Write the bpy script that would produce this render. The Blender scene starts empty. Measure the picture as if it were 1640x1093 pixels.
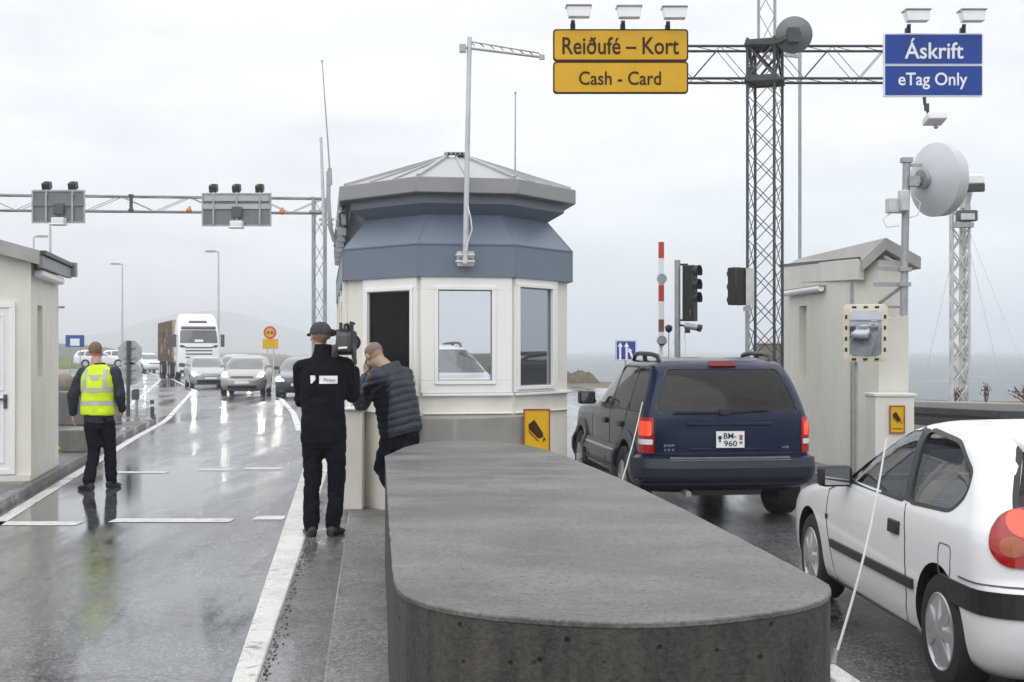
import bpy, bmesh, math, random
import numpy as np
from mathutils import Vector, Matrix, noise
R = math.radians
C = bpy.context.scene.collection
sc = bpy.context.scene
random.seed(7)

# ------------------------------------------------------------------ camera, sky, sun
F, CX, HY, CH = 2127.0, 820.0, 562.0, 1.70      # focal length (px of the 1640 px photo), centre column, horizon row, eye height
cam = bpy.data.cameras.new('camera')
cam.lens = 36.0 * F / 1640
cam.sensor_width = 36
cam.shift_y = (HY - 546.5) / 1640
cam.clip_start, cam.clip_end = 0.05, 20000
co = bpy.data.objects.new('camera', cam)
C.objects.link(co)
co.location = (0, 0, CH)
co.rotation_euler = (R(90), 0, 0)
sc.camera = co

SUN_EL, SUN_AZ = R(42), R(200)                  # behind the camera, a little to its left
world = bpy.data.worlds.new('World')
sc.world = world
world.use_nodes = True
nt = world.node_tree
nt.nodes.clear()
def N(t, kind, **kw):
    n = t.nodes.new(kind)
    for k, v in kw.items():
        if k.startswith('i_'):
            n.inputs[k[2:].replace('_', ' ')].default_value = v
        else:
            setattr(n, k, v)
    return n
L = lambda t, a, b: t.links.new(a, b)
sky = N(nt, 'ShaderNodeTexSky', sky_type='NISHITA', sun_disc=False, sun_elevation=SUN_EL, sun_rotation=SUN_AZ)
tc = N(nt, 'ShaderNodeTexCoord')
sep = N(nt, 'ShaderNodeSeparateXYZ')
L(nt, tc.outputs['Generated'], sep.inputs[0])
mp = N(nt, 'ShaderNodeMapping')
mp.inputs['Scale'].default_value = (1.6, 1.6, 5.5)
L(nt, tc.outputs['Generated'], mp.inputs[0])
cn = N(nt, 'ShaderNodeTexNoise', i_Scale=2.6, i_Detail=6.0, i_Roughness=0.55)
L(nt, mp.outputs[0], cn.inputs['Vector'])
cr = N(nt, 'ShaderNodeValToRGB')                # overcast brightness by height
cr.color_ramp.interpolation = 'EASE'
e = cr.color_ramp.elements
e[0].position, e[0].color = 0.0, (0.93, 0.96, 1.0, 1)
e[1].position, e[1].color = 1.0, (1.38, 1.40, 1.43, 1)
for p, c in ((0.06, (0.82, 0.85, 0.895, 1)), (0.14, (0.845, 0.872, 0.91, 1)), (0.25, (0.90, 0.92, 0.95, 1)), (0.5, (1.18, 1.2, 1.23, 1))):
    q = e.new(p); q.color = c
L(nt, sep.outputs['Z'], cr.inputs[0])
cl = N(nt, 'ShaderNodeMapRange')
cl.inputs['From Min'].default_value, cl.inputs['From Max'].default_value = 0.3, 0.7
cl.inputs['To Min'].default_value, cl.inputs['To Max'].default_value = 8.2, 11.2
L(nt, cn.outputs['Fac'], cl.inputs['Value'])
mul = N(nt, 'ShaderNodeVectorMath', operation='SCALE')
L(nt, cr.outputs[0], mul.inputs[0]); L(nt, cl.outputs[0], mul.inputs['Scale'])
mx = N(nt, 'ShaderNodeMix', data_type='RGBA')
mx.inputs['Factor'].default_value = 0.04
L(nt, mul.outputs[0], mx.inputs['A']); L(nt, sky.outputs[0], mx.inputs['B'])
bg = N(nt, 'ShaderNodeBackground', i_Strength=0.125)
L(nt, mx.outputs['Result'], bg.inputs[0])
wo = N(nt, 'ShaderNodeOutputWorld')
L(nt, bg.outputs[0], wo.inputs[0])

sl = bpy.data.lights.new('sun', 'SUN')
sl.energy, sl.angle, sl.color = 0.9, R(70), (1, 0.97, 0.93)
so = bpy.data.objects.new('sun', sl)
C.objects.link(so)
sd = Vector((math.sin(SUN_AZ) * math.cos(SUN_EL), math.cos(SUN_AZ) * math.cos(SUN_EL), math.sin(SUN_EL)))
so.rotation_euler = (-sd).to_track_quat('-Z', 'Y').to_euler()
sc.view_settings.view_transform = 'Standard'
sc.view_settings.look = 'None'
sc.view_settings.exposure = 0.0
sc.view_settings.gamma = 1.0
sc.cycles.volume_bounces = 3                   # rain haze scatters light more than once

# ------------------------------------------------------------------ pixel helpers
def P(px, py, Y):                    # photo pixel at depth Y -> point
    return Vector(((px - CX) / F * Y, Y, CH - (py - HY) / F * Y))
def G(px, py, z=0.0):                # photo pixel on the horizontal plane z -> point
    Y = (CH - z) * F / (py - HY)
    return Vector(((px - CX) / F * Y, Y, z))

# ------------------------------------------------------------------ materials
def mat(name, col, rough=0.5, metal=0.0, var=0.0, vscale=4.0, bump=0.0, bscale=60.0, spec=0.5, coat=0.0,
        emit=None, estr=0.0, alpha=1.0, stretch=None, rvar=0.0, col2=None, detail=6.0):
    m = bpy.data.materials.new(name)
    m.use_nodes = True
    t = m.node_tree
    b = t.nodes['Principled BSDF']
    b.inputs['Roughness'].default_value = rough
    b.inputs['Metallic'].default_value = metal
    b.inputs['Specular IOR Level'].default_value = spec
    b.inputs['Coat Weight'].default_value = coat
    b.inputs['Coat Roughness'].default_value = 0.04
    c = (*col, 1)
    b.inputs['Base Color'].default_value = c
    if emit:
        b.inputs['Emission Color'].default_value = (*emit, 1)
        b.inputs['Emission Strength'].default_value = estr
    if alpha < 1: b.inputs['Alpha'].default_value = alpha
    if var or bump or rvar:
        tc = N(t, 'ShaderNodeTexCoord')
        src = tc.outputs['Object']
        if stretch:
            mp = N(t, 'ShaderNodeMapping'); mp.inputs['Scale'].default_value = stretch
            L(t, src, mp.inputs[0]); src = mp.outputs[0]
    if var or rvar:
        n = N(t, 'ShaderNodeTexNoise', i_Scale=vscale, i_Detail=detail, i_Roughness=0.62)
        L(t, src, n.inputs['Vector'])
        if var:
            r = N(t, 'ShaderNodeValToRGB')
            a = r.color_ramp.elements
            c2 = col2 or tuple(min(1, x * (1 + var)) for x in col)
            a[0].position, a[0].color = 0.3, (*[x * (1 - var) for x in col], 1)
            a[1].position, a[1].color = 0.7, (*c2, 1)
            L(t, n.outputs['Fac'], r.inputs[0]); L(t, r.outputs[0], b.inputs['Base Color'])
        if rvar:
            q = N(t, 'ShaderNodeMapRange')
            q.inputs['From Min'].default_value, q.inputs['From Max'].default_value = 0.3, 0.7
            q.inputs['To Min'].default_value, q.inputs['To Max'].default_value = max(0.02, rough - rvar), min(1, rough + rvar)
            L(t, n.outputs['Fac'], q.inputs['Value']); L(t, q.outputs[0], b.inputs['Roughness'])
    if bump:
        n2 = N(t, 'ShaderNodeTexNoise', i_Scale=bscale, i_Detail=4.0)
        L(t, src, n2.inputs['Vector'])
        bp = N(t, 'ShaderNodeBump', i_Strength=bump, i_Distance=0.01)
        L(t, n2.outputs['Fac'], bp.inputs['Height']); L(t, bp.outputs[0], b.inputs['Normal'])
    return m

def wet_mat(name, c_lo, c_hi, r_wet, r_dry, pscale, stretch, bump, gscale=160.0, puddle=(0.45, 0.62), spec=0.5, stones=0.0, wear=None, tracks=None):
    """wet paved surface: fine aggregate, smooth water film where the low-frequency noise is high"""
    m = bpy.data.materials.new(name)
    m.use_nodes = True
    t = m.node_tree
    b = t.nodes['Principled BSDF']
    b.inputs['Specular IOR Level'].default_value = spec
    g = N(t, 'ShaderNodeNewGeometry')
    mp = N(t, 'ShaderNodeMapping'); mp.inputs['Scale'].default_value = stretch
    mp.inputs['Rotation'].default_value = (0, 0, R(-7))
    L(t, g.outputs['Position'], mp.inputs[0])
    big = N(t, 'ShaderNodeTexNoise', i_Scale=pscale, i_Detail=5.0, i_Roughness=0.6)
    L(t, mp.outputs[0], big.inputs['Vector'])
    wet = N(t, 'ShaderNodeMapRange', interpolation_type='SMOOTHSTEP')
    wet.inputs['From Min'].default_value, wet.inputs['From Max'].default_value = puddle
    L(t, big.outputs['Fac'], wet.inputs['Value'])
    fine = N(t, 'ShaderNodeTexVoronoi', i_Scale=gscale)
    L(t, g.outputs['Position'], fine.inputs['Vector'])
    med = N(t, 'ShaderNodeTexNoise', i_Scale=3.0, i_Detail=8.0, i_Roughness=0.7)
    L(t, g.outputs['Position'], med.inputs['Vector'])
    sm = N(t, 'ShaderNodeMath', operation='MULTIPLY_ADD')
    L(t, fine.outputs['Distance'], sm.inputs[0]); sm.inputs[1].default_value = 0.55
    L(t, med.outputs['Fac'], sm.inputs[2])
    r = N(t, 'ShaderNodeValToRGB')
    r.color_ramp.elements[0].position, r.color_ramp.elements[0].color = 0.45, (*c_lo, 1)
    r.color_ramp.elements[1].position, r.color_ramp.elements[1].color = 0.95, (*c_hi, 1)
    L(t, sm.outputs[0], r.inputs[0])
    col = r.outputs[0]
    if stones:                                   # pale and dark aggregate showing in the binder
        sv = N(t, 'ShaderNodeTexVoronoi', i_Scale=62.0); L(t, g.outputs['Position'], sv.inputs['Vector'])
        bw = N(t, 'ShaderNodeRGBToBW'); L(t, sv.outputs['Color'], bw.inputs[0])
        sr = N(t, 'ShaderNodeMapRange'); sr.inputs['From Min'].default_value, sr.inputs['From Max'].default_value = 0.25, 0.8
        sr.inputs['To Min'].default_value, sr.inputs['To Max'].default_value = 1 - stones, 1 + stones * 1.6; L(t, bw.outputs[0], sr.inputs['Value'])
        sc_ = N(t, 'ShaderNodeVectorMath', operation='SCALE'); L(t, col, sc_.inputs[0]); L(t, sr.outputs[0], sc_.inputs['Scale']); col = sc_.outputs[0]
    if wear:                                     # paint rubbed off to the dark surface below
        wn = N(t, 'ShaderNodeTexNoise', i_Scale=9.0, i_Detail=9.0, i_Roughness=0.72); L(t, g.outputs['Position'], wn.inputs['Vector'])
        wm = N(t, 'ShaderNodeMapRange'); wm.inputs['From Min'].default_value, wm.inputs['From Max'].default_value = 0.56, 0.66; L(t, wn.outputs['Fac'], wm.inputs['Value'])
        mxw = N(t, 'ShaderNodeMix', data_type='RGBA'); mxw.inputs['B'].default_value = (*wear, 1); L(t, wm.outputs[0], mxw.inputs['Factor']); L(t, col, mxw.inputs['A']); col = mxw.outputs['Result']
    if tracks:                                   # fine cracks
        cv = N(t, 'ShaderNodeTexVoronoi', feature='DISTANCE_TO_EDGE', i_Scale=0.55); dn = N(t, 'ShaderNodeTexNoise', i_Scale=2.2, i_Detail=5.0); L(t, g.outputs['Position'], dn.inputs['Vector'])
        dv = N(t, 'ShaderNodeMix', data_type='RGBA', blend_type='LINEAR_LIGHT'); dv.inputs['Factor'].default_value = 0.35; L(t, g.outputs['Position'], dv.inputs['A']); L(t, dn.outputs['Color'], dv.inputs['B']); L(t, dv.outputs['Result'], cv.inputs['Vector'])
        cm = N(t, 'ShaderNodeMapRange'); cm.inputs['From Min'].default_value, cm.inputs['From Max'].default_value = 0.003, 0.009; L(t, cv.outputs['Distance'], cm.inputs['Value'])
        mxc = N(t, 'ShaderNodeMix', data_type='RGBA'); mxc.inputs['A'].default_value = (*tracks, 1); L(t, cm.outputs[0], mxc.inputs['Factor']); L(t, col, mxc.inputs['B']); col = mxc.outputs['Result']
    L(t, col, b.inputs['Base Color'])
    ro = N(t, 'ShaderNodeMapRange')
    ro.inputs['To Min'].default_value, ro.inputs['To Max'].default_value = r_dry, r_wet
    L(t, wet.outputs[0], ro.inputs['Value']); L(t, ro.outputs[0], b.inputs['Roughness'])
    bs = N(t, 'ShaderNodeMapRange')
    bs.inputs['To Min'].default_value, bs.inputs['To Max'].default_value = bump, bump * 0.05
    L(t, wet.outputs[0], bs.inputs['Value'])
    bp = N(t, 'ShaderNodeBump', i_Distance=0.006)
    L(t, bs.outputs[0], bp.inputs['Strength'])
    L(t, fine.outputs['Distance'], bp.inputs['Height']); L(t, bp.outputs[0], b.inputs['Normal'])
    return m

def glass_mat(name, tint, trans, rough=0.02, refl=None):
    """thin glazing: mix of tinted transparency and a glossy coat by Fresnel"""
    m = bpy.data.materials.new(name)
    m.use_nodes = True
    t = m.node_tree
    t.nodes.clear()
    tr = N(t, 'ShaderNodeBsdfTransparent'); tr.inputs[0].default_value = (*[x * trans for x in tint], 1)
    gl = N(t, 'ShaderNodeBsdfGlossy'); gl.inputs['Roughness'].default_value = rough
    fr = N(t, 'ShaderNodeFresnel', i_IOR=1.5)
    fac = fr.outputs[0]
    if refl:
        mr = N(t, 'ShaderNodeMapRange'); mr.inputs['To Min'].default_value = refl
        mr.inputs['To Max'].default_value = 1.0
        L(t, fac, mr.inputs['Value']); fac = mr.outputs[0]
    mxn = N(t, 'ShaderNodeMixShader')
    L(t, fac, mxn.inputs[0]); L(t, tr.outputs[0], mxn.inputs[1]); L(t, gl.outputs[0], mxn.inputs[2])
    o = N(t, 'ShaderNodeOutputMaterial'); L(t, mxn.outputs[0], o.inputs[0])
    return m

M = {}
M['asphalt'] = wet_mat('wet_asphalt', (0.026, 0.027, 0.029), (0.10, 0.101, 0.105), 0.05, 0.30, 0.55, (1.0, 0.16, 1), 0.38, gscale=95, puddle=(0.36, 0.60), spec=0.75, stones=0.55, tracks=(0.02, 0.02, 0.021))
M['pavement'] = wet_mat('wet_pavement', (0.07, 0.07, 0.068), (0.15, 0.148, 0.142), 0.16, 0.5, 0.9, (1, 0.5, 1), 0.4, 120)
M['island'] = wet_mat('wet_island_concrete', (0.05, 0.05, 0.052), (0.13, 0.13, 0.13), 0.10, 0.45, 1.1, (1.6, 0.5, 1), 0.5, 110, stones=0.35)
M['slab'] = wet_mat('damp_slab_concrete', (0.10, 0.10, 0.097), (0.19, 0.188, 0.18), 0.3, 0.66, 1.3, (1, 0.6, 1), 0.6, 110, stones=0.3)
M['paint_line'] = wet_mat('worn_road_paint', (0.42, 0.42, 0.41), (0.70, 0.70, 0.68), 0.2, 0.5, 1.2, (1, 0.6, 1), 0.5, 140, wear=(0.13, 0.13, 0.13))
M['kerb_white'] = wet_mat('worn_white_kerb_paint', (0.42, 0.42, 0.39), (0.70, 0.70, 0.66), 0.25, 0.6, 1.4, (1, 0.5, 1), 0.6, 90, wear=(0.22, 0.21, 0.19))
M['kerb'] = wet_mat('wet_kerb_concrete', (0.05, 0.05, 0.05), (0.12, 0.12, 0.117), 0.2, 0.5, 1.2, (1, 0.5, 1), 0.4, 110)
def concrete(name, lo, hi, rough, scale, stretch, pores, bump, grain=140, ramp=(0.58, 0.98)):
    """weathered cast concrete: broad damp stains, fine sand grain, dark pores"""
    m = bpy.data.materials.new(name); m.use_nodes = True
    t = m.node_tree; b = t.nodes['Principled BSDF']
    tc = N(t, 'ShaderNodeTexCoord')
    mp = N(t, 'ShaderNodeMapping'); mp.inputs['Scale'].default_value = stretch; mp.inputs['Rotation'].default_value = (0, 0, R(20) if stretch[2] == 1 else 0)
    L(t, tc.outputs['Object'], mp.inputs[0])
    a = N(t, 'ShaderNodeTexNoise', i_Scale=scale, i_Detail=10.0, i_Roughness=0.66); L(t, mp.outputs[0], a.inputs['Vector'])
    g = N(t, 'ShaderNodeTexNoise', i_Scale=float(grain), i_Detail=3.0, i_Roughness=0.7); L(t, tc.outputs['Object'], g.inputs['Vector'])
    v = N(t, 'ShaderNodeTexVoronoi', i_Scale=pores); L(t, tc.outputs['Object'], v.inputs['Vector'])
    vm = N(t, 'ShaderNodeMapRange'); vm.inputs['From Min'].default_value = 0.05; vm.inputs['From Max'].default_value = 0.16; L(t, v.outputs['Distance'], vm.inputs['Value'])
    s1 = N(t, 'ShaderNodeMath', operation='MULTIPLY_ADD'); L(t, g.outputs['Fac'], s1.inputs[0]); s1.inputs[1].default_value = 0.55; L(t, a.outputs['Fac'], s1.inputs[2])
    r = N(t, 'ShaderNodeValToRGB')
    r.color_ramp.elements[0].position, r.color_ramp.elements[0].color = ramp[0], (*lo, 1)
    r.color_ramp.elements[1].position, r.color_ramp.elements[1].color = ramp[1], (*hi, 1)
    L(t, s1.outputs[0], r.inputs[0])
    mx = N(t, 'ShaderNodeMix', data_type='RGBA'); mx.inputs['A'].default_value = (*[x * .45 for x in lo], 1)
    L(t, vm.outputs[0], mx.inputs['Factor']); L(t, r.outputs[0], mx.inputs['B']); L(t, mx.outputs['Result'], b.inputs['Base Color'])
    q = N(t, 'ShaderNodeMapRange'); q.inputs['From Min'].default_value, q.inputs['From Max'].default_value = 0.35, 0.65
    q.inputs['To Min'].default_value, q.inputs['To Max'].default_value = rough - .22, rough + .12
    L(t, a.outputs['Fac'], q.inputs['Value']); L(t, q.outputs[0], b.inputs['Roughness'])
    h = N(t, 'ShaderNodeMath', operation='MULTIPLY_ADD'); L(t, vm.outputs[0], h.inputs[0]); h.inputs[1].default_value = 0.8; L(t, s1.outputs[0], h.inputs[2])
    bp = N(t, 'ShaderNodeBump', i_Strength=bump, i_Distance=0.01); L(t, h.outputs[0], bp.inputs['Height']); L(t, bp.outputs[0], b.inputs['Normal'])
    return m
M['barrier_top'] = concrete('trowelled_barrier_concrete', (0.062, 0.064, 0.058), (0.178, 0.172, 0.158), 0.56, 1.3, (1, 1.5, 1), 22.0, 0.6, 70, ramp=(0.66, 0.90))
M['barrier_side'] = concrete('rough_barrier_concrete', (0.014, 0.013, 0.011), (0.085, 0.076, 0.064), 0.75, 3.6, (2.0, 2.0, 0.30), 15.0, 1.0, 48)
M['plinth'] = mat('plinth_concrete', (0.27, 0.26, 0.235), 0.8, var=0.12, vscale=3, bump=0.2, bscale=50)
M['cream'] = mat('cream_render', (0.70, 0.675, 0.60), 0.75, var=0.05, vscale=2.0, bump=0.1, bscale=40, col2=(0.78, 0.755, 0.68), stretch=(1.5, 1.5, 0.6))
M['cream2'] = mat('weathered_cream_render', (0.66, 0.645, 0.58), 0.8, var=0.045, vscale=1.1, bump=0.16, bscale=40, col2=(0.73, 0.715, 0.65), stretch=(1.5, 1.5, 0.7), detail=9)
M['frame_white'] = mat('white_window_frame', (0.83, 0.83, 0.80), 0.35, var=0.02, vscale=3)
M['band'] = mat('slate_blue_cladding', (0.145, 0.182, 0.23), 0.42, var=0.07, vscale=1.5, rvar=0.08)
M['fascia'] = mat('grey_fascia', (0.27, 0.275, 0.28), 0.5, var=0.08, vscale=2)
M['roof'] = mat('pale_metal_roof', (0.36, 0.37, 0.38), 0.45, var=0.10, vscale=2.5, rvar=0.1)
M['roof_grey'] = mat('grey_roof_felt', (0.34, 0.335, 0.32), 0.75, var=0.14, vscale=3, bump=0.15, bscale=60)
M['steel'] = mat('galvanised_steel', (0.36, 0.37, 0.38), 0.5, metal=0.5, var=0.15, vscale=8)
M['steel_pale'] = mat('pale_galvanised_steel', (0.55, 0.56, 0.56), 0.5, metal=0.35, var=0.15, vscale=6)
M['steel_dark'] = mat('dark_painted_steel', (0.055, 0.062, 0.062), 0.55, var=0.2, vscale=7)
M['sign_back'] = mat('grey_sign_back', (0.16, 0.18, 0.195), 0.5, metal=0.3, var=0.12, vscale=2)
M['sign_back_pale'] = mat('pale_sign_back', (0.40, 0.415, 0.42), 0.5, metal=0.3, var=0.1, vscale=3)
M['white_metal'] = mat('white_painted_metal', (0.78, 0.79, 0.79), 0.4, var=0.05, vscale=4)
M['lamp_lens'] = mat('pale_lamp_lens', (0.84, 0.85, 0.88), 0.25, var=0.03, vscale=5)
M['black'] = mat('black_plastic', (0.018, 0.018, 0.019), 0.45, var=0.2, vscale=20)
M['rubber'] = mat('tyre_rubber', (0.022, 0.022, 0.023), 0.7, bump=0.3, bscale=80)
M['darkgrey'] = mat('dark_grey_plastic', (0.07, 0.073, 0.076), 0.5, var=0.12, vscale=15)
M['yellow'] = mat('yellow_sign_face', (0.66, 0.38, 0.012), 0.38, spec=0.25, var=0.06, vscale=3)
M['brown_ink'] = mat('dark_brown_sign_ink', (0.055, 0.020, 0.008), 0.6, spec=0.15, var=0.1, vscale=9)
M['blue'] = mat('blue_sign_face', (0.014, 0.055, 0.29), 0.38, spec=0.25, var=0.06, vscale=3)
M['white_ink'] = mat('white_sign_ink', (0.80, 0.81, 0.84), 0.4, var=0.02, vscale=8)
M['red'] = mat('red_paint', (0.50, 0.045, 0.03), 0.4, var=0.12, vscale=8)
M['orange'] = mat('orange_lamp_lens', (0.50, 0.17, 0.03), 0.3, var=0.05, vscale=8)
M['sea'] = None

# ------------------------------------------------------------------ mesh builder and tagging
OFF = {}                                         # things authored in world space: offset of their origin
def tag(o, label, cat, group=None):
    o['label'] = label; o['category'] = cat
    if group: o['group'] = group
    return o
def thing(name, label, cat, loc=(0, 0, 0), rz=0.0, group=None, local=False, scale=None):
    o = bpy.data.objects.new(name, None)
    o.empty_display_size = 0.2
    C.objects.link(o)
    o.location = loc; o.rotation_euler = (0, 0, rz)
    if scale: o.scale = (scale,) * 3
    OFF[o.name] = Vector((0, 0, 0)) if local else Vector(loc)
    return tag(o, label, cat, group)
def root_of(o):
    while o.parent: o = o.parent
    return o
def copy_tree(o, parent=None):
    c = o.copy(); C.objects.link(c)
    if parent: c.parent = parent
    for ch in list(o.children): copy_tree(ch, c)
    return c

class MB:
    def __init__(s): s.v, s.f, s.m = [], [], []
    def add(s, vs, fs, mi=0):
        b = len(s.v)
        s.v += [tuple(v) for v in vs]
        s.f += [tuple(i + b for i in f) for f in fs]
        s.m += [mi] * len(fs)
        return s
    def box(s, c, d, rz=0.0, mi=0, rx=0.0, ry=0.0):
        mt = Matrix.Translation(Vector(c)) @ Matrix.Rotation(rz, 4, 'Z') @ Matrix.Rotation(ry, 4, 'Y') @ Matrix.Rotation(rx, 4, 'X')
        vs = [mt @ Vector((x * d[0] / 2, y * d[1] / 2, z * d[2] / 2)) for x in (-1, 1) for y in (-1, 1) for z in (-1, 1)]
        return s.add(vs, [(0, 1, 3, 2), (4, 6, 7, 5), (0, 4, 5, 1), (2, 3, 7, 6), (0, 2, 6, 4), (1, 5, 7, 3)], mi)
    def box2(s, a, b, mi=0):
        return s.box([(a[i] + b[i]) / 2 for i in range(3)], [abs(b[i] - a[i]) for i in range(3)], mi=mi)
    def bar(s, p, q, w, h, mi=0, up=(0, 0, 1)):   # rectangular bar between two points
        p, q = Vector(p), Vector(q)
        d = (q - p).normalized()
        u = Vector(up)
        if abs(d.dot(u)) > 0.98: u = Vector((0, 1, 0))
        x = d.cross(u).normalized(); y = x.cross(d)
        vs = [a + x * (i * w / 2) + y * (j * h / 2) for a in (p, q) for i, j in ((-1, -1), (1, -1), (1, 1), (-1, 1))]
        return s.add(vs, [(3, 2, 1, 0), (4, 5, 6, 7), (0, 1, 5, 4), (1, 2, 6, 5), (2, 3, 7, 6), (3, 0, 4, 7)], mi)
    def cyl(s, p, q, r0, r1=None, n=12, mi=0, cap=True):
        r1 = r0 if r1 is None else r1
        p, q = Vector(p), Vector(q)
        d = (q - p).normalized()
        u = Vector((0, 0, 1)) if abs(d.z) < 0.95 else Vector((0, 1, 0))
        x = d.cross(u).normalized(); y = d.cross(x)
        vs = []
        for a, r in ((p, r0), (q, r1)):
            vs += [a + x * (r * math.cos(2 * math.pi * i / n)) + y * (r * math.sin(2 * math.pi * i / n)) for i in range(n)]
        fs = [(i, (i + 1) % n, n + (i + 1) % n, n + i) for i in range(n)]
        if cap: fs += [tuple(range(n - 1, -1, -1)), tuple(range(n, 2 * n))]
        return s.add(vs, fs, mi)
    def tube(s, pts, r, n=8, mi=0):
        pts = [Vector(p) for p in pts]
        rs = r if isinstance(r, (list, tuple)) else [r] * len(pts)
        vs = []
        x = None
        for i, p in enumerate(pts):
            d = (pts[min(i + 1, len(pts) - 1)] - pts[max(i - 1, 0)]).normalized()
            if x is None:
                u = Vector((0, 0, 1)) if abs(d.z) < 0.95 else Vector((0, 1, 0))
                x = d.cross(u).normalized()
            else:
                x = (x - d * x.dot(d)).normalized()
            y = d.cross(x)
            vs += [p + x * (rs[i] * math.cos(2 * math.pi * k / n)) + y * (rs[i] * math.sin(2 * math.pi * k / n)) for k in range(n)]
        fs = []
        for i in range(len(pts) - 1):
            for k in range(n):
                fs.append((i * n + k, i * n + (k + 1) % n, (i + 1) * n + (k + 1) % n, (i + 1) * n + k))
        fs += [tuple(range(n - 1, -1, -1)), tuple(range((len(pts) - 1) * n, len(pts) * n))]
        return s.add(vs, fs, mi)
    def prism(s, poly, z0, z1, mi=0, mtop=None, top_z=None):
        n = len(poly)
        vs = [(p[0], p[1], z0) for p in poly] + [(p[0], p[1], z1) for p in poly]
        s.add(vs, [(i, (i + 1) % n, n + (i + 1) % n, n + i) for i in range(n)] + [tuple(range(n - 1, -1, -1))], mi)
        s.f.append(tuple(range(len(s.v) - n, len(s.v)))); s.m.append(mi if mtop is None else mtop)
        return s
    def loft(s, rings, mi=0, cap0=True, cap1=True, closed=True):
        n = len(rings[0])
        vs = [p for r in rings for p in r]
        fs = []
        for i in range(len(rings) - 1):
            for k in range(n if closed else n - 1):
                fs.append((i * n + k, i * n + (k + 1) % n, (i + 1) * n + (k + 1) % n, (i + 1) * n + k))
        if cap0: fs.append(tuple(range(n - 1, -1, -1)))
        if cap1: fs.append(tuple(range((len(rings) - 1) * n, len(rings) * n)))
        return s.add(vs, fs, mi)
    def lathe(s, prof, o, axis, n=32, mi=0):      # prof: (along, radius)
        o, a = Vector(o), Vector(axis).normalized()
        u = Vector((0, 0, 1)) if abs(a.z) < 0.95 else Vector((0, 1, 0))
        x = a.cross(u).normalized(); y = a.cross(x)
        rings = [[o + a * t + x * (r * math.cos(2 * math.pi * k / n)) + y * (r * math.sin(2 * math.pi * k / n)) for k in range(n)] for t, r in prof]
        return s.loft(rings, mi)
    def ball(s, c, r, n=12, mi=0, sc3=(1, 1, 1)):
        rings = []
        for i in range(1, n):
            th = math.pi * i / n
            rings.append([(c[0] + r * sc3[0] * math.sin(th) * math.cos(2 * math.pi * k / n), c[1] + r * sc3[1] * math.sin(th) * math.sin(2 * math.pi * k / n),
                           c[2] - r * sc3[2] * math.cos(th)) for k in range(n)])
        return s.loft(rings, mi)
    def frame(s, o, ux, uz, n, x0, x1, z0, z1, t, d, mi=0, back=0.0):   # rectangular ring in the plane (o, ux, uz), depth d along n
        o, ux, uz, n = Vector(o), Vector(ux), Vector(uz), Vector(n)
        def pt(a, b, c): return o + ux * a + uz * b + n * c
        for a0, a1, b0, b1 in ((x0, x1, z0, z0 + t), (x0, x1, z1 - t, z1), (x0, x0 + t, z0 + t, z1 - t), (x1 - t, x1, z0 + t, z1 - t)):
            s.slab(o, ux, uz, n, a0, a1, b0, b1, back, back + d, mi)
        return s
    def slab(s, o, ux, uz, n, a0, a1, b0, b1, c0, c1, mi=0):
        o, ux, uz, n = Vector(o), Vector(ux), Vector(uz), Vector(n)
        vs = [o + ux * a + n * c + uz * b for a in (a0, a1) for c in (c0, c1) for b in (b0, b1)]
        return s.add(vs, [(0, 1, 3, 2), (4, 6, 7, 5), (0, 4, 5, 1), (2, 3, 7, 6), (0, 2, 6, 4), (1, 5, 7, 3)], mi)
    def build(s, name, mats, parent=None, smooth=None, bevel=0.0, kind=None, origin=None, segs=2, label=None, weld=False):
        me = bpy.data.meshes.new(name)
        off = Vector(origin) if origin is not None else Vector((0, 0, 0))
        if parent: off = OFF.get(root_of(parent).name, Vector((0, 0, 0)))
        me.from_pydata([Vector(v) - off for v in s.v], [], s.f)
        mats = mats if isinstance(mats, (list, tuple)) else [mats]
        for m in mats: me.materials.append(m)
        me.polygons.foreach_set('material_index', s.m)
        bm = bmesh.new(); bm.from_mesh(me)
        if weld: bmesh.ops.remove_doubles(bm, verts=bm.verts, dist=1e-5)
        bmesh.ops.recalc_face_normals(bm, faces=bm.faces)
        bm.to_mesh(me); bm.free()
        me.update()
        o = bpy.data.objects.new(name, me)
        C.objects.link(o)
        if smooth:
            me.polygons.foreach_set('use_smooth', [True] * len(me.polygons))
            me.set_sharp_from_angle(angle=R(smooth))
        if bevel:
            b = o.modifiers.new('bevel', 'BEVEL'); b.width = bevel; b.segments = segs; b.limit_method = 'ANGLE'; b.angle_limit = R(35)
            if not smooth:
                me.polygons.foreach_set('use_smooth', [True] * len(me.polygons)); me.set_sharp_from_angle(angle=R(35))
        if parent: o.parent = parent
        elif origin is not None: o.location = off
        if kind: o['kind'] = kind
        if label: o['label'] = label
        return o

def bool_cut(o, cutters, transfer=True):
    for c in cutters:
        m = o.modifiers.new('cut', 'BOOLEAN')
        m.object = c; m.operation = 'DIFFERENCE'; m.solver = 'EXACT'
        if transfer: m.material_mode = 'TRANSFER'
    bpy.context.view_layer.update()
    dg = bpy.context.evaluated_depsgraph_get()
    me = bpy.data.meshes.new_from_object(o.evaluated_get(dg))
    o.modifiers.clear()
    o.data = me
    for c in cutters: bpy.data.objects.remove(c)
    return o

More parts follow.
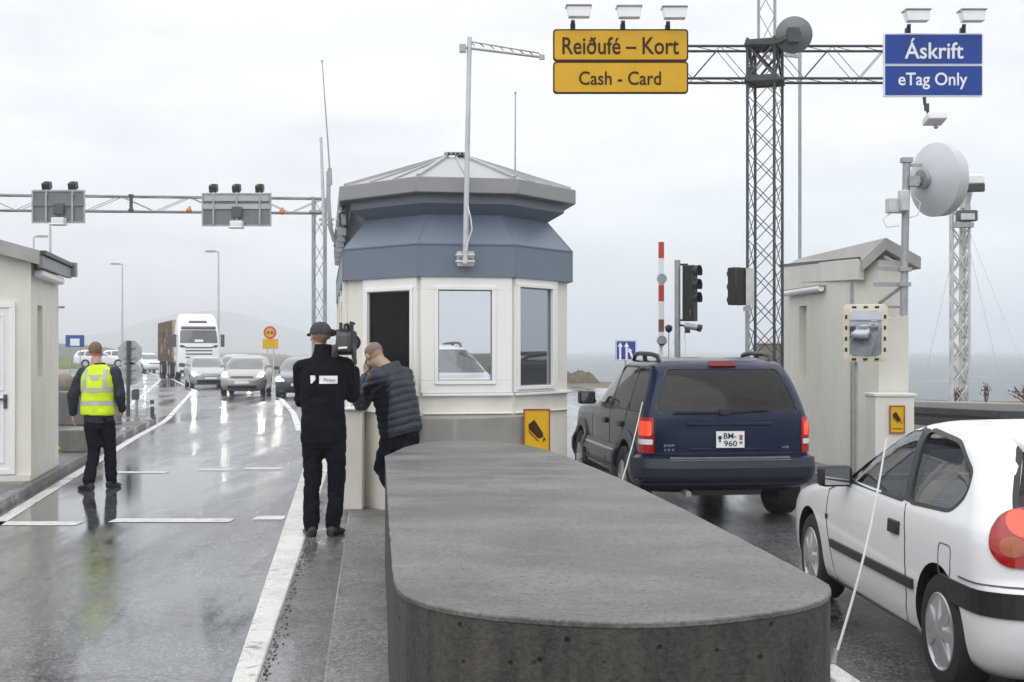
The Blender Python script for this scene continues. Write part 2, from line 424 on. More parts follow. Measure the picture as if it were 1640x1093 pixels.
def text_mesh(name, s, mats, parent, o, ux, uz, n, width, height, weight=0.0, depth=0.004, sub=None):
    """lettering centred at o in the plane (ux, uz), fitted to width x height, raised along n"""
    cu = bpy.data.curves.new(name, 'FONT')
    cu.body = s; cu.size = 1.0; cu.offset = weight; cu.extrude = 0.01; cu.resolution_u = 4
    t = bpy.data.objects.new(name, cu); C.objects.link(t)
    bpy.context.view_layer.update()
    me = bpy.data.meshes.new_from_object(t.evaluated_get(bpy.context.evaluated_depsgraph_get()))
    bpy.data.objects.remove(t)
    a = np.array([v.co[:] for v in me.vertices])
    lo, hi = a.min(0), a.max(0)
    o, ux, uz, n = Vector(o), Vector(ux), Vector(uz), Vector(n)
    off = OFF.get(root_of(parent).name, Vector((0, 0, 0)))
    for v in me.vertices:
        x = ((v.co.x - lo[0]) / (hi[0] - lo[0]) - 0.5) * width
        y = ((v.co.y - lo[1]) / (hi[1] - lo[1]) - 0.5) * height
        z = (v.co.z - lo[2]) / (hi[2] - lo[2]) * depth
        v.co = o + ux * x + uz * y + n * z - off
    me.materials.clear(); me.materials.append(mats)
    ob = bpy.data.objects.new(name, me); C.objects.link(ob)
    ob.parent = parent
    return ob

def truss(mb, legs, z0, z1, step, r, rb, mi=0, cross=True, n=6):
    """vertical lattice: legs at xy points, X or zig-zag bracing on each face"""
    for l in legs: mb.cyl((l[0], l[1], z0), (l[0], l[1], z1), r, n=n, mi=mi)
    k = max(1, round((z1 - z0) / step))
    h = (z1 - z0) / k
    for a, b in zip(legs, legs[1:] + legs[:1]):
        for i in range(k):
            za, zb = z0 + i * h, z0 + (i + 1) * h
            if cross or i % 2 == 0: mb.cyl((a[0], a[1], za), (b[0], b[1], zb), rb, n=4, mi=mi, cap=False)
            if cross or i % 2 == 1: mb.cyl((b[0], b[1], za), (a[0], a[1], zb), rb, n=4, mi=mi, cap=False)
    return mb

def boom(mb, a, b, h, w, step, r, rb, mi=0):
    """horizontal box truss from a to b (lower front chord), height h, depth w to the back"""
    a, b = Vector(a), Vector(b)
    d = (b - a).normalized(); back = Vector((0, 0, 1)).cross(d).normalized()
    if back.y < 0: back = -back
    up = Vector((0, 0, 1))
    for off in (Vector(), up * h, back * w, back * w + up * h): mb.cyl(a + off, b + off, r, n=6, mi=mi)
    k = max(2, round((b - a).length / step))
    for side in (Vector(), back * w):
        for i in range(k):
            p, q = a + (b - a) * (i / k) + side, a + (b - a) * ((i + 1) / k) + side
            if i % 2 == 0: mb.cyl(p, q + up * h, rb, n=4, mi=mi, cap=False)
            else: mb.cyl(p + up * h, q, rb, n=4, mi=mi, cap=False)
    for i in range(k):
        p, q = a + (b - a) * (i / k), a + (b - a) * ((i + 1) / k)
        for z in (0, h):
            mb.cyl(p + up * z, q + back * w + up * z, rb, n=4, mi=mi, cap=False)
    return mb
def offset_poly(poly, d):
    """mitre-offset a counter-clockwise xy polygon outward by d"""
    out = []
    n = len(poly)
    for i in range(n):
        p0, p1, p2 = (Vector(poly[j][:2]) for j in ((i - 1) % n, i, (i + 1) % n))
        e1, e2 = (p1 - p0).normalized(), (p2 - p1).normalized()
        n1, n2 = Vector((e1.y, -e1.x)), Vector((e2.y, -e2.x))
        m = (n1 + n2)
        m = m / max(0.3, m.dot(n1))
        out.append(p1 + m * d)
    return out

# ------------------------------------------------------------------ ground, road, sea, hills
M['ground'] = mat('coarse_grass_and_gravel', (0.10, 0.10, 0.055), 0.9, var=0.5, vscale=0.6, bump=0.5, bscale=9, col2=(0.20, 0.185, 0.13), detail=10)
shore = [(90, -120), (90, 24), (40, 36), (26, 40), (20, 43.5), (14, 47), (9, 60), (4, 78), (-10, 120), (-40, 260), (-140, 800), (-400, 1900)]
land = shore + [(-2000, 1900), (-2000, -400), (-300, -500), (90, -500)]
g = MB()
g.add([(x, y, -0.02) for x, y in land], [tuple(range(len(land)))])
out = [(x + 7, y + 5, -3.0) for x, y in shore]
g.add([(x, y, -0.02) for x, y in shore] + out, [(i, i + 1, len(shore) + i + 1, len(shore) + i) for i in range(len(shore) - 1)])
g.build('ground', M['ground'], kind='structure')

def sheet(name, poly, z, m, kind='structure'):
    b = MB(); b.add([(x, y, z) for x, y in poly], [tuple(range(len(poly)))])
    return b.build(name, m, kind=kind)
sheet('road', [(-34, -60), (13, -60), (7.5, 16), (6.5, 45), (5, 60), (0, 64), (-4.5, 56), (-6.6, 46), (-8.6, 56), (-13.5, 80), (-22, 112), (-37, 165), (-70, 262),
               (-90, 258), (-58, 160), (-42, 110), (-34, 80), (-28, 57), (-26, 20)], 0.0, M['asphalt'])
sea_m = mat('grey_sea_water', (0.12, 0.15, 0.155), 0.22, bump=0.0)
t = sea_m.node_tree; b_ = t.nodes['Principled BSDF']
g_ = N(t, 'ShaderNodeNewGeometry')
mp_ = N(t, 'ShaderNodeMapping'); mp_.inputs['Scale'].default_value = (0.10, 0.28, 1)
L(t, g_.outputs['Position'], mp_.inputs[0])
n1 = N(t, 'ShaderNodeTexNoise', i_Scale=1.6, i_Detail=9.0, i_Roughness=0.68); L(t, mp_.outputs[0], n1.inputs['Vector'])
bp_ = N(t, 'ShaderNodeBump', i_Strength=1.0, i_Distance=1.2); L(t, n1.outputs['Fac'], bp_.inputs['Height']); L(t, bp_.outputs[0], b_.inputs['Normal'])
n2 = N(t, 'ShaderNodeTexNoise', i_Scale=0.55, i_Detail=10.0, i_Roughness=0.72); L(t, mp_.outputs[0], n2.inputs['Vector'])
r_ = N(t, 'ShaderNodeValToRGB')
r_.color_ramp.elements[0].position, r_.color_ramp.elements[0].color = 0.60, (0.14, 0.178, 0.185, 1)
r_.color_ramp.elements[1].position, r_.color_ramp.elements[1].color = 0.70, (0.62, 0.65, 0.66, 1)
L(t, n2.outputs['Fac'], r_.inputs[0]); L(t, r_.outputs[0], b_.inputs['Base Color'])
b_.inputs['Roughness'].default_value = 0.38
sheet('sea', [(-2200, -700), (2200, -700), (2200, 2900), (-2200, 2900)], -1.7, sea_m)

def hill(name, pts, y0, depth, col, seed, rough=0.02):
    """ridge through (x, height) pairs at distance y0, falling off to both sides"""
    b = MB()
    xs = np.linspace(pts[0][0], pts[-1][0], 90)
    hs = np.interp(xs, [p[0] for p in pts], [p[1] for p in pts])
    K = 12
    rows = []
    for k in range(K + 1):
        f = k / K
        prof = math.sin(math.pi * f) ** 1.2
        rows.append([(x, y0 + depth * (f - 0.5), -4 + (h + 4) * prof * (1 + 0.16 * noise.fractal(Vector((x / depth * 3, f * 4, seed)), 1.0, 2.0, 5))) for x, h in zip(xs, hs)])
    b.loft(rows, closed=False, cap0=False, cap1=False)
    return b.build(name, mat(name + '_cover', col, 0.95, var=0.35, vscale=12 / depth, detail=8), smooth=60, kind='structure')
hill('mountain', [(-1150, 8), (-960, 18), (-860, 22), (-740, 36), (-650, 70), (-590, 86), (-530, 78), (-460, 54), (-400, 36), (-320, 18), (-230, 3)], 2500, 520, (0.07, 0.075, 0.06), 1.3)
hill('hill', [(-330, 3), (-240, 5), (-165, 4.6), (-125, 3.6), (-105, 2.5), (-90, 0)], 330, 120, (0.075, 0.095, 0.04), 4.1)
hill('grass_bank', [(-75, 0.4), (-55, 1.5), (-45, 1.1), (-38, 0.1)], 130, 22, (0.12, 0.15, 0.05), 9.1)
hill('rocky_shore', [(2.0, 0), (2.9, 0.40), (3.8, 0.26), (4.6, 0.05), (5, 0.0)], 70, 5, (0.12, 0.10, 0.07), 2.2)
# land, scrub and cliffs behind the photographer, seen only in the window panes
hill('hill', [(-60, .2), (-10, .8), (8, .5), (14, 1.6), (22, 2.1), (32, 1.2), (70, .8), (120, .2)], -75, 34, (0.075, 0.085, 0.045), 6.6)

def lerp_pts(pts, y):
    return float(np.interp(y, [p[1] for p in pts], [p[0] for p in pts]))
# central island: kerbs, walkway, slab
def isl_l(y): return -1.34 - 0.1275 * (y - 6.33)
def isl_i(y): return -1.21 - 0.108 * (y - 6.33)
def isl_r(y): return 1.63 - 0.103 * (y - 6.75)
ys = [-4, 0, 4, 8, 12, 16, 20, 24]
def strip(name, fa, fb, z0, z1, m, ys=ys, bevel=0.012):
    b = MB(); b.prism([(fb(y), y) for y in ys] + [(fa(y), y) for y in reversed(ys)], z0, z1)
    return b.build(name, m, kind='structure', bevel=bevel)
strip('walkway', isl_i, lambda y: isl_r(y) - 0.12, -0.01, 0.116, M['island'], bevel=0)
strip('kerb', isl_l, lambda y: isl_i(y) - 0.004, -0.01, 0.122, M['kerb_white'])
strip('kerb', lambda y: isl_r(y) - 0.116, isl_r, -0.01, 0.12, M['kerb_white'])
def slab_l(y): return -0.86 - 0.1052 * (y - 6.0)
b = MB(); ys2 = [1.5, 5, 9, 12, 13.22]
b.prism([(slab_l(y) + 1.5, y) for y in ys2] + [(slab_l(y), y) for y in reversed(ys2)], 0.05, 0.16)
b.build('concrete_slab', M['slab'], kind='structure', bevel=0.012)
# dirt and pebbles caught along the inner edge of the white kerb
b = MB()
for i in range(480):
    y = random.uniform(3, 14); x = isl_i(y) + abs(random.gauss(0, 0.03)) + 0.004
    r = random.uniform(0.003, 0.010)
    b.ball((x, y, 0.117 + r * 0.4), r, n=5, sc3=(1, 1, 0.6), mi=random.randint(0, 1))
gv = b.build('grit', [M['kerb'], M['plinth']], kind='stuff', smooth=60)

# left lane edge line, kerb and pavement of the left island
edge = [(-3.2, 2.0), (-4.1, 7.6), (-5.10, 13.25), (-7.25, 25.3), (-8.41, 32.3), (-13.76, 57.4), (-20.5, 80), (-33, 120)]
def edge_x(y): return lerp_pts(edge, y)
eys = [-8, 2, 7.6, 10, 13.25, 17, 21, 25.3, 29, 31.5]
kx = lambda y: (edge_x(y) - 0.15) if y > 2 else -3.35
nose = [(-8.9, 33.2), (-9.8, 35.4), (-10.8, 36.0), (-11.5, 34.0)]
pv = [(kx(y) - 0.13, y) for y in eys] + nose + [(-12.2, 20), (-12.6, -8)]
b = MB(); b.prism(pv, -0.01, 0.116); b.build('pavement', M['pavement'], kind='structure')
b = MB(); b.prism([(kx(y), y) for y in eys] + [(kx(y) - 0.126, y) for y in reversed(eys)], -0.01, 0.122)
b.build('kerb', M['kerb'], kind='structure', bevel=0.014)
def line(pts, w, z=0.004, dashes=None):
    b = MB()
    n = len(pts)
    l, r = [], []
    for i, p in enumerate(pts):
        d = (Vector(pts[min(i + 1, n - 1)]) - Vector(pts[max(i - 1, 0)])).normalized()
        q = Vector((d.y, -d.x)) * w / 2
        l.append(Vector(p) - q); r.append(Vector(p) + q)
    b.add([(p.x, p.y, z) for p in l + r], [(i, i + 1, n + i + 1, n + i) for i in range(n - 1)])
    return b.build('lane_marking', M['paint_line'], kind='structure')
line([(edge_x(y), y) for y in np.linspace(1, 80, 40)], 0.14)
rl = [G(480, 690), G(470, 662), G(452, 641), G(432, 628), G(415, 618), G(398, 608)]
line([(p.x, p.y) for p in rl], 0.15)
ll = [G(188, 700), G(192, 672), G(205, 652), G(228, 634), G(247, 618), G(256, 609), G(252, 602), G(238, 597)]
line([(p.x, p.y) for p in ll], 0.16)
def cross(px0, px1, py, w=0.30):
    a, c = G(px0, py), G(px1, py)
    sheet('lane_marking', [(a.x, a.y - w / 2), (c.x, c.y - w / 2), (c.x, c.y + w / 2), (a.x, a.y + w / 2)], 0.004, M['paint_line'])
for a in ((-60, 128, 839), (180, 372, 834), (408, 456, 830)): cross(*a)
for a in ((182, 268, 757), (318, 372, 753), (392, 450, 751)): cross(*a)
# pavement of the right-hand booth
rkx = lambda y: 3.95 - 0.07 * (y - 17)
b = MB(); ry = [-6, 5, 12, 17, 22, 30]
b.prism([(11, -6), (11, 16), (9, 30)] + [(rkx(y) + 0.14, y) for y in reversed(ry)], -0.01, 0.116); b.build('pavement', M['pavement'], kind='structure')
b = MB(); b.prism([(rkx(y) + 0.136, y) for y in ry] + [(rkx(y), y) for y in reversed(ry)], -0.01, 0.122); b.build('kerb', M['kerb'], kind='structure', bevel=0.014)

# ------------------------------------------------------------------ concrete barrier in the foreground
px = [(617, 731), (620, 770), (623, 820), (628, 890), (632, 928), (639, 943), (650, 954), (666, 961), (686, 968), (715, 974.5), (746, 980), (790, 986), (844, 990.5), (895, 994), (941, 996.5), (990, 997.5), (1039, 997.5), (1090, 995.5), (1137, 992.5),
      (1190, 987), (1234, 981.5), (1268, 975.5), (1293, 969.5), (1312, 963), (1325, 955), (1330, 947), (1326, 937), (1310, 927), (1283, 914), (1234, 888), (1180, 860), (1090, 814), (1000, 770), (950, 749), (905, 731), (872, 720),
      (840, 713), (800, 708), (760, 706), (720, 706), (680, 709), (650, 716)]
poly0 = [G(x, y, 0.95).xy for x, y in px]
poly = []
for a_, c_ in zip(poly0, poly0[1:] + poly0[:1]):               # denser outline with a hand-cast wobble
    k_ = max(1, int((c_ - a_).length / 0.05))
    for i in range(k_):
        v_ = a_.lerp(c_, i / k_)
        poly.append((v_.x + .004 * noise.noise(Vector((v_.x * 7, v_.y * 7, 0))), v_.y + .004 * noise.noise(Vector((v_.x * 7, v_.y * 7, 5)))))
root = thing('concrete_barrier', 'massive waist-high grey concrete barrier with rounded ends filling the foreground', 'barrier', (0.0, 6.5, 0.0))
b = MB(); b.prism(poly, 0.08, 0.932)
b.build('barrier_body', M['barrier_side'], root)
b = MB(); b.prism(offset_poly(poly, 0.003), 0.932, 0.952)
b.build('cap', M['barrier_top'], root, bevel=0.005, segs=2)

# two leaning white marker poles on the island's right kerb
for i, (bx, by, tx, ty, z0) in enumerate(((1335, 1062, 1420, 702, 0.12), (972, 838, 1029, 644, 0.12))):
    p = G(bx, by, z0)
    q = P(tx, ty, p.y + 0.05)
    t = thing('marker_pole', ['thin white marker pole leaning in front of the white hatchback', 'thin white marker pole leaning in front of the dark blue car'][i], 'marker pole', p, group='leaning white marker poles')
    b = MB(); pts = [p.lerp(q, k / 8) + Vector((0.026 * math.sin(math.pi * k / 8), 0, 0)) for k in range(9)]
    b.tube(pts, [0.0078 - 0.0004 * k for k in range(9)], 8); b.build('rod', M['white_metal'], t, smooth=60)
    b = MB(); b.cyl(p, p + (q - p).normalized() * 0.07, 0.022, 0.016, 10); b.build('foot', M['steel'], t, smooth=40)

# ------------------------------------------------------------------ main toll booth
S = Vector((-0.142, 1.0)).normalized()
P0, P1, P2, P3 = (Vector(v) for v in ((-1.638, 13.25), (-0.872, 12.52), (0.006, 12.68), (0.561, 13.53)))
P3b, P0b = P3 + S * 6.4, P0 + S * 6.4
OCT = [P0, P1, P2, P3, P3b, P0b]
booth = thing('toll_booth', 'cream toll booth with slate blue cladding and pale hipped metal roof behind the concrete barrier', 'toll booth', (-0.45, 13.2, 0.0))
b = MB(); b.prism(OCT, 0.0, 2.41); b.build('wall', M['cream'], booth)
def ring(d, z): return [(p.x, p.y, z) for p in offset_poly(OCT, d)]
b = MB(); b.loft([ring(0.05, 2.405), ring(0.05, 2.707), ring(-0.19, 3.01), ring(-0.03, 3.10), ring(-0.03, 3.187)], cap0=True)
b.build('cladding', M['band'], booth)
b = MB()                                                            # slim flashing strips at the folds and panel joints
for d, z in ((0.052, 2.405), (0.053, 2.707)):
    r = ring(d, z)
    for a, c in zip(r, r[1:] + r[:1]): b.bar(a, c, 0.012, 0.014)
for a, c in zip(ring(0.052, 2.41), ring(0.052, 2.70)): b.bar(a, c, 0.006, 0.006)
for a, c in zip(ring(0.05, 2.712), ring(-0.188, 3.005)): b.bar(a, c, 0.006, 0.006)
b.build('flashing', M['band'], booth)
b = MB(); b.loft([ring(0.085, 3.188), ring(0.085, 3.335)]); b.build('fascia', M['fascia'], booth, bevel=0.008)
apex = P(730, 252, 13.9); back = apex + Vector((S.x, S.y, 0)) * 4.2
er = ring(0.03, 3.338)
rf = MB()
E = [Vector(p) for p in er]
rv = E + [apex + Vector((-0.09, 0, 0)), apex + Vector((0.09, 0, 0)), back]
rf.add(rv, [(0, 1, 6), (1, 2, 7, 6), (2, 3, 7), (3, 4, 8, 7), (4, 5, 8), (5, 0, 6, 8), (5, 4, 3, 2, 1, 0)])
roof = rf.build('roof', M['roof'], booth)
b = MB()
for i, a in ((0, 6), (1, 6), (2, 7), (3, 7), (4, 8), (5, 8)): b.bar(rv[i] + Vector((0, 0, .012)), rv[a] + Vector((0, 0, .012)), 0.035, 0.03)
for i, j, a, c, ks in ((0, 1, 6, 6, (.36, .68)), (1, 2, 6, 7, (.5,)), (2, 3, 7, 7, (.34, .66)), (5, 0, 8, 6, (.2, .4, .6, .8))):
    for k in ks: b.bar(rv[i].lerp(rv[j], k) + Vector((0, 0, .008)), rv[a].lerp(rv[c], k) + Vector((0, 0, .008)), 0.018, 0.018)
b.build('seam', M['roof'], roof)
b = MB()
b.bar(rv[6] + Vector((-.03, -.04, .03)), rv[7] + Vector((.03, -.04, .03)), 0.05, 0.03)
for k in range(4): b.box(rv[6].lerp(rv[7], (k + .5) / 4) + Vector((0, -.075, .026)), (.026, .02, .018), mi=1)
b.bar(rv[7] + Vector((0, 0, .03)), back + Vector((0, 0, .03)), 0.12, 0.03)
b.build('ridge_vent', [M['roof'], M['black']], roof)

Z = Vector((0, 0, 1))
def on_facet(a, c, px):                 # distance along the facet a-c where the photo column px meets it
    k = (px - CX) / F
    d = c - a
    s = (k * a.y - a.x) / (d.x - k * d.y)
    return s * d.length
def facet(a, c):
    u = (c - a).normalized()
    return Vector((a.x, a.y, 0)), Vector((u.x, u.y, 0)), Vector((u.y, -u.x, 0))
M['pane_dark'] = mat('dark_window_glass', (0.009, 0.010, 0.0105), 0.05, spec=0.10, var=0.25, vscale=1.5)
M['pane_mirror'] = mat('coated_reflective_glass', (0.66, 0.68, 0.72), 0.015, metal=0.95)
M['pane_half'] = mat('dim_reflective_glass', (0.40, 0.43, 0.46), 0.02, metal=0.85)
M['gasket'] = mat('grey_window_gasket', (0.22, 0.23, 0.23), 0.5)
for (a, c, x0, x1, g0, g1, zb, zt, pm) in ((P0, P1, 585, 671, 594, 662, 1.37, 2.27, M['pane_dark']), (P1, P2, 673.5, 819, 701, 787, 1.416, 2.275, M['pane_mirror']),
                                           (P2, P3, 822, 889, 823, 879, 1.36, 2.31, M['pane_half'])):
    o, u, n = facet(a, c)
    f0, f1, w0, w1 = (on_facet(a, c, x) for x in (x0, x1, g0, g1))
    w0 = max(w0, f0 + 0.05)
    b = MB()
    for A0, A1, B0, B1 in ((f0, f1, 1.30, zb), (f0, f1, zt, 2.40), (f0, w0, zb, zt), (w1, f1, zb, zt)): b.slab(o, u, Z, n, A0, A1, B0, B1, 0.0, 0.035)
    b.frame(o, u, Z, n, w0 - 0.035, w1 + 0.035, zb - 0.035, zt + 0.035, 0.035, 0.018, back=0.035)
    fr = b.build('window', M['frame_white'], booth, bevel=0.004)
    b = MB(); b.frame(o, u, Z, n, w0 - 0.002, w1 + 0.002, zb - 0.002, zt + 0.002, 0.012, 0.012, back=0.012); b.build('gasket', M['gasket'], fr)
    b = MB(); b.slab(o, u, Z, n, w0, w1, zb, zt, 0.004, 0.014); b.build('pane', pm, fr)
# sill line below the windows, corner post, concrete plinth under the middle window
b = MB()
for a, c in ((P0, P1), (P1, P2), (P2, P3)):
    o, u, n = facet(a, c)
    l = (c - a).length
    b.slab(o, u, Z, n, 0.02, l - 0.0, 1.272, 1.296, 0.0, 0.05)
    b.slab(o, u, Z, n, 0.03, l - 0.0, 1.10, 1.112, 0.0, 0.03)
b.build('window_sill', M['frame_white'], booth, bevel=0.004)
o, u, n = facet(P1, P2)
b = MB(); l = (P2 - P1).length
pl = [(P1 + Vector((-0.06, 0.05))), P1 + Vector((-.035, -.30)), P1 + Vector((0.35, -.36)), P2 + Vector((-.2, -.32)), P2 + Vector((.12, -.02)), P2 + Vector((.16, .24))]
b.prism(pl, 0.08, 1.085); b.build('plinth', M['plinth'], booth, bevel=0.015)
# left flank: pilasters, side windows, hatch shelf
o, u, n = facet(P0b, P0)
b = MB(); ln = (P0b - P0).length
for a0, a1 in ((ln - .35, ln - .02), (ln - 2.2, ln - 2.0), (ln - 3.9, ln - 3.7), (0.05, .3)):
    b = MB(); b.slab(o, u, Z, n, a0, a1, 0.1, 2.40, 0, 0.05); b.build('pilaster', M['cream'], booth, bevel=0.006)
for a0, a1 in ((ln - 1.9, ln - .5), (ln - 3.6, ln - 2.3)):
    b = MB(); b.frame(o, u, Z, n, a0, a1, 1.15, 2.3, 0.06, 0.04); f_ = b.build('window', M['frame_white'], booth)
    b = MB(); b.slab(o, u, Z, n, a0 + .06, a1 - .06, 1.21, 2.24, 0.002, 0.012); b.build('pane', M['pane_dark'], f_)
b = MB(); b.slab(o, u, Z, n, ln - 1.6, ln - .12, 1.235, 1.275, 0.0, 0.10); b.slab(o, u, Z, n, ln - 1.5, ln - .2, 1.275, 1.30, 0.01, 0.085); b.build('hatch_shelf', M['frame_white'], booth, bevel=0.006)
# under-eave clutter on the left flank: cable tray and clips
b = MB(); o3 = Vector((P0.x, P0.y, 0))
sv = Vector((S.x, S.y, 0)); nv = Vector((-S.y, S.x, 0))
for k, (zz, dd) in enumerate(((3.10, .03), (3.04, .06), (2.98, .02), (3.13, .07))):
    b.tube([o3 + sv * (q * .45) + nv * (dd + .03 * math.sin(q * 1.7 + k)) + Z * (zz + .05 * math.sin(q * 2.3 + 2 * k)) for q in range(13)], 0.016, 6, mi=k % 2)
for q in range(7): b.box(o3 + sv * (.5 + q * .8) + nv * .04 + Z * 3.0, (.08, .12, .22), mi=1)
b.build('cable_run', [M['darkgrey'], M['steel']], booth)

# small warning sign with camera pictogram; also used on the right-hand wall
M['sign_edge'] = mat('red_brown_sign_edge', (0.28, 0.07, 0.02), 0.45, var=0.1, vscale=9)
def camera_sign(label, o, ux, n, w, h):
    t = thing('warning_sign', label, 'sign', o, group='yellow camera surveillance signs')
    b = MB(); b.slab(o, ux, Z, n, -w / 2, w / 2, -h / 2, h / 2, 0, 0.012); pn = b.build('panel', M['yellow'], t, bevel=0.003)
    b = MB(); b.frame(o, ux, Z, n, -w / 2 - .012, w / 2 + .012, -h / 2 - .012, h / 2 + .012, 0.014, 0.02, back=-0.002); b.build('frame', M['sign_edge'], t)
    b = MB()
    def q(x, z): return Vector(o) + ux * (x * w) + Z * (z * h) + n * 0.0125
    def pl(pts, mi=0):
        lo = [q(*p) for p in pts]; hi = [p + n * 0.003 for p in lo]; b.loft([lo, hi], mi)
    pl([(-.34, .20), (-.10, .30), (.25, .02), (.27, -.07), (.06, -.10), (-.33, .10)])
    pl([(-.34, .07), (.02, -.12), (.10, -.135), (.02, -.15), (-.34, .04)])
    pl([(.28, -.10), (.36, -.06), (.33, -.10), (.38, -.13), (.29, -.14), (.26, -.20), (.25, -.14)])
    pl([(-.36, -.345), (.38, -.345), (.38, -.375), (-.36, -.375)])
    b.build('pictogram', M['brown_ink'], pn)
    return t
nn = Vector((0.06, -1, 0)).normalized(); uu = Vector((1, .06, 0)).normalized()
camera_sign('yellow camera warning sign fixed low on the toll booth beside the concrete barrier', P(859.5, 695, 12.62), uu, nn, 0.232, 0.45)

# mast with side arm bolted to the blue cladding
mb_ = P(745, 414, 12.40); mt_ = P(752, 60, 12.40)
t = thing('antenna_mast', 'thin leaning steel mast with a side arm bolted to the front of the blue cladding', 'mast', mb_)
b = MB(); b.cyl(mb_ - Z * .05, mt_, 0.026, 0.022, 12); b.build('pole', M['steel_pale'], t, smooth=40)
b = MB(); b.box(mb_ + Vector((0, .085, 0)), (.16, .02, .14)); b.box(mb_ + Vector((-.05, .045, .03)), (.03, .09, .05)); b.box(mb_ + Vector((.05, .045, .03)), (.03, .09, .05)); b.cyl(mb_ + Vector((-.09, -.0, .03)), mb_ + Vector((.09, 0, .03)), .012); b.cyl(mb_ + Vector((-.09, 0, -.03)), mb_ + Vector((.09, 0, -.03)), .012)
b.build('bracket', M['steel_pale'], t, bevel=0.004)
a0 = P(739, 76, 12.40); a1 = P(868, 92, 12.40); a2 = P(752, 72, 12.40); a3 = P(862, 90, 12.40)
b = MB(); b.cyl(a0, a1, 0.012, n=8); b.cyl(a2 + Z * .03, a3 + Z * .028, 0.007, n=6)
for k in range(8): b.cyl(a2.lerp(a3, k / 7) + Z * .03, a2.lerp(a3, (k + .5) / 7) - Z * .0, 0.005, n=4)
b.box(a1, (.05, .03, .045)); b.box(P(741, 78, 12.40), (.06, .06, .07))
b.build('side_arm', M['steel'], t)
b = MB(); b.tube([P(749, 330, 12.36), P(754, 350, 12.34), P(756, 368, 12.34), P(750, 385, 12.35), P(746, 402, 12.36)], 0.006, 6); b.build('cable', M['white_metal'], t, smooth=60)
# three whip antennas
Y = 16.2
t = thing('whip_antenna', 'tall thin whip antenna on a curved steel bracket at the left flank of the booth', 'antenna', P(548, 402, Y), group='whip antennas of the booth')
b = MB(); b.cyl(P(528, 270, Y), P(516, 98, Y), 0.010, 0.006, 8); b.ball(P(516, 98, Y), 0.014, 8); b.build('whip', M['steel'], t, smooth=50)
b = MB(); b.tube([P(526, 275, Y), P(526, 320, Y), P(529, 365, Y), P(535, 385, Y), P(548, 402, Y)], 0.026, 8); b.box(P(527, 291, Y), (.06, .06, .09)); b.cyl(P(528, 270, Y), P(529, 296, Y), 0.026, n=8); b.box(P(523, 352, Y), (.18, .03, .025)); b.box(P(523, 360, Y), (.16, .03, .025)); b.build('bracket', M['steel'], t, smooth=40)
t = thing('whip_antenna', 'short white tube antenna clamped beside the tall whip at the left flank', 'antenna', P(519, 360, Y), group='whip antennas of the booth')
b = MB(); b.cyl(P(519, 362, Y), P(514, 220, Y), 0.022, 0.016, 8); b.build('whip', M['steel_pale'], t, smooth=50)
t = thing('whip_antenna', 'very thin white whip standing at the back of the booth roof', 'antenna', P(825, 280, 15.0), group='whip antennas of the booth')
b = MB(); b.cyl(P(825, 290, 15.0), P(825.5, 148, 15.0), 0.010, 0.006, 6); b.ball(P(825.5, 149, 15.0), 0.014, 8); b.build('whip', M['steel'], t, smooth=50)

# ------------------------------------------------------------------ right-hand gantry
D = 19.0
gz1, gz0 = P(0, 72, D).z, P(0, 124, D).z
gan = thing('gantry', 'tall dark lattice gantry mast with a boom carrying the yellow and blue overhead signs', 'gantry', (P(1225, 700, D).x, D, 0))
legs = [(P(1197, 0, 19.0).x, 19.0), (P(1240, 0, 18.88).x, 18.88), (P(1253, 0, 19.25).x, 19.25), (P(1209.5, 0, 19.38).x, 19.38)]
b = MB(); truss(b, legs, 0.0, gz1 + .1, 0.42, 0.021, 0.0065); b.build('mast', M['steel_dark'], gan)
cxm, cym = sum(l[0] for l in legs) / 4, sum(l[1] for l in legs) / 4
b = MB()
for z in (gz1 + .02, gz0 - .03):
    for a, c in zip(legs, legs[1:] + legs[:1]): b.bar((a[0], a[1], z), (c[0], c[1], z), .07, .10)
    b.box((cxm, cym, z - .02), (.55, .52, .03), rz=R(-14))
for a, c in zip(legs, legs[1:] + legs[:1]):
    b.bar((a[0], a[1], gz0), (c[0], c[1], gz1), .03, .03); b.bar((c[0], c[1], gz0), (a[0], a[1], gz1), .03, .03)
b.build('collar', M['steel_dark'], gan)
up = [(cxm - .14 + x, cym + y) for x, y in ((-.13, -.1), (.0, -.15), (.13, -.02), (.0, .09))]
up = [(P(1214, 0, 19).x, 18.95), (P(1219, 0, 19).x, 19.2), (P(1243, 0, 19).x, 19.1), (P(1239, 0, 19).x, 18.9)]
b = MB(); truss(b, up, gz1, gz1 + 2.2, 0.42, 0.02, 0.006, cross=False); b.build('upper_mast', M['steel'], gan)
b = MB(); boom(b, (P(930, 0, D).x, D + .08, gz0), (P(1560, 0, D).x, D + .08, gz0), gz1 - gz0, 0.33, 0.40, 0.020, 0.0055); b.build('boom', M['steel_dark'], gan)
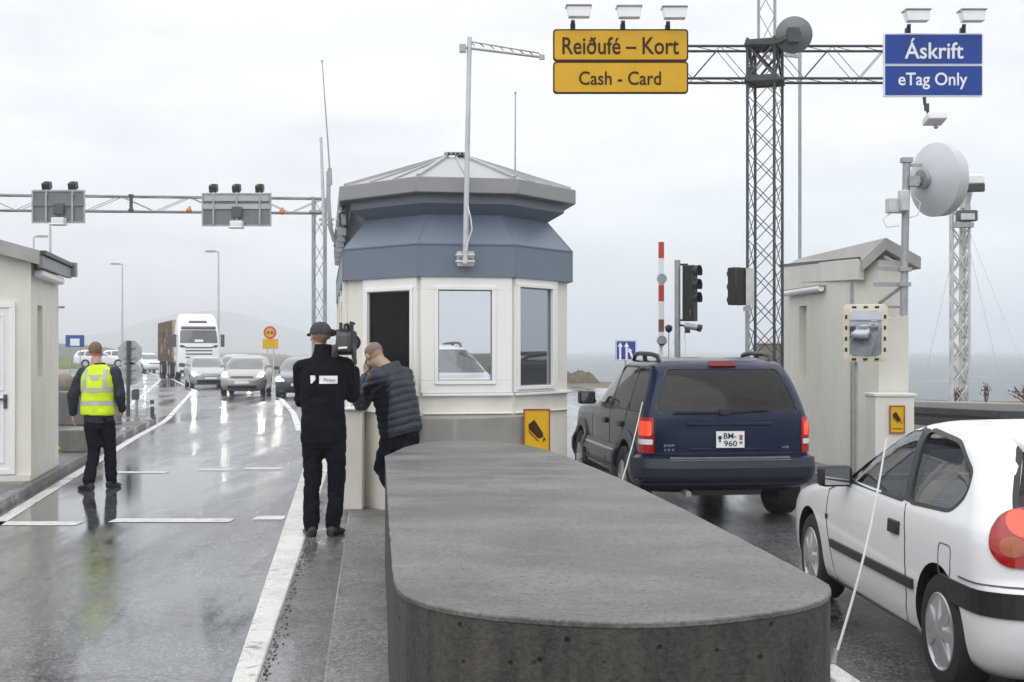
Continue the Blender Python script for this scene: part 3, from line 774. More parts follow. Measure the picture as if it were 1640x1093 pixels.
def floodlight(label, o, group):
    t = thing('sign_floodlight', label, 'floodlight', o, group=group)
    o = Vector(o)
    b = MB(); b.cyl(o + Vector((-.05, .02, 0)), o + Vector((-.05, -.05, .11)), 0.03, n=8); b.box(o + Vector((-.05, 0.02, .03)), (.07, .07, .08)); b.build('neck', M['black'], t)
    oo = o + Vector((.03, -.14, .19))
    b = MB(); b.loft([[oo + Vector(p) for p in ((-.175, -.10, .08), (.165, -.10, .08), (.15, -.10, -.07), (-.15, -.10, -.07))], [oo + Vector(p) for p in ((-.175, .10, .08), (.165, .10, .08), (.15, .05, -.07), (-.15, .05, -.07))]])
    b.build('lamp_body', M['lamp_lens'], t, bevel=0.008)
    b = MB(); b.box(oo + Vector((-.005, 0, .09)), (.365, .24, .016)); b.bar(oo + Vector((-.175, -.1, .08)), oo + Vector((-.20, -.1, .04)), .02, .02); b.build('visor', M['steel'], t)
    return t
def board(o, w, h, m_face, m_edge, root, t=0.05, r=0.05, edge=0.022):
    """rounded sign board facing -Y centred at o"""
    o = Vector(o)
    def rr(w, h, r, y):
        pts = []
        for cx, cz, a in ((w / 2 - r, h / 2 - r, 0), (-w / 2 + r, h / 2 - r, 90), (-w / 2 + r, -h / 2 + r, 180), (w / 2 - r, -h / 2 + r, 270)):
            pts += [o + Vector((cx + r * math.cos(R(a + k * 18)), y, cz + r * math.sin(R(a + k * 18)))) for k in range(6)]
        return pts
    b = MB(); b.loft([rr(w, h, r, t), rr(w, h, r, 0)]); e_ = b.build('panel', m_edge, root)
    b = MB(); b.loft([rr(w - 2 * edge, h - 2 * edge, r - edge * .6, 0.004), rr(w - 2 * edge, h - 2 * edge, r - edge * .6, -0.006)]); b.build('face', m_face, e_)
    return e_
X = Vector((1, 0, 0)); NY = Vector((0, -1, 0))
k = D / F
t = thing('overhead_sign', 'yellow two-panel overhead sign reading Reiðufé - Kort and Cash - Card', 'sign', P(994, 98, D - .06))
e1 = board(P(994, 72.5, D - .06), 216 * k, 51 * k, M['yellow'], M['brown_ink'], t)
e2 = board(P(994, 124.5, D - .06), 216 * k, 51 * k, M['yellow'], M['brown_ink'], t)
text_mesh('lettering', 'Reiðufé – Kort', M['brown_ink'], e1, P(994, 73.5, D - .068), X, Z, NY, 186 * k, 28 * k, 0.0125)
text_mesh('lettering', 'Cash - Card', M['brown_ink'], e2, P(993, 125.5, D - .068), X, Z, NY, 131 * k, 22 * k, 0.012)
for i, x in enumerate((923, 1003, 1075)):
    floodlight(['leftmost of three pale floodlights on top of the yellow overhead sign', 'middle of three pale floodlights on top of the yellow overhead sign', 'rightmost of three pale floodlights on top of the yellow overhead sign'][i], P(x, 46.5 + i, D - .03), 'floodlights on the overhead signs')
t = thing('overhead_sign', 'blue two-panel overhead sign with white border reading Áskrift and eTag Only', 'sign', P(1495, 104, D - .06))
e1 = board(P(1495, 79, D - .06), 159 * k, 51 * k, M['blue'], M['white_ink'], t, r=.025, edge=.02)
e2 = board(P(1495, 129.5, D - .06), 159 * k, 51 * k, M['blue'], M['white_ink'], t, r=.025, edge=.02)
text_mesh('lettering', 'Áskrift', M['white_ink'], e1, P(1496, 78, D - .068), X, Z, NY, 94 * k, 33 * k, 0.012)
text_mesh('lettering', 'eTag Only', M['white_ink'], e2, P(1494, 130, D - .068), X, Z, NY, 110 * k, 27 * k, 0.012)
for i, x in enumerate((1460, 1548)):
    floodlight(['pale floodlight on the left half of the blue overhead sign', 'pale floodlight on the right half of the blue overhead sign'][i], P(x, 53, D - .03), 'floodlights on the overhead signs')
t = thing('tag_reader', 'small white tag reader hanging under the blue overhead sign', 'tag reader', P(1481, 156, D))
b = MB(); b.tube([P(1480, 150, D), P(1481, 166, D), P(1487, 182, D)], 0.025, 8); b.box(P(1484, 172, D), (.06, .06, .10)); b.build('arm', M['steel_dark'], t)
b = MB(); b.box(P(1497, 191, D - .1), (.27, .30, .10), rx=R(-12)); b.box(P(1500, 181, D - .05), (.10, .12, .03)); b.build('housing', M['white_metal'], t, bevel=0.015)
b = MB(); b.ball(P(1499, 203, D - .1), .035, 10); b.build('lens', M['steel'], t, smooth=60)
# dish on the gantry seen from behind
def dish(label, o, axis, rad, dm, shroud=0.0):
    t = thing('dish_antenna', label, 'dish antenna', o)
    pr = [(0.0, 0.02)] + [(0.33 * rad * (q / 8) ** 2 + .01, rad * q / 8) for q in range(1, 9)]
    if shroud: pr += [(pr[-1][0] + shroud, rad * .97)] + [(pr[-1][0] + shroud + .10 * rad * math.sin(math.pi / 2 * q / 4), rad * .97 * math.cos(math.pi / 2 * q / 4) + .004) for q in range(1, 5)]
    else: pr += [(pr[-1][0] + .03, rad), (pr[-1][0] + .03, rad * .97), (pr[-1][0] + .09, rad * .6), (pr[-1][0] + .11, 0.01)]
    b = MB(); b.lathe(pr, o, axis, 40); b.build('reflector', dm, t, smooth=35)
    return t
dp = P(1272, 55, 18.75)
ax = Vector((0.16, 0.95, 0.12)).normalized()
t = dish('round grey dish antenna seen from behind at the top of the dark gantry mast', dp, ax, 0.26, M['sign_back'])
b = MB(); b.cyl(dp - ax * .06, dp, .09, n=16); b.box(dp - ax * .10 + Vector((-.02, 0, -.03)), (.16, .14, .2)); b.bar(dp - ax * .08, (legs[1][0], legs[1][1], dp.z - .1), .06, .06)
b.bar(dp - ax * .1 + Vector((0, 0, -.1)), (legs[2][0], legs[2][1], gz1), .05, .05); b.build('mount', M['steel_dark'], t)
t = thing('steel_post', 'slim plain steel post rising behind the right-hand booth next to the dark gantry mast', 'post', (P(1281, 0, 22).x, 22, 0))
b = MB(); b.cyl((P(1281, 0, 22).x, 22, 0), (P(1281, 0, 22).x, 22, P(0, 84, 22).z), 0.028, n=10); b.bar((P(1281, 0, 22).x - .25, 22, P(0, 88, 22).z), (P(1281, 0, 22).x + .03, 22, P(0, 88, 22).z - .03), .05, .06); b.build('shaft', M['steel'], t, smooth=40)

# ------------------------------------------------------------------ far left gantry, seen from behind
D2 = 37.0
gan2 = thing('gantry', 'far pale gantry spanning the approach lanes on the left with grey sign backs', 'gantry', (P(510, 0, 38).x, 38, 0))
a, c = P(-90, 335.5, 36.4), P(518, 341, 38.0)
b = MB(); boom(b, a, c, 0.42, 0.34, 0.9, 0.028, 0.010); b.build('boom', M['steel'], gan2)
lg = [(P(501.5, 0, 38).x, 37.9), (P(519.5, 0, 38).x, 37.9), (P(520, 0, 38).x, 38.25), (P(502, 0, 38).x, 38.25)]
b = MB(); truss(b, lg, 0, c.z + .45, 0.6, 0.028, 0.010, cross=False); b.box((lg[0][0] + .15, 37.85, c.z + .02), (.45, .2, .07)); b.build('mast', M['steel'], gan2)
b = MB(); q = P(210, 326, 36.9); b.box(q, (.07, .10, .50)); b.box(q + Z * .2, (.12, .12, .09)); b.box(q - Z * .2, (.12, .12, .09)); b.build('splice_clamp', M['steel_dark'], gan2)
def sign_back(label, px0, px1, py0, py1, d, rails, m_hi):
    o = P((px0 + px1) / 2, (py0 + py1) / 2, d); w, h = (px1 - px0) * d / F, (py1 - py0) * d / F
    t = thing('overhead_sign', label, 'sign', o, group='sign backs on the far gantry')
    b = MB(); b.box(o, (w, .05, h)); b.build('panel', M['sign_back'], t, bevel=0.01)
    b = MB()
    for r in rails: b.box(P(r, (py0 + py1) / 2, d - .06), (.05, .05, h * .96))
    b.box(o + Vector((0, -.05, h * .10)), (w * .98, .03, .14), mi=1)
    if m_hi: b.box(o + Vector((0, -.05, h * .36)), (w * .96, .03, .16), mi=1)
    b.build('mounting_rail', [M['steel'], m_hi or M['sign_back']], t)
    b = MB(); b.frame(o + Vector((0, -.03, 0)), X, Z, NY, -w / 2 - .02, w / 2 + .02, -h / 2 - .02, h / 2 + .02, .045, .03); b.build('frame', M['steel'], t)
    b = MB(); q = P((px0 + px1) / 2, py1 - 22, d - .1); b.box(q, (.28, .12, .3)); b.build('backing_box', M['darkgrey'], t, bevel=.02)
    b = MB(); q = P((px0 + px1) / 2, py1 - 3, d - .2); b.box(q, (.34, .3, .16)); b.box(q - Z * .10 - Vector((.02, 0, 0)), (.40, .34, .05)); b.build('tag_reader_housing', M['white_metal'], t, bevel=.02)
sign_back('dark grey back of the smaller two-lamp sign on the far left gantry', 53, 136, 306, 357, 36.3, (74, 116), None)
sign_back('paler grey back of the wider three-lamp sign on the far left gantry', 325, 434, 311, 362, 36.9, (342, 379, 416), M['sign_back_pale'])
names = {75: 'left dark floodlight above the smaller sign back on the far gantry', 117: 'right dark floodlight above the smaller sign back on the far gantry',
         342: 'leftmost dark floodlight above the wider sign back on the far gantry', 379: 'middle dark floodlight above the wider sign back on the far gantry', 416: 'rightmost dark floodlight above the wider sign back on the far gantry'}
for x, lb in names.items():
    d = 36.3 if x < 200 else 36.9
    y = 298 if x < 200 else 302
    q = P(x, y, d + .1)
    t = thing('sign_floodlight', lb, 'floodlight', P(x, y + 10, d), group='floodlights on the far gantry')
    b = MB(); b.box(q, (.22, .26, .20), rx=R(20)); b.box(q + Vector((.04, -.1, .05)), (.12, .1, .12)); b.build('lamp_body', M['black'], t, bevel=.02)
    b = MB(); b.cyl(P(x, y + 14, d - .05), q, .03, n=8); b.build('neck', M['steel_pale'], t)
for x, y, lb in ((303, 338, 'small orange lamp under the far boom left of the wider sign back'), (452, 340, 'small orange lamp under the far boom right of the wider sign back')):
    q = P(x, y, 36.9)
    t = thing('warning_lamp', lb, 'lamp', q, group='orange lamps on the far gantry')
    b = MB(); b.lathe([(-.05, .02), (-.03, .075), (.05, .08), (.08, .05), (.09, .01)], q, (0, -1, 0), 14); b.build('lens', M['orange'], t, smooth=40)
    b = MB(); b.box(q + Vector((0, .05, .06)), (.06, .06, .14)); b.build('clip', M['steel'], t)

# ------------------------------------------------------------------ small booths on both sides
def cutter(a, c, s0, s1, z0, z1, depth, m):
    """box cutting a slit into the wall a->c (outer side to the right of travel)"""
    o, u, n = facet(a, c)
    b = MB(); b.slab(o, u, Z, n, s0, s1, z0, z1, -depth, 0.2)
    return b.build('slit', m)
# right
C0, C1, C2, C3, C4, C5 = (Vector(v) for v in ((4.19, 20.6), (4.475, 17.35), (4.68, 16.95), (5.06, 16.95), (5.34, 18.4), (5.15, 20.9)))
RB = [C0, C1, C2, C3, C4, C5]
rb = thing('small_booth', 'small weathered cream booth with gabled grey roof and traffic mirror on the right', 'booth', (4.8, 18.5, 0))
b = MB(); b.prism(RB, 0.0, 2.86)
w = b.build('wall', [M['cream2']], rb)
s0, s1 = on_facet(C0, C1, 1280), on_facet(C0, C1, 1292)
cu = cutter(C0, C1, s0, s1, 1.28, 2.36, 0.09, M['cream2']); cu.location = -Vector((4.8, 18.5, 0)); w.parent = None
bool_cut(w, [cu]); w.parent = rb
E1, E0, R1, E2 = P(1381, 416, 17.05), P(1252, 428, 20.8), P(1419, 381, 16.78), P(1475, 412, 16.85)
dv = Vector((E0.x - E1.x, E0.y - E1.y, 0))
R0, E3 = R1 + dv, E2 + dv
th = 0.15
b = MB()
for p, q, r, s_ in ((E1, R1, R0, E0), (R1, E2, E3, R0)):
    b.loft([[v - Z * th for v in (p, q, r, s_)], [p, q, r, s_]])
b.build('roof', M['roof_grey'], rb)
b = MB(); b.loft([[E1 - Z * .26 + Vector((.05, .08, 0)), E0 - Z * .26 + Vector((.05, 0, 0)), E0 - Z * .1 + Vector((.05, 0, 0)), E1 - Z * .10 + Vector((.05, .08, 0))], [E1 - Z * .26 + Vector((-.05, .0, 0)), E0 - Z * .26 + Vector((-.03, 0, 0)), E0 + Z * .015 + Vector((-.03, 0, 0)), E1 + Z * .015 + Vector((-.05, 0, 0))]])
b.build('eave_box', M['cream2'], rb, bevel=.008)
b = MB(); b.bar(E1 + Vector((-.02, .1, .02)), E0 + Vector((-.02, 0, .02)), .05, .04); b.build('gutter', M['darkgrey'], rb)
b = MB(); gp = [E1 + Vector((.06, .22, -.2)), R1 + Vector((0, .22, -.12)), E2 + Vector((-.1, .22, -.2)), E2 + Vector((-.1, .22, -.5)), E1 + Vector((.06, .22, -.5))]
b.loft([gp, [p + Vector((0, .1, 0)) for p in gp]]); b.build('gable_wall', M['cream2'], rb)
o, u, n = facet(C0, C1)
f0, f1 = on_facet(C0, C1, 1264), on_facet(C0, C1, 1323)
b = MB(); b.slab(o, u, Z, n, f0, f1, 2.585, 2.62, 0, .10, 0); b.build('light_base', M['steel'], rb)
b = MB(); b.cyl(o + u * f0 + n * .07 + Z * 2.57, o + u * f1 + n * .07 + Z * 2.57, .045, n=12); b.build('wall_light', M['white_metal'], rb, smooth=40)
b = MB(); b.cyl(Vector((C1.x, C1.y, .12)) + n * .03 - u * .04, Vector((C1.x, C1.y, 2.6)) + n * .03 - u * .04, .016, n=8)
b.build('conduit', M['steel'], rb, smooth=40)
# low wall in front with its warning sign
b = MB(); lw0, lw1 = P(1402, 0, 16.45).x, P(1464, 0, 16.45).x
lw = thing('low_wall', 'low cream wall with flat cap in front of the right-hand booth', 'wall', ((lw0 + lw1) / 2, 16.6, 0))
b.box2((lw0, 16.45, 0), (lw1, 16.90, 1.13)); b.build('wall_body', M['cream2'], lw)
b = MB(); b.box2((lw0 - .02, 16.43, 1.13), (lw1 + .03, 16.92, 1.17)); b.build('cap', M['cream2'], lw, bevel=.008)
camera_sign('yellow camera warning sign on the low cream wall of the right-hand booth', P(1436.5, 672, 16.44), X, NY, 0.165, 0.32)
# traffic mirror
o_ = P(1386, 534, 16.3)
mn = Vector((-0.20, -1, -0.10)).normalized(); mu = Vector((0, 0, 1)).cross(mn).normalized() * -1
mu = Vector((-mn.y, mn.x, 0)).normalized(); mzv = mn.cross(mu) * -1
if mzv.z < 0: mzv = -mzv
tm = thing('traffic_mirror', 'rectangular traffic mirror with cream frame and black edge dashes on the right-hand booth', 'mirror', o_)
def rrect(w, h, r, n_=6):
    pts = []
    for cx, cz, a in ((w / 2 - r, h / 2 - r, 0), (-w / 2 + r, h / 2 - r, 90), (-w / 2 + r, -h / 2 + r, 180), (w / 2 - r, -h / 2 + r, 270)):
        pts += [(cx + r * math.cos(R(a + k * 90 / (n_ - 1))), cz + r * math.sin(R(a + k * 90 / (n_ - 1)))) for k in range(n_)]
    return pts
def mp3(pts, d): return [o_ + mu * x + mzv * z + mn * d for x, z in pts]
W_, H_ = 0.53, 0.71
M['mirror_frame'] = mat('cream_mirror_frame', (0.72, 0.66, 0.52), 0.5, var=0.06, vscale=6)
b = MB(); b.loft([mp3(rrect(W_ * .9, H_ * .9, .05), -.07), mp3(rrect(W_, H_, .06), -.03), mp3(rrect(W_, H_, .06), .0), mp3(rrect(W_ - .16, H_ - .16, .03), .02)], cap1=True)
fr = b.build('mirror_frame', M['mirror_frame'], tm, smooth=30)
b = MB(); gw, gh = W_ - .15, H_ - .15
rows = []
for i in range(9):
    for_row = []
    for j in range(9):
        x, z = (j / 8 - .5) * gw, (i / 8 - .5) * gh
        for_row.append(o_ + mu * x + mzv * z + mn * (.045 - .25 * (x * x + z * z)))
    rows.append(for_row)
b.loft(rows, closed=False, cap0=False, cap1=False); b.build('mirror_glass', mat('convex_mirror_glass', (0.50, 0.53, 0.57), 0.05, metal=0.95), tm, smooth=80)
b = MB()
for k in range(3):
    for z in (H_ / 2 - .035, -H_ / 2 + .035): b.slab(o_, mu, mzv, mn, (k - 1) * .135 - .026, (k - 1) * .135 + .026, z - .014, z + .014, .0, .014)
for k in range(4):
    for x in (W_ / 2 - .035, -W_ / 2 + .035): b.slab(o_, mu, mzv, mn, x - .014, x + .014, (k - 1.5) * .135 - .024, (k - 1.5) * .135 + .024, .0, .014)
b.build('edge_dash', M['black'], fr)
b = MB(); b.cyl((P(1371, 0, 16.45).x, 16.45, .116), (P(1371, 0, 16.45).x, 16.45, o_.z + .1), .021, n=10); b.bar((P(1371, 0, 16.45).x, 16.45, o_.z), o_ - mn * .05, .05, .05); b.build('pole', M['steel'], tm, smooth=40)
# dish mast on the booth's gable
Yd = 16.45
dm_ = thing('dish_mast', 'thick grey bracket mast clamped to the gable of the right-hand booth', 'mast', P(1447, 505, Yd))
b = MB(); b.cyl(P(1447, 505, Yd), P(1452, 255, Yd), .047, n=14); b.box(P(1452, 257, Yd), (.13, .12, .06)); b.build('pole', M['steel'], dm_, smooth=40)
b = MB(); b.bar(P(1400, 456, 16.7), P(1449, 456, Yd), .05, .05); b.bar(P(1408, 486, 16.9), P(1444, 460, Yd), .03, .03); b.bar(P(1404, 430, 16.7), P(1449, 432, Yd), .035, .05); b.bar(P(1410, 492, 16.9), P(1446, 492, Yd), .03, .03)
b.bar(P(1418, 412, 16.7), P(1448, 428, Yd), .03, .03); b.box(P(1449, 432, Yd), (.14, .13, .05)); b.box(P(1448, 456, Yd), (.14, .13, .05)); b.build('bracket', M['steel'], dm_)
b = MB(); b.box(P(1434, 330, Yd - .03), (.22, .12, .18), rz=R(12)); b.box(P(1447, 322, Yd - .07), (.11, .14, .26)); b.build('radio_box', M['steel_pale'], dm_, bevel=.012)
b = MB(); b.tube([P(1428, 340, Yd), P(1414, 352, Yd), P(1420, 364, Yd), P(1440, 362, Yd)], .008, 6); b.build('cable', M['white_metal'], dm_, smooth=60); b = MB(); b.tube([P(1452, 350, Yd), P(1470, 345, Yd), P(1474, 325, Yd), P(1462, 315, Yd)], .008, 6); b.build('cable', M['white_metal'], dm_, smooth=60); b = MB(); b.tube([P(1412, 506, Yd + .2), P(1432, 512, Yd), P(1447, 505, Yd)], .007, 6); b.build('cable', M['white_metal'], dm_, smooth=60)
dp2 = P(1479, 288, Yd)
ax2 = Vector((0.86, 0.36, 0.03)).normalized()
M['dish_white'] = mat('white_dish_shell', (0.52, 0.54, 0.57), 0.4, var=0.04, vscale=3)
t = dish('large white shrouded dish antenna on the bracket mast above the right-hand booth', dp2, ax2, 0.46, M['dish_white'], shroud=0.16)
b = MB(); b.cyl(dp2 - ax2 * .05, dp2 + ax2 * .03, .12, n=20); b.bar(dp2 - ax2 * .05, P(1453, 291, Yd), .07, .09); b.bar(dp2 + Vector((-.02, 0, .18)), P(1453, 265, Yd), .035, .035); b.box(P(1462, 291, Yd - .03), (.12, .14, .12)); b.build('mount', M['steel'], t)

# left booth at the frame edge
K0, K1 = Vector((-6.27, 18.36)), Vector((-5.85, 16.15))
fd = Vector((-1, -0.19)).normalized()
K2 = K1 + fd * 2.3
K3 = K2 + (K0 - K1)
LBo = (-6.9, 17.2, 0)
lb = thing('small_booth', 'small cream booth with white door and grey roof cut by the left edge', 'booth', LBo)
b = MB(); b.prism([K2, K1, K0, K3], 0.0, 2.78)
w = b.build('wall', [M['cream']], lb)
cu = cutter(K1, K0, on_facet(K1, K0, 60), on_facet(K1, K0, 68), 1.36, 2.27, 0.09, M['cream2']); cu.location = -Vector(LBo); w.parent = None
bool_cut(w, [cu]); w.parent = lb
o, u, n = facet(K2, K1)
d1 = on_facet(K2, K1, 25); d0 = d1 - 0.98
b = MB(); b.frame(o, u, Z, n, d0, d1, .20, 2.29, .07, .04); df = b.build('door_frame', M['frame_white'], lb, bevel=.005)
b = MB(); b.slab(o, u, Z, n, d0 + .07, d1 - .07, .27, 2.22, .0, .022); dr = b.build('door', M['white_metal'], lb)
b = MB(); b.frame(o, u, Z, n, d0 + .14, d1 - .13, .34, 1.14, .018, .012, back=.022); b.frame(o, u, Z, n, d0 + .14, d1 - .13, 1.22, 2.14, .018, .012, back=.022); b.build('door_panel', M['frame_white'], dr)
b = MB(); b.slab(o, u, Z, n, d1 - .135, d1 - .09, 1.0, 1.17, .022, .035); b.slab(o, u, Z, n, d1 - .24, d1 - .10, 1.10, 1.125, .05, .07); b.slab(o, u, Z, n, d1 - .125, d1 - .10, 1.10, 1.125, .03, .06); b.build('handle', M['darkgrey'], dr)
b = MB(); b.slab(o, u, Z, n, d0 - .05, 2.3, .118, .19, 0, .045); b.build('base_course', M['cream2'], lb)
sd_ = Vector((K0.x - K1.x, K0.y - K1.y, 0)).normalized(); fv = Vector((fd.x, fd.y, 0))
e1 = Vector((K1.x, K1.y, 2.91)) - fv * .12 - sd_ * .18
r1 = Vector((K1.x, K1.y, 3.26)) + fv * 1.15 - sd_ * .18
e2 = Vector((K1.x, K1.y, 2.91)) + fv * 2.42 - sd_ * .18
ln2 = (K0 - K1).length + .36
b = MB()
for p, q in ((e1, r1), (r1, e2)):
    b.loft([[p - Z * .17, q - Z * .17, q + sd_ * ln2 - Z * .17, p + sd_ * ln2 - Z * .17], [p, q, q + sd_ * ln2, p + sd_ * ln2]])
b.build('roof', M['roof_grey'], lb)
b = MB(); gp = [e1 + fv * .12 + sd_ * .2 - Z * .14, r1 + sd_ * .2 - Z * .12, e2 - fv * .12 + sd_ * .2 - Z * .14, e2 - fv * .12 + sd_ * .2 - Z * .4, e1 + fv * .12 + sd_ * .2 - Z * .4]
b.loft([gp, [p + sd_ * .1 for p in gp]]); b.build('gable_wall', M['cream'], lb)
b = MB(); b.bar(e1 - fv * .03 + sd_ * .1 - Z * .02, e1 - fv * .03 + sd_ * ln2 - Z * .02, .07, .05, 1); b.bar(e1 - fv * .0 - Z * .13 + sd_ * .1, e1 + sd_ * ln2 - Z * .13, .06, .14); b.box(e1 + sd_ * ln2 - Z * .08 - fv * .03, (.14, .08, .2), mi=0); b.build('gutter', [M['fascia'], M['darkgrey']], lb)
o, u, n = facet(K1, K0)
b = MB(); L0 = (K0 - K1).length; b.slab(o, u, Z, n, .15, L0 - .25, 2.60, 2.70, 0, .12); b.build('wall_light', M['white_metal'], lb, bevel=.03)
b = MB(); b.cyl(Vector((K0.x, K0.y, 2.3)) - sd_ * .02, Vector((K0.x, K0.y, 2.3)) - sd_ * .02 - fv * .05, .012, n=8); b.box(Vector((K0.x, K0.y, 2.3)) - sd_ * .02 - fv * .06, (.04, .05, .03)); b.build('wall_sensor', M['steel'], lb)

# concrete wall left of the right-hand booth
q = P(1236, 575, 21.6)
t = thing('concrete_wall', 'low grey-beige concrete wall end standing left of the right-hand booth', 'wall', (q.x, q.y, 0))
b = MB(); b.box2((P(1213, 0, 21.5).x, 21.5, 0), (P(1268, 0, 21.5).x, 21.9, P(0, 551, 21.5).z)); b.build('wall_body', M['plinth'], t, bevel=.015)
b = MB(); b.box2((P(1212, 0, 21.5).x, 21.48, P(0, 551, 21.5).z), (P(1269, 0, 21.5).x, 21.92, P(0, 549, 21.5).z)); b.build('cap', M['cream2'], t)

# ------------------------------------------------------------------ lane furniture
Yb = 20.6
t = thing('boom_gate', 'raised red and white striped boom arm with two grey reflector discs', 'boom gate', (P(1059, 0, Yb).x, Yb, 0))
b = MB(); x = P(1059, 0, Yb).x
for i, (y0, y1) in enumerate(((388, 414), (414, 457), (457, 483), (483, 512), (512, 532), (532, 545))):
    b.box2((x - .042, Yb - .025, P(0, y1, Yb).z), (x + .042, Yb + .025, P(0, y0, Yb).z), mi=(1, 0, 1, 0, 2, 0)[i])
M['brown'] = mat('faded_brown_red_paint', (0.20, 0.10, 0.05), 0.5, var=0.1, vscale=9)
b.build('arm', [M['white_metal'], M['red'], M['brown']], t)
for y in (447, 546):
    b = MB(); c = P(1059.5, y, Yb); b.cyl(c + Vector((0, -.03, 0)), c + Vector((0, -.05, 0)), .078, n=24)
    if y > 500: b.loft([[c + Vector((-.05, -.03, -.05)), c + Vector((.05, -.03, -.05)), c + Vector((0, -.03, -.12))], [c + Vector((-.05, -.05, -.05)), c + Vector((.05, -.05, -.05)), c + Vector((0, -.05, -.12))]])
    b.build('reflector', M['steel'], t, smooth=40)
b = MB(); b.box2((x - .03, Yb + .03, .9), (x + .03, Yb + .07, P(0, 545, Yb).z)); b.box2((x - .17, Yb + .02, 0), (x + .17, Yb + .36, 1.0)); b.build('post', M['white_metal'], t, bevel=.01)
Ys = 20.0
xs = P(1085, 0, Ys).x
t = thing('signal_post', 'grey steel signal post standing beside the red and white boom arm', 'post', (xs, Ys, 0))
b = MB(); b.cyl((xs, Ys, 0), (xs, Ys, P(0, 417, Ys).z), .045, n=12); b.build('shaft', M['steel'], t, smooth=40)
b = MB(); b.tube([P(1082, 538, Ys), P(1074, 560, Ys), P(1072, 590, Ys)], .007, 6); b.build('cable', M['white_metal'], t); b = MB(); b.tube([P(1096, 530, Ys), P(1098, 560, Ys), P(1095, 600, Ys)], .006, 6); b.build('cable', M['white_metal'], t)
t = thing('traffic_light', 'black three-lens traffic light with visors on the grey signal post', 'traffic light', P(1107, 516, Ys), group='black traffic lights')
b = MB(); o_ = P(1105, 470, Ys - .05); b.box(o_, (.19, .15, .84), rz=R(-35)); b.box(P(1094, 424, Ys), (.16, .04, .03)); b.box(P(1094, 513, Ys), (.16, .04, .03)); b.build('housing', M['black'], t, bevel=.02)
vd = Vector((.80, -.55, 0)).normalized()
b = MB(); lens = MB()
for y in (435, 457, 478):
    c = P(1111, y, Ys - .08)
    rg = []
    for q, rr_ in ((0, .085), (.10, .095)):
        rg.append([c + vd * q + Vector((-vd.y, vd.x, 0)) * (rr_ * math.cos(R(a))) + Z * (rr_ * math.sin(R(a))) for a in range(-40, 221, 20)])
    b.loft(rg, closed=False, cap0=False, cap1=False)
    rg2 = [[p + (c - p).normalized() * .006 for p in r] for r in rg]
    b.loft(rg2, closed=False, cap0=False, cap1=False)
    lens.cyl(c + vd * .0, c + vd * .012, .075, n=20)
b.build('visor', M['black'], t); lens.build('lens', M['darkgrey'], t)
b = MB(); c = P(1107, 503, Ys - .12); b.cyl(c, c + vd * .02, .07, n=18); b.build('lower_lens', M['darkgrey'], t)
t = thing('lane_camera', 'small grey camera pointing right below the traffic light on the signal post', 'camera', P(1090, 522, Ys), group=None)
b = MB(); b.cyl(P(1097, 522, Ys - .1), P(1121, 526, Ys - .2), .045, n=12); b.cyl(P(1118, 525, Ys - .19), P(1123, 526.5, Ys - .21), .055, n=12, mi=1); b.build('camera_body', [M['steel'], M['black']], t, smooth=40)
b = MB(); b.bar(P(1086, 521, Ys), P(1100, 522, Ys - .1), .04, .03); b.box(P(1101, 530, Ys - .12), (.07, .07, .07)); b.build('bracket', M['black'], t)
t = thing('post_lamp', 'tiny black lamp head on a thin stalk between boom arm and signal post', 'lamp', (P(1071, 0, 20.3).x, 20.3, 0))
b = MB(); b.cyl((P(1071, 0, 20.3).x, 20.3, 0), P(1071, 530, 20.3), .008, n=8); b.build('stalk', M['steel'], t)
b = MB(); b.lathe([(0, .02), (.03, .05), (.08, .06), (.11, .04), (.12, .01)], P(1071, 533, 20.3), (0, 0, 1), 14); b.build('lamp_head', M['black'], t, smooth=50)
Yt = 18.4
t = thing('traffic_light', 'black traffic light turned away with grey backing board beside the dark gantry mast', 'traffic light', (P(1197, 0, Yt).x, Yt, 0), group='black traffic lights')
b = MB(); b.box(P(1181, 459, Yt), (.24, .16, .52), rz=R(40)); 
for y in (438, 459, 480): b.cyl(P(1176, y, Yt - .02), P(1169, y + 1, Yt + .06), .062, .068, n=16)
b.build('housing', M['black'], t, bevel=.015)
b = MB(); b.box2((P(1194, 0, Yt).x, Yt - .04, P(0, 490, Yt).z), (P(1207, 0, Yt).x, Yt - .01, P(0, 430, Yt).z)); b.build('backing_board', M['steel_pale'], t)
b = MB(); b.cyl((P(1197, 0, Yt).x, Yt, 0), P(1197, 490, Yt), .03, n=10); b.build('pole', M['steel'], t, smooth=40)
b = MB(); b.box(P(1197, 495, Yt), (.1, .08, .06)); b.build('clamp', M['steel'], t)

def plate_sign(name, label, x, y0, y1, w_px, Y, face, posts, post_m, cat='sign', edge=None):
    o = P(x, (y0 + y1) / 2, Y); w, h = w_px * Y / F, (y1 - y0) * Y / F
    t = thing(name, label, cat, (o.x, Y, 0))
    b = MB(); b.box(o, (w, .03, h)); pn = b.build('panel', face, t, bevel=.008)
    if edge:
        b = MB(); b.frame(o + Vector((0, -.015, 0)), X, Z, NY, -w / 2 + .01, w / 2 - .01, -h / 2 + .01, h / 2 - .01, .03, .006); b.build('border', edge, pn)
    b = MB()
    for p in posts: b.cyl((P(p, 0, Y).x, Y + .05, 0), (P(p, 0, Y).x, Y + .05, o.z + h * .4), .035, n=8)
    b.build('post', post_m, t, smooth=40)
    return t, pn, o, w, h
t, pn, o_, w, h = plate_sign('lane_sign', 'blue lane sign with white arrows behind the dark blue car', 1002.5, 545, 578, 34, 46, M['blue'], (1002,), M['steel'], edge=M['white_ink'])
b = MB()
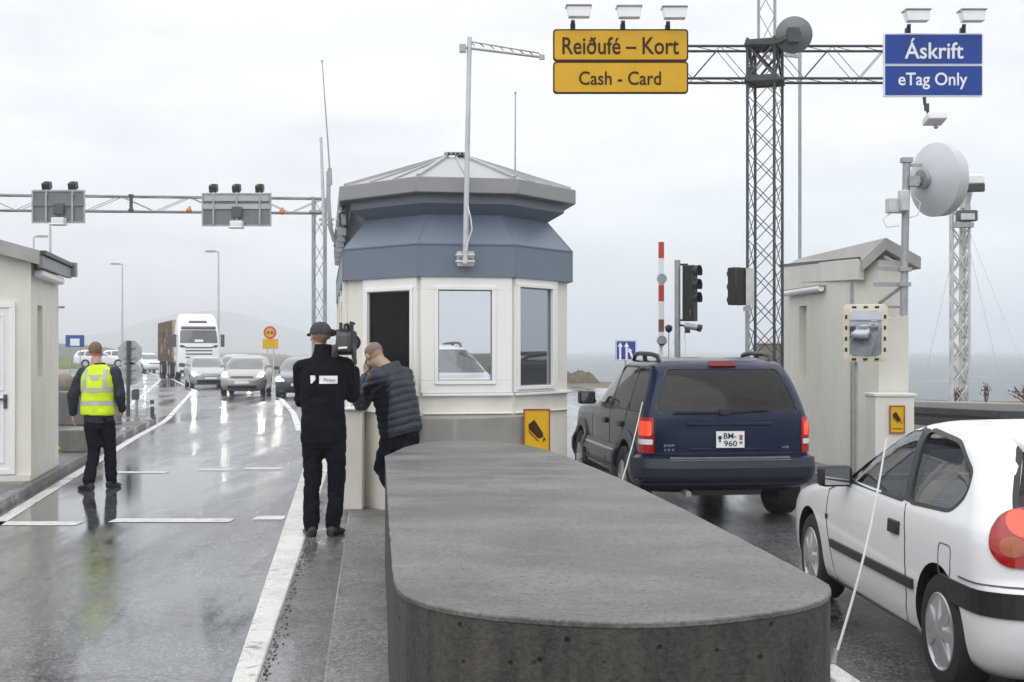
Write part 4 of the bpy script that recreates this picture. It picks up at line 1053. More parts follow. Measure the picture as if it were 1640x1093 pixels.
def arrow(b, o, x, z0, z1, wd, hd, dx=0):
    f = Vector((0, -.022, 0))
    a, c = o + Vector((x, 0, z0)) + f, o + Vector((x + dx, 0, z1 - hd)) + f
    b.bar(a, c, wd, .006, up=(0, 1, 0))
    d = (c - a).normalized(); s_ = Vector((d.z, 0, -d.x))
    tri = [c + s_ * wd * 1.3, c - s_ * wd * 1.3, c + d * hd]
    b.loft([tri, [p + Vector((0, -.004, 0)) for p in tri]])
arrow(b, o_, -.20, -.32, .28, .07, .16); arrow(b, o_, .02, -.32, .28, .07, .16); arrow(b, o_, .26, -.32, .10, .07, .14, -.12)
b.build('arrow', M['white_ink'], pn)
t, pn, o_, w, h = plate_sign('road_sign', 'yellow road sign with round red-rimmed sign above it on two posts', 433, 543, 559, 25, 62, M['yellow'], (428, 438), M['steel_pale'])
b = MB(); c = P(432.5, 533, 62); b.cyl(c, c + Vector((0, -.03, 0)), .30, n=28); rd = b.build('round_panel', M['red'], t)
b = MB(); b.cyl(c + Vector((0, -.03, 0)), c + Vector((0, -.036, 0)), .215, n=28); b.build('round_face', M['yellow'], rd)
b = MB()
for s_ in (-1, 1): b.box(c + Vector((s_ * .09, -.04, 0)), (.11, .008, .13))
b.build('pictogram', M['darkgrey'], rd)
t, pn, o_, w, h = plate_sign('direction_sign', 'small far blue sign with pale pictogram beyond the left booth', 120, 537, 556, 30, 95, M['blue'], (112, 128), M['steel'])
b = MB(); b.box(o_ + Vector((0, -.02, -.08)), (w * .5, .01, h * .6)); b.build('pictogram', M['white_ink'], pn)

# back of paired signs on the left island
Yi = 32.0
t = thing('island_sign', 'back of octagonal sign above a round sign on one dark post at the left island', 'sign', (P(206.5, 0, Yi).x, Yi, 0.11))
b = MB(); b.cyl((P(206, 0, Yi).x, Yi - .04, .11), P(206, 546, Yi - .04), .05, n=10); b.build('post', M['steel_dark'], t, smooth=40)
c = P(208, 565, Yi); b = MB(); rg = [[c + Vector((.31 * math.cos(R(22.5 + 45 * q)), y_, .31 * math.sin(R(22.5 + 45 * q)))) for q in range(8)] for y_ in (0, .02)]
b.loft(rg); b.build('octagon_panel', M['sign_back_pale'], t)
c = P(208, 599, Yi); b = MB(); b.cyl(c, c + Vector((0, .02, 0)), .28, n=28); b.build('round_panel', M['sign_back_pale'], t)
b = MB()
for y in (557, 573, 592, 606): b.box(P(207, y, Yi - .03), (.30, .03, .035))
b.build('clamp', M['steel'], t)
Yk = 31.0
t = thing('ticket_post', 'short post with boxy dark head between the island sign and two bollards', 'post', (P(219, 0, Yk).x, Yk - .6, .11))
yk = Yk - .6; xk = P(219, 0, yk).x
b = MB(); b.cyl((xk, yk, .11), (xk, yk, P(0, 640, yk).z), .035, n=10); b.cyl((xk, yk, .11), (xk, yk, .16), .07, n=10); b.build('post', M['steel'], t, smooth=40)
b = MB(); b.box(P(217, 632, yk), (.15, .16, .24)); b.build('head', M['darkgrey'], t, bevel=.02)
b = MB(); b.box(P(221, 620, yk), (.24, .2, .04)); b.build('hood', M['steel_pale'], t)
for i, (px_, dk) in enumerate(((237, M['steel_pale']), (243.5, M['darkgrey']))):
    yk = 30.4 + .5 * i; xk = P(px_, 0, yk).x
    t = thing('bollard', ['pale steel bollard on the nose of the left island', 'dark grey bollard on the nose of the left island'][i], 'bollard', (xk, yk, .11), group='bollards on the left island')
    b = MB(); b.lathe([(0, .09), (.04, .09), (.05, .055), (.40, .05), (.43, .05), (.45, .03)], (xk, yk, .11), (0, 0, 1), 16); b.build('shaft', dk, t, smooth=40)
    b = MB(); b.cyl((xk, yk, .40), (xk, yk, .46), .056, n=16); b.build('reflective_band', M['white_metal'], t, smooth=40)
# concrete blocks behind the man
M['block'] = mat('stained_block_concrete', (0.20, 0.19, 0.17), 0.85, var=0.2, vscale=3, bump=0.3, bscale=30)
M['block_dark'] = mat('wet_block_concrete', (0.11, 0.11, 0.11), 0.6, var=0.2, vscale=3, bump=0.3, bscale=30)
q = G(115, 725, .116)
t = thing('concrete_block', 'low brownish concrete block with pale top behind the man in the yellow vest', 'concrete block', (q.x, q.y + .3, .116), group='concrete blocks on the left island')
b = MB(); b.box2((P(88, 0, q.y).x, q.y, .116), (P(137, 0, q.y).x, q.y + .9, P(0, 689, q.y).z)); b.build('block_body', M['block'], t, bevel=.02)
q = G(110, 682, .116)
t = thing('concrete_block', 'taller dark grey concrete block farther behind the man in the yellow vest', 'concrete block', (q.x, q.y + .3, .116), group='concrete blocks on the left island')
b = MB(); zt = P(0, 628, q.y).z
pr = [(-.55, .116), (.95, .116), (.9, .3), (.75, zt), (-.5, zt)]
b.loft([[(q.x + a, q.y, z) for a, z in pr], [(q.x + a, q.y + .7, z) for a, z in pr]]); b.build('block_body', M['block_dark'], t, bevel=.03)
q = P(100, 613, 33)
t = MB(); t.ball((q.x, 33, q.z - .06), .33, 10, sc3=(1.1, .8, .85))
bo = t.build('boulder', mat('brown_boulder', (0.20, 0.165, 0.12), 0.9, var=0.25, vscale=5, bump=.6, bscale=9), origin=(q.x, 33, 0), smooth=60)
for v in bo.data.vertices: v.co *= 1 + .0 * v.co.x; v.co += Vector((1, 1, 1)) * .05 * noise.noise(v.co * 4)
tag(bo, 'brown round boulder beside the left booth corner', 'boulder')
t2 = MB(); t2.box((q.x, 33.2, (q.z - .3) / 2), (1.4, 1.0, q.z - .3)); b2 = t2.build('concrete_block', M['sign_back_pale'], origin=(q.x, 33.2, 0), bevel=.05); tag(b2, 'pale concrete block under the brown boulder by the left booth', 'concrete block', 'concrete blocks on the left island')
q = G(100, 724, .116)
b = MB(); b.tube([(q.x - .15, q.y - .1, .14), (q.x - .02, q.y - .12, .19), (q.x + .07, q.y - .06, .14)], .03, 8); b.box((q.x - .06, q.y - .08, .15), (.2, .08, .07))
o = b.build('yellow_strap', mat('yellow_webbing', (0.72, 0.66, 0.03), 0.6), origin=(q.x, q.y, .116)); tag(o, 'small bright yellow strap lying by the foot of the left booth', 'strap')

# ------------------------------------------------------------------ lamp posts
def lamp_post(label, px_, py_, Y, h_head=1, dirn=-1):
    top = P(px_, py_, Y)
    t = thing('street_lamp', label, 'street lamp', (top.x, Y, 0), group='street lamps along the approach')
    b = MB(); b.cyl((top.x, Y, 0), (top.x, Y, top.z), .085, .05, 10); b.build('pole', M['steel_pale'], t, smooth=40)
    if h_head:
        b = MB(); b.cyl((top.x, Y, top.z), (top.x + dirn * .35, Y, top.z + .06), .035, n=8)
        b.loft([[(top.x + dirn * d_, Y + s_ * w_, top.z + z_) for s_, z_ in ((-1, -.02), (1, -.02), (1, .10), (-1, .10))] for d_, w_ in ((.2, .07), (.45, .13), (.8, .10))])
        b.build('lamp_head', M['steel'], t)
lamp_post('tall street lamp far away behind the island sign', 196, 424, 94)
lamp_post('tall street lamp beside the white truck', 350, 404, 83)
lamp_post('short far street lamp showing just above the left booth roof', 54, 380, 78, dirn=1)
lamp_post('plain tall pole rising behind the smaller sign back on the far gantry', 80.5, 330, 60, 0)

# ------------------------------------------------------------------ shoreline mast, cameras, guard rail
Ym = 41.0
xm = P(1538, 0, Ym).x
t = thing('camera_mast', 'pale guyed lattice mast standing on the shore at the right edge', 'mast', (xm, Ym, 0))
hw = 13.5 * Ym / F
lg = [(xm - hw, Ym - .05), (xm + hw * .9, Ym - .12), (xm + hw, Ym + .35), (xm - hw * .6, Ym + .42)]
b = MB(); truss(b, lg, -.05, P(0, 330, Ym).z, .7, .05, .026, cross=True); b.build('lattice', M['steel_pale'], t)
b = MB(); b.cyl((xm + .03, Ym + .1, 0), P(1540, 300, Ym + .1), .06, n=8); b.build('inner_pipe', M['steel_pale'], t)
b = MB()
for (x0, y0, x1, y1) in ((1528, 400, 1474, 636), (1553, 400, 1612, 652), (1540, 340, 1660, 640)): b.cyl(P(x0, y0, Ym), P(x1, y1, Ym - (2 if x1 < 1600 else 4)), .008, n=4)
b.build('guy_wire', M['steel'], t)
t = thing('mast_camera', 'large white hooded camera at the top of the shoreline mast', 'camera', P(1556, 300, Ym - .2), group='cameras on the shoreline mast')
b = MB(); o_ = P(1556, 290, Ym - .3); b.box(o_, (.66, .8, .30), rz=R(-12)); b.build('camera_hood', M['white_metal'], t, bevel=.05)
b = MB(); b.box(P(1560, 301, Ym - .7), (.62, .14, .26), rz=R(-12)); b.build('camera_window', M['black'], t, bevel=.04)
b = MB(); b.cyl(P(1549, 306, Ym), P(1546, 334, Ym), .17, .12, 12); b.box(P(1543, 270, Ym), (.24, .2, .22)); b.build('neck', M['steel_pale'], t)
t = thing('mast_camera', 'smaller dark-fronted camera just below the white hooded one on the shoreline mast', 'camera', P(1548, 358, Ym - .2), group='cameras on the shoreline mast')
b = MB(); b.box(P(1548, 346, Ym - .35), (.62, .3, .34)); b.build('camera_body', M['darkgrey'], t, bevel=.05)
b = MB(); b.box(P(1550, 347, Ym - .51), (.42, .03, .19)); b.build('camera_window', M['steel_pale'], t)
b = MB(); b.box(P(1543, 361, Ym - .3), (.55, .3, .14)); b.build('mount', M['steel'], t)
def rail(label, pts, z):
    t = thing('guard_rail', label, 'guard rail', (pts[0][0], pts[0][1], 0))
    b = MB()
    for dz, dy in ((0, 0), (-.17, 0)):
        for a, c in zip(pts, pts[1:]): b.bar((a[0], a[1], z + dz), (c[0], c[1], z + dz), .07, .12)
    for a, c in zip(pts, pts[1:]): b.bar((a[0], a[1] + .03, z - .085), (c[0], c[1] + .03, z - .085), .03, .12)
    b.build('beam', M['steel_dark'], t, bevel=.02)
    for a, c in zip(pts, pts[1:]):
        for k_ in range(3):
            p = Vector(a).lerp(Vector(c), (k_ + .5) / 3)
            b = MB(); b.box((p.x, p.y + .1, z / 2 - .05), (.1, .12, z)); b.build('post', M['steel_dark'], t)
rail('dark steel guard rail running right from the low cream wall behind the white hatchback', [(6.1, 21.6), (7.2, 19.6), (8.6, 18.4), (11.5, 17.0)], 0.76)
b = MB(); ps = [(7.5, 25.0), (9.5, 23.5), (13, 21.5)]
for a, c in zip(ps, ps[1:]): b.bar((a[0], a[1], .37), (c[0], c[1], .37), .4, .78)
o = b.build('concrete_parapet', M['plinth'], origin=(9, 23.5, 0), bevel=.02); tag(o, 'long pale concrete parapet behind the dark guard rail', 'parapet')
M['stem'] = mat('dry_brown_stem', (0.10, 0.06, 0.03), 0.9, var=0.3, vscale=20)
def scrub(label, c, n_, h_, sp):
    t = thing('dry_shrub', label, 'shrub', c, group='dry shrubs on the shore')
    b = MB(); lf = MB()
    for i in range(n_):
        a = random.uniform(0, 2 * math.pi); l_ = h_ * random.uniform(.5, 1)
        e_ = Vector(c) + Vector((math.cos(a) * sp * random.random(), math.sin(a) * sp * .5, l_))
        m_ = Vector(c).lerp(e_, .5) + Vector((random.uniform(-.1, .1), 0, .05))
        b.tube([c, m_, e_], [.02, .014, .006], 5)
        for q in range(9):
            p = m_.lerp(e_, random.random()) + Vector((random.gauss(0, .07), random.gauss(0, .07), random.gauss(0, .05)))
            d1_, d2_ = Vector((random.gauss(0, 1), random.gauss(0, 1), random.gauss(0, 1))).normalized() * .05, Vector((random.gauss(0, 1), random.gauss(0, 1), random.gauss(0, 1))).normalized() * .04
            lf.add([p - d1_, p + d2_, p + d1_, p - d2_], [(0, 1, 2, 3)])
    b.build('stem', M['stem'], t); lf.build('foliage', mat('rusty_dry_leaves', (0.13, 0.06, 0.03), 0.9, var=.3, vscale=6), t)
scrub('rusty brown dry shrub on the shore at the right frame edge', (G(1618, 652, 0).x, 38.5, 0), 16, .75, .7)
scrub('thin tuft of dry stems on the shore right of the lattice mast', (G(1577, 650, 0).x, 41, 0), 5, .9, .1)
scrub('tiny dry tuft on the shore left of the lattice mast', (G(1512, 648, 0).x, 41, 0), 5, .55, .2)

# ------------------------------------------------------------------ vehicles
M['paint_white'] = mat('white_car_paint', (0.80, 0.81, 0.82), 0.28, coat=0.6, var=0.02, vscale=1.5)
M['paint_navy'] = mat('navy_blue_car_paint', (0.005, 0.012, 0.038), 0.22, spec=0.25, coat=0.15, var=0.1, vscale=2)
M['paint_silver'] = mat('silver_beige_car_paint', (0.38, 0.365, 0.34), 0.3, metal=0.5, coat=0.6, var=0.04, vscale=2)
M['paint_silver_blue'] = mat('silver_blue_car_paint', (0.38, 0.41, 0.44), 0.3, metal=0.5, coat=0.6, var=0.04, vscale=2)
M['paint_black'] = mat('dark_grey_car_paint', (0.035, 0.037, 0.040), 0.25, metal=0.2, coat=0.8, var=0.1, vscale=2)
M['cladding_navy'] = mat('dark_navy_bumper_plastic', (0.014, 0.018, 0.030), 0.42, var=0.15, vscale=12)
M['cladding_grey'] = mat('wet_grey_side_cladding', (0.10, 0.105, 0.115), 0.4, var=0.15, vscale=12)
M['car_glass'] = glass_mat('car_window_glass', (0.84, 0.92, 0.90), 0.92, refl=0.14)
M['tint_glass'] = glass_mat('tinted_car_glass', (0.20, 0.25, 0.32), 0.2, refl=0.0)
M['far_glass'] = mat('dark_car_glass', (0.03, 0.035, 0.038), 0.05, spec=0.9, coat=0.6)
M['interior'] = mat('dark_car_interior', (0.035, 0.037, 0.040), 0.8, var=0.2, vscale=12)
M['seat_grey'] = mat('grey_seat_fabric', (0.11, 0.12, 0.13), 0.9, var=0.2, vscale=30)
M['lamp_red'] = mat('red_tail_lamp_lens', (0.30, 0.008, 0.008), 0.12, coat=0.5, var=0.25, vscale=22, emit=(0.8, 0.02, 0.01), estr=0.05)
M['brake_lit'] = mat('lit_brake_lamp', (0.7, 0.06, 0.03), 0.15, coat=0.6, emit=(1.0, 0.06, 0.02), estr=0.45)
M['lamp_amber'] = mat('amber_lamp_lens', (0.36, 0.075, 0.015), 0.12, coat=0.5, var=0.2, vscale=14)
M['lamp_clear'] = mat('clear_lamp_lens', (0.72, 0.73, 0.74), 0.12, coat=0.8, var=0.1, vscale=14)
M['headlight'] = mat('lit_headlight', (0.9, 0.9, 0.9), 0.1, emit=(1.0, 0.96, 0.88), estr=180.0)
M['rim'] = mat('silver_wheel_rim', (0.58, 0.59, 0.60), 0.3, metal=0.7, var=0.06, vscale=14)
M['plate_white'] = mat('white_number_plate', (0.78, 0.79, 0.80), 0.35, var=0.02, vscale=9)
M['plate_ink'] = mat('blue_black_plate_ink', (0.015, 0.02, 0.06), 0.4)

def pchip(xs, ys):
    xs, ys = np.array(xs, float), np.array(ys, float)
    h = np.diff(xs); dl = np.diff(ys) / h
    d = np.zeros(len(xs))
    for i in range(1, len(xs) - 1):
        if dl[i - 1] * dl[i] > 0:
            w1, w2 = 2 * h[i] + h[i - 1], h[i] + 2 * h[i - 1]
            d[i] = (w1 + w2) / (w1 / dl[i - 1] + w2 / dl[i])
    d[0], d[-1] = dl[0], dl[-1]
    def f(x):
        x = min(max(x, xs[0]), xs[-1])
        i = min(max(int(np.searchsorted(xs, x)) - 1, 0), len(h) - 1)
        t = (x - xs[i]) / h[i]
        return float(ys[i] * (1 + 2 * t) * (1 - t) ** 2 + d[i] * h[i] * t * (1 - t) ** 2 + ys[i + 1] * t * t * (3 - 2 * t) + d[i + 1] * h[i] * t * t * (t - 1))
    return f

class Shell:
    """car body as a stack of plan outlines: rows (z, x_rear, x_front, half_width, rear_corner, front_corner)"""
    KR, MS = 10, 16
    def __init__(s, rows, n=2.5, barrel=0.02):
        zs = [r[0] for r in rows]
        s.z0, s.z1, s.n, s.barrel = zs[0], zs[-1], n, barrel
        s.fn = [pchip(zs, [r[k] for r in rows]) for k in range(1, 6)]
        s.zs = zs
    def half(s, z, inset=0.0):
        xr, xf, w, ar, af = (f(z) for f in s.fn)
        xr += inset; xf -= inset; w -= inset
        ln = xf - xr
        if ar + af > ln * .95: q = ln * .95 / (ar + af); ar *= q; af *= q
        p = 2 / s.n
        pts = []
        for k in range(s.KR + 1):
            t = math.pi / 2 * k / s.KR
            pts.append((xr + ar * (1 - math.cos(t) ** p), w * math.sin(t) ** p))
        for k in range(1, s.MS):
            pts.append((xr + ar + (ln - ar - af) * k / s.MS, w))
        for k in range(s.KR + 1):
            t = math.pi / 2 * (1 - k / s.KR)
            pts.append((xf - af * (1 - math.cos(t) ** p), w * math.sin(t) ** p))
        xm, hl = (xr + xf) / 2, ln / 2
        return [(x, y * (1 - s.barrel * ((x - xm) / hl) ** 2)) for x, y in pts]
    def zlist(s, n, z0=None, z1=None):
        z0 = s.z0 if z0 is None else z0; z1 = s.z1 if z1 is None else z1
        zs = set(np.round(np.linspace(z0, z1, n), 4)) | {z for z in s.zs if z0 <= z <= z1}
        zs = sorted(zs)
        out = [zs[0]]
        for z in zs[1:]:
            if z - out[-1] > 0.008: out.append(z)
        return out
    def mesh(s, name, mats, parent, n=46, z0=None, z1=None, inset=0.0):
        rings = []
        for z in s.zlist(n, z0, z1):
            h = s.half(z, inset)
            rings.append([(x, y, z) for x, y in h] + [(x, -y, z) for x, y in reversed(h[1:-1])])
        b = MB(); b.loft(rings)
        return b.build(name, mats, parent, smooth=32)
    def pos(s, mode, a, z, side=1, off=0.0):
        def raw(a, z):
            h = np.array(s.half(z))
            if mode == 'x': return np.array([a, np.interp(a, h[:, 0], h[:, 1]), z])
            if mode == 'r':
                k = s.KR + 1
                return np.array([np.interp(abs(a), h[:k, 1], h[:k, 0]), a, z])
            if mode == 'f':
                k = s.KR + 1
                q = h[-k:][::-1]
                return np.array([np.interp(abs(a), q[:, 1], q[:, 0]), a, z])
            d = np.concatenate([[0], np.cumsum(np.hypot(*np.diff(h, axis=0).T))])
            if mode == 'sf': a = d[-1] - a
            return np.array([np.interp(a, d, h[:, 0]), np.interp(a, d, h[:, 1]), z])
        p = raw(a, z)
        e = 0.012
        ta = raw(a + e, z) - raw(a - e, z)
        tz = raw(a, min(z + e, s.z1)) - raw(a, max(z - e, s.z0))
        nn = np.cross(ta, tz)
        nn = nn / (np.linalg.norm(nn) + 1e-9)
        ref = {'x': (0, 1, 0), 'r': (-1, 0, 0), 'f': (1, 0, 0)}.get(mode)
        if ref is None: ref = p - np.array([np.mean([q[0] for q in s.half(z)]), 0, z])
        if np.dot(nn, ref) < 0: nn = -nn
        p = p + nn * off
        if mode in ('x', 's', 'sf') and side < 0: p[1] = -p[1]
        return Vector(p)
    def patch(s, name, mats, parent, poly, mode, side=1, off=0.004, thick=0.0, step=0.06, hole=None, label=None, mb=None):
        """polygon (a, z) wrapped on the shell at `off`, optional thickness inwards; hole = inner polygon with the same vertex count"""
        bm = bmesh.new()
        if hole:
            o_ = [bm.verts.new((a, z, 0)) for a, z in poly]; i_ = [bm.verts.new((a, z, 0)) for a, z in hole]
            for k in range(len(poly)):
                j = (k + 1) % len(poly)
                bm.faces.new((o_[k], o_[j], i_[j], i_[k]))
        else:
            bm.faces.new([bm.verts.new((a, z, 0)) for a, z in poly])
            A = [p[0] for p in poly]; Zs = [p[1] for p in poly]
            for ax, lo, hi in ((0, min(A), max(A)), (1, min(Zs), max(Zs))):
                k = max(1, int((hi - lo) / step))
                for q in range(1, k):
                    c = [0, 0, 0]; c[ax] = lo + (hi - lo) * q / k
                    no = [0, 0, 0]; no[ax] = 1
                    bmesh.ops.bisect_plane(bm, geom=bm.verts[:] + bm.edges[:] + bm.faces[:], plane_co=c, plane_no=no)
        bmesh.ops.triangulate(bm, faces=[f for f in bm.faces if len(f.verts) > 4])
        bm.verts.index_update()
        co2 = [(v.co.x, v.co.y) for v in bm.verts]
        fs = [tuple(v.index for v in f.verts) for f in bm.faces]
        bnd = [(e.verts[0].index, e.verts[1].index) for e in bm.edges if len(e.link_faces) == 1]
        bm.free()
        top = [s.pos(mode, a, z, side, off) for a, z in co2]
        b = mb or MB()
        base = len(top)
        if thick:
            lo = [s.pos(mode, a, z, side, off - thick) for a, z in co2]
            b.add(top + lo, fs + [tuple(i + base for i in reversed(f)) for f in fs] + [(i, j, j + base, i + base) for i, j in bnd])
        else: b.add(top, fs)
        if mb: return mb
        return b.build(name, mats, parent, smooth=50, label=label)
    def strip(s, b, pts, w, mode, side=1, off=0.003, thick=0.006):
        """narrow band along an open (a, z) path"""
        pts = [Vector(p) for p in pts]
        dense = [pts[0]]
        for p, q in zip(pts, pts[1:]):
            k = max(1, int((q - p).length / 0.06))
            dense += [p.lerp(q, (i + 1) / k) for i in range(k)]
        l, r = [], []
        for i, p in enumerate(dense):
            d = (dense[min(i + 1, len(dense) - 1)] - dense[max(i - 1, 0)]).normalized()
            q = Vector((-d.y, d.x)) * w / 2
            l.append(p + q); r.append(p - q)
        rings = []
        for p, q in zip(l, r):
            rings.append([s.pos(mode, p.x, p.y, side, off), s.pos(mode, q.x, q.y, side, off), s.pos(mode, q.x, q.y, side, off - thick), s.pos(mode, p.x, p.y, side, off - thick)])
        b.loft(rings)

def grow(poly, d):
    """offset an (a, z) polygon outwards whatever its winding"""
    ar = sum(p[0] * q[1] - q[0] * p[1] for p, q in zip(poly, poly[1:] + poly[:1]))
    pl = poly if ar > 0 else list(reversed(poly))
    out = [(p.x, p.y) for p in offset_poly(pl, d)]
    return out if ar > 0 else list(reversed(out))
def rounded(poly, r=0.05, k=4):
    out = []
    n = len(poly)
    for i in range(n):
        p0, p1, p2 = (Vector(poly[j]) for j in ((i - 1) % n, i, (i + 1) % n))
        a, c = (p0 - p1), (p2 - p1)
        q = min(r, a.length * .45, c.length * .45)
        s0, s1 = p1 + a.normalized() * q, p1 + c.normalized() * q
        for t in range(k + 1):
            u = t / k
            v = s0 * (1 - u) ** 2 + p1 * 2 * u * (1 - u) + s1 * u * u
            out.append((v.x, v.y))
    return out

def wheel(car, x, y, r, w, rim_r, style='cap', spokes=7, steer=0.0):
    """tyre mesh with rim and hub as its sub-part; outer side away from the car's middle"""
    s = 1 if y > 0 else -1
    o = Vector((x, y, r)); a = Vector((math.sin(steer) * -s, s * math.cos(steer), 0)).normalized()
    b = MB()
    b.lathe([(-w / 2, rim_r), (-w / 2, r * .93), (-w / 2 + .02, r * .985), (-w * .2, r), (w * .2, r), (w / 2 - .02, r * .985), (w / 2, r * .93), (w / 2 + .004, (r + rim_r) / 2), (w / 2, rim_r), (w / 2 - .02, rim_r * .98), (w / 2 - .05, 0.01)], o, a, 40)
    t = b.build('wheel', M['rubber'], car, smooth=35)
    u = Vector((0, 0, 1)); v = a.cross(u)
    b = MB()
    b.lathe([(w / 2 - .03, rim_r * .995), (w / 2 + .002, rim_r), (w / 2 + .006, rim_r * .97), (w / 2 - .006, rim_r * .90)], o, a, 40)
    for k in range(spokes):
        th = 2 * math.pi * k / spokes + .2
        def pp(rr, dth, d): return o + a * d + u * (rr * math.cos(th + dth)) + v * (rr * math.sin(th + dth))
        wi, wo = (.30, .17) if style == 'cap' else (.30, .13)
        wo = wo * 7 / spokes * 1.35
        wi = wi * 7 / spokes * 1.25
        hub = rim_r * .30
        for d0, d1 in ((w / 2 - .03, w / 2 + .0),):
            b.loft([[pp(hub, -wi, d0), pp(hub, wi, d0), pp(rim_r * .93, wo, d0), pp(rim_r * .93, -wo, d0)],
                    [pp(hub, -wi * .9, d1 + .012), pp(hub, wi * .9, d1 + .012), pp(rim_r * .93, wo * .75, d1), pp(rim_r * .93, -wo * .75, d1)]])
    b.lathe([(w / 2 - .03, rim_r * .36), (w / 2 + .010, rim_r * .33), (w / 2 + .018, rim_r * .16), (w / 2 + .018, .005)], o, a, 24)
    b.build('rim', M['rim'], t, smooth=30)
    return t

def arches(sh, body, axles, r, y_in=0.45):
    cs = []
    for x, zc in axles:
        for s in (1, -1):
            b = MB(); b.cyl((x, s * y_in, zc), (x, s * 1.3, zc), r, n=40)
            cs.append(b.build('arch', M['black']))
    return cs
def cut_local(body, cutters):
    """boolean with the car still unplaced: its frame is the world frame"""
    p = body.parent; body.parent = None
    bool_cut(body, cutters)
    me = body.data
    me.polygons.foreach_set('use_smooth', [True] * len(me.polygons)); me.set_sharp_from_angle(angle=R(32))
    body.parent = p
def zprism(poly, y0, y1, m):           # (x,z) polygon through the car's width
    b = MB(); b.loft([[(x, y0, z) for x, z in poly], [(x, y1, z) for x, z in poly]]); return b.build('cut', m)
def xprism(poly, x0, x1, m):           # (y,z) polygon along the car
    b = MB(); b.loft([[(x0, y, z) for y, z in poly], [(x1, y, z) for y, z in poly]]); return b.build('cut', m)
def mirror_part(name, car, x, y, z, m, s, gl=True, sz=(.11, .20, .13)):
    b = MB(); b.box((x, y + s * .11, z), sz, rz=s * R(8)); b.bar((x + .02, y, z - .05), (x, y + s * .06, z - .03), .08, .05)
    o = b.build(name, m, car, bevel=.025, segs=3)
    if gl:
        b = MB(); b.box((x - sz[0] / 2 - .003, y + s * .11, z), (.004, sz[1] * .8, sz[2] * .78), rz=s * R(8)); b.build('mirror_glass', mat('car_mirror_glass', (.35, .37, .39), .03, metal=1.0), o)
    return o

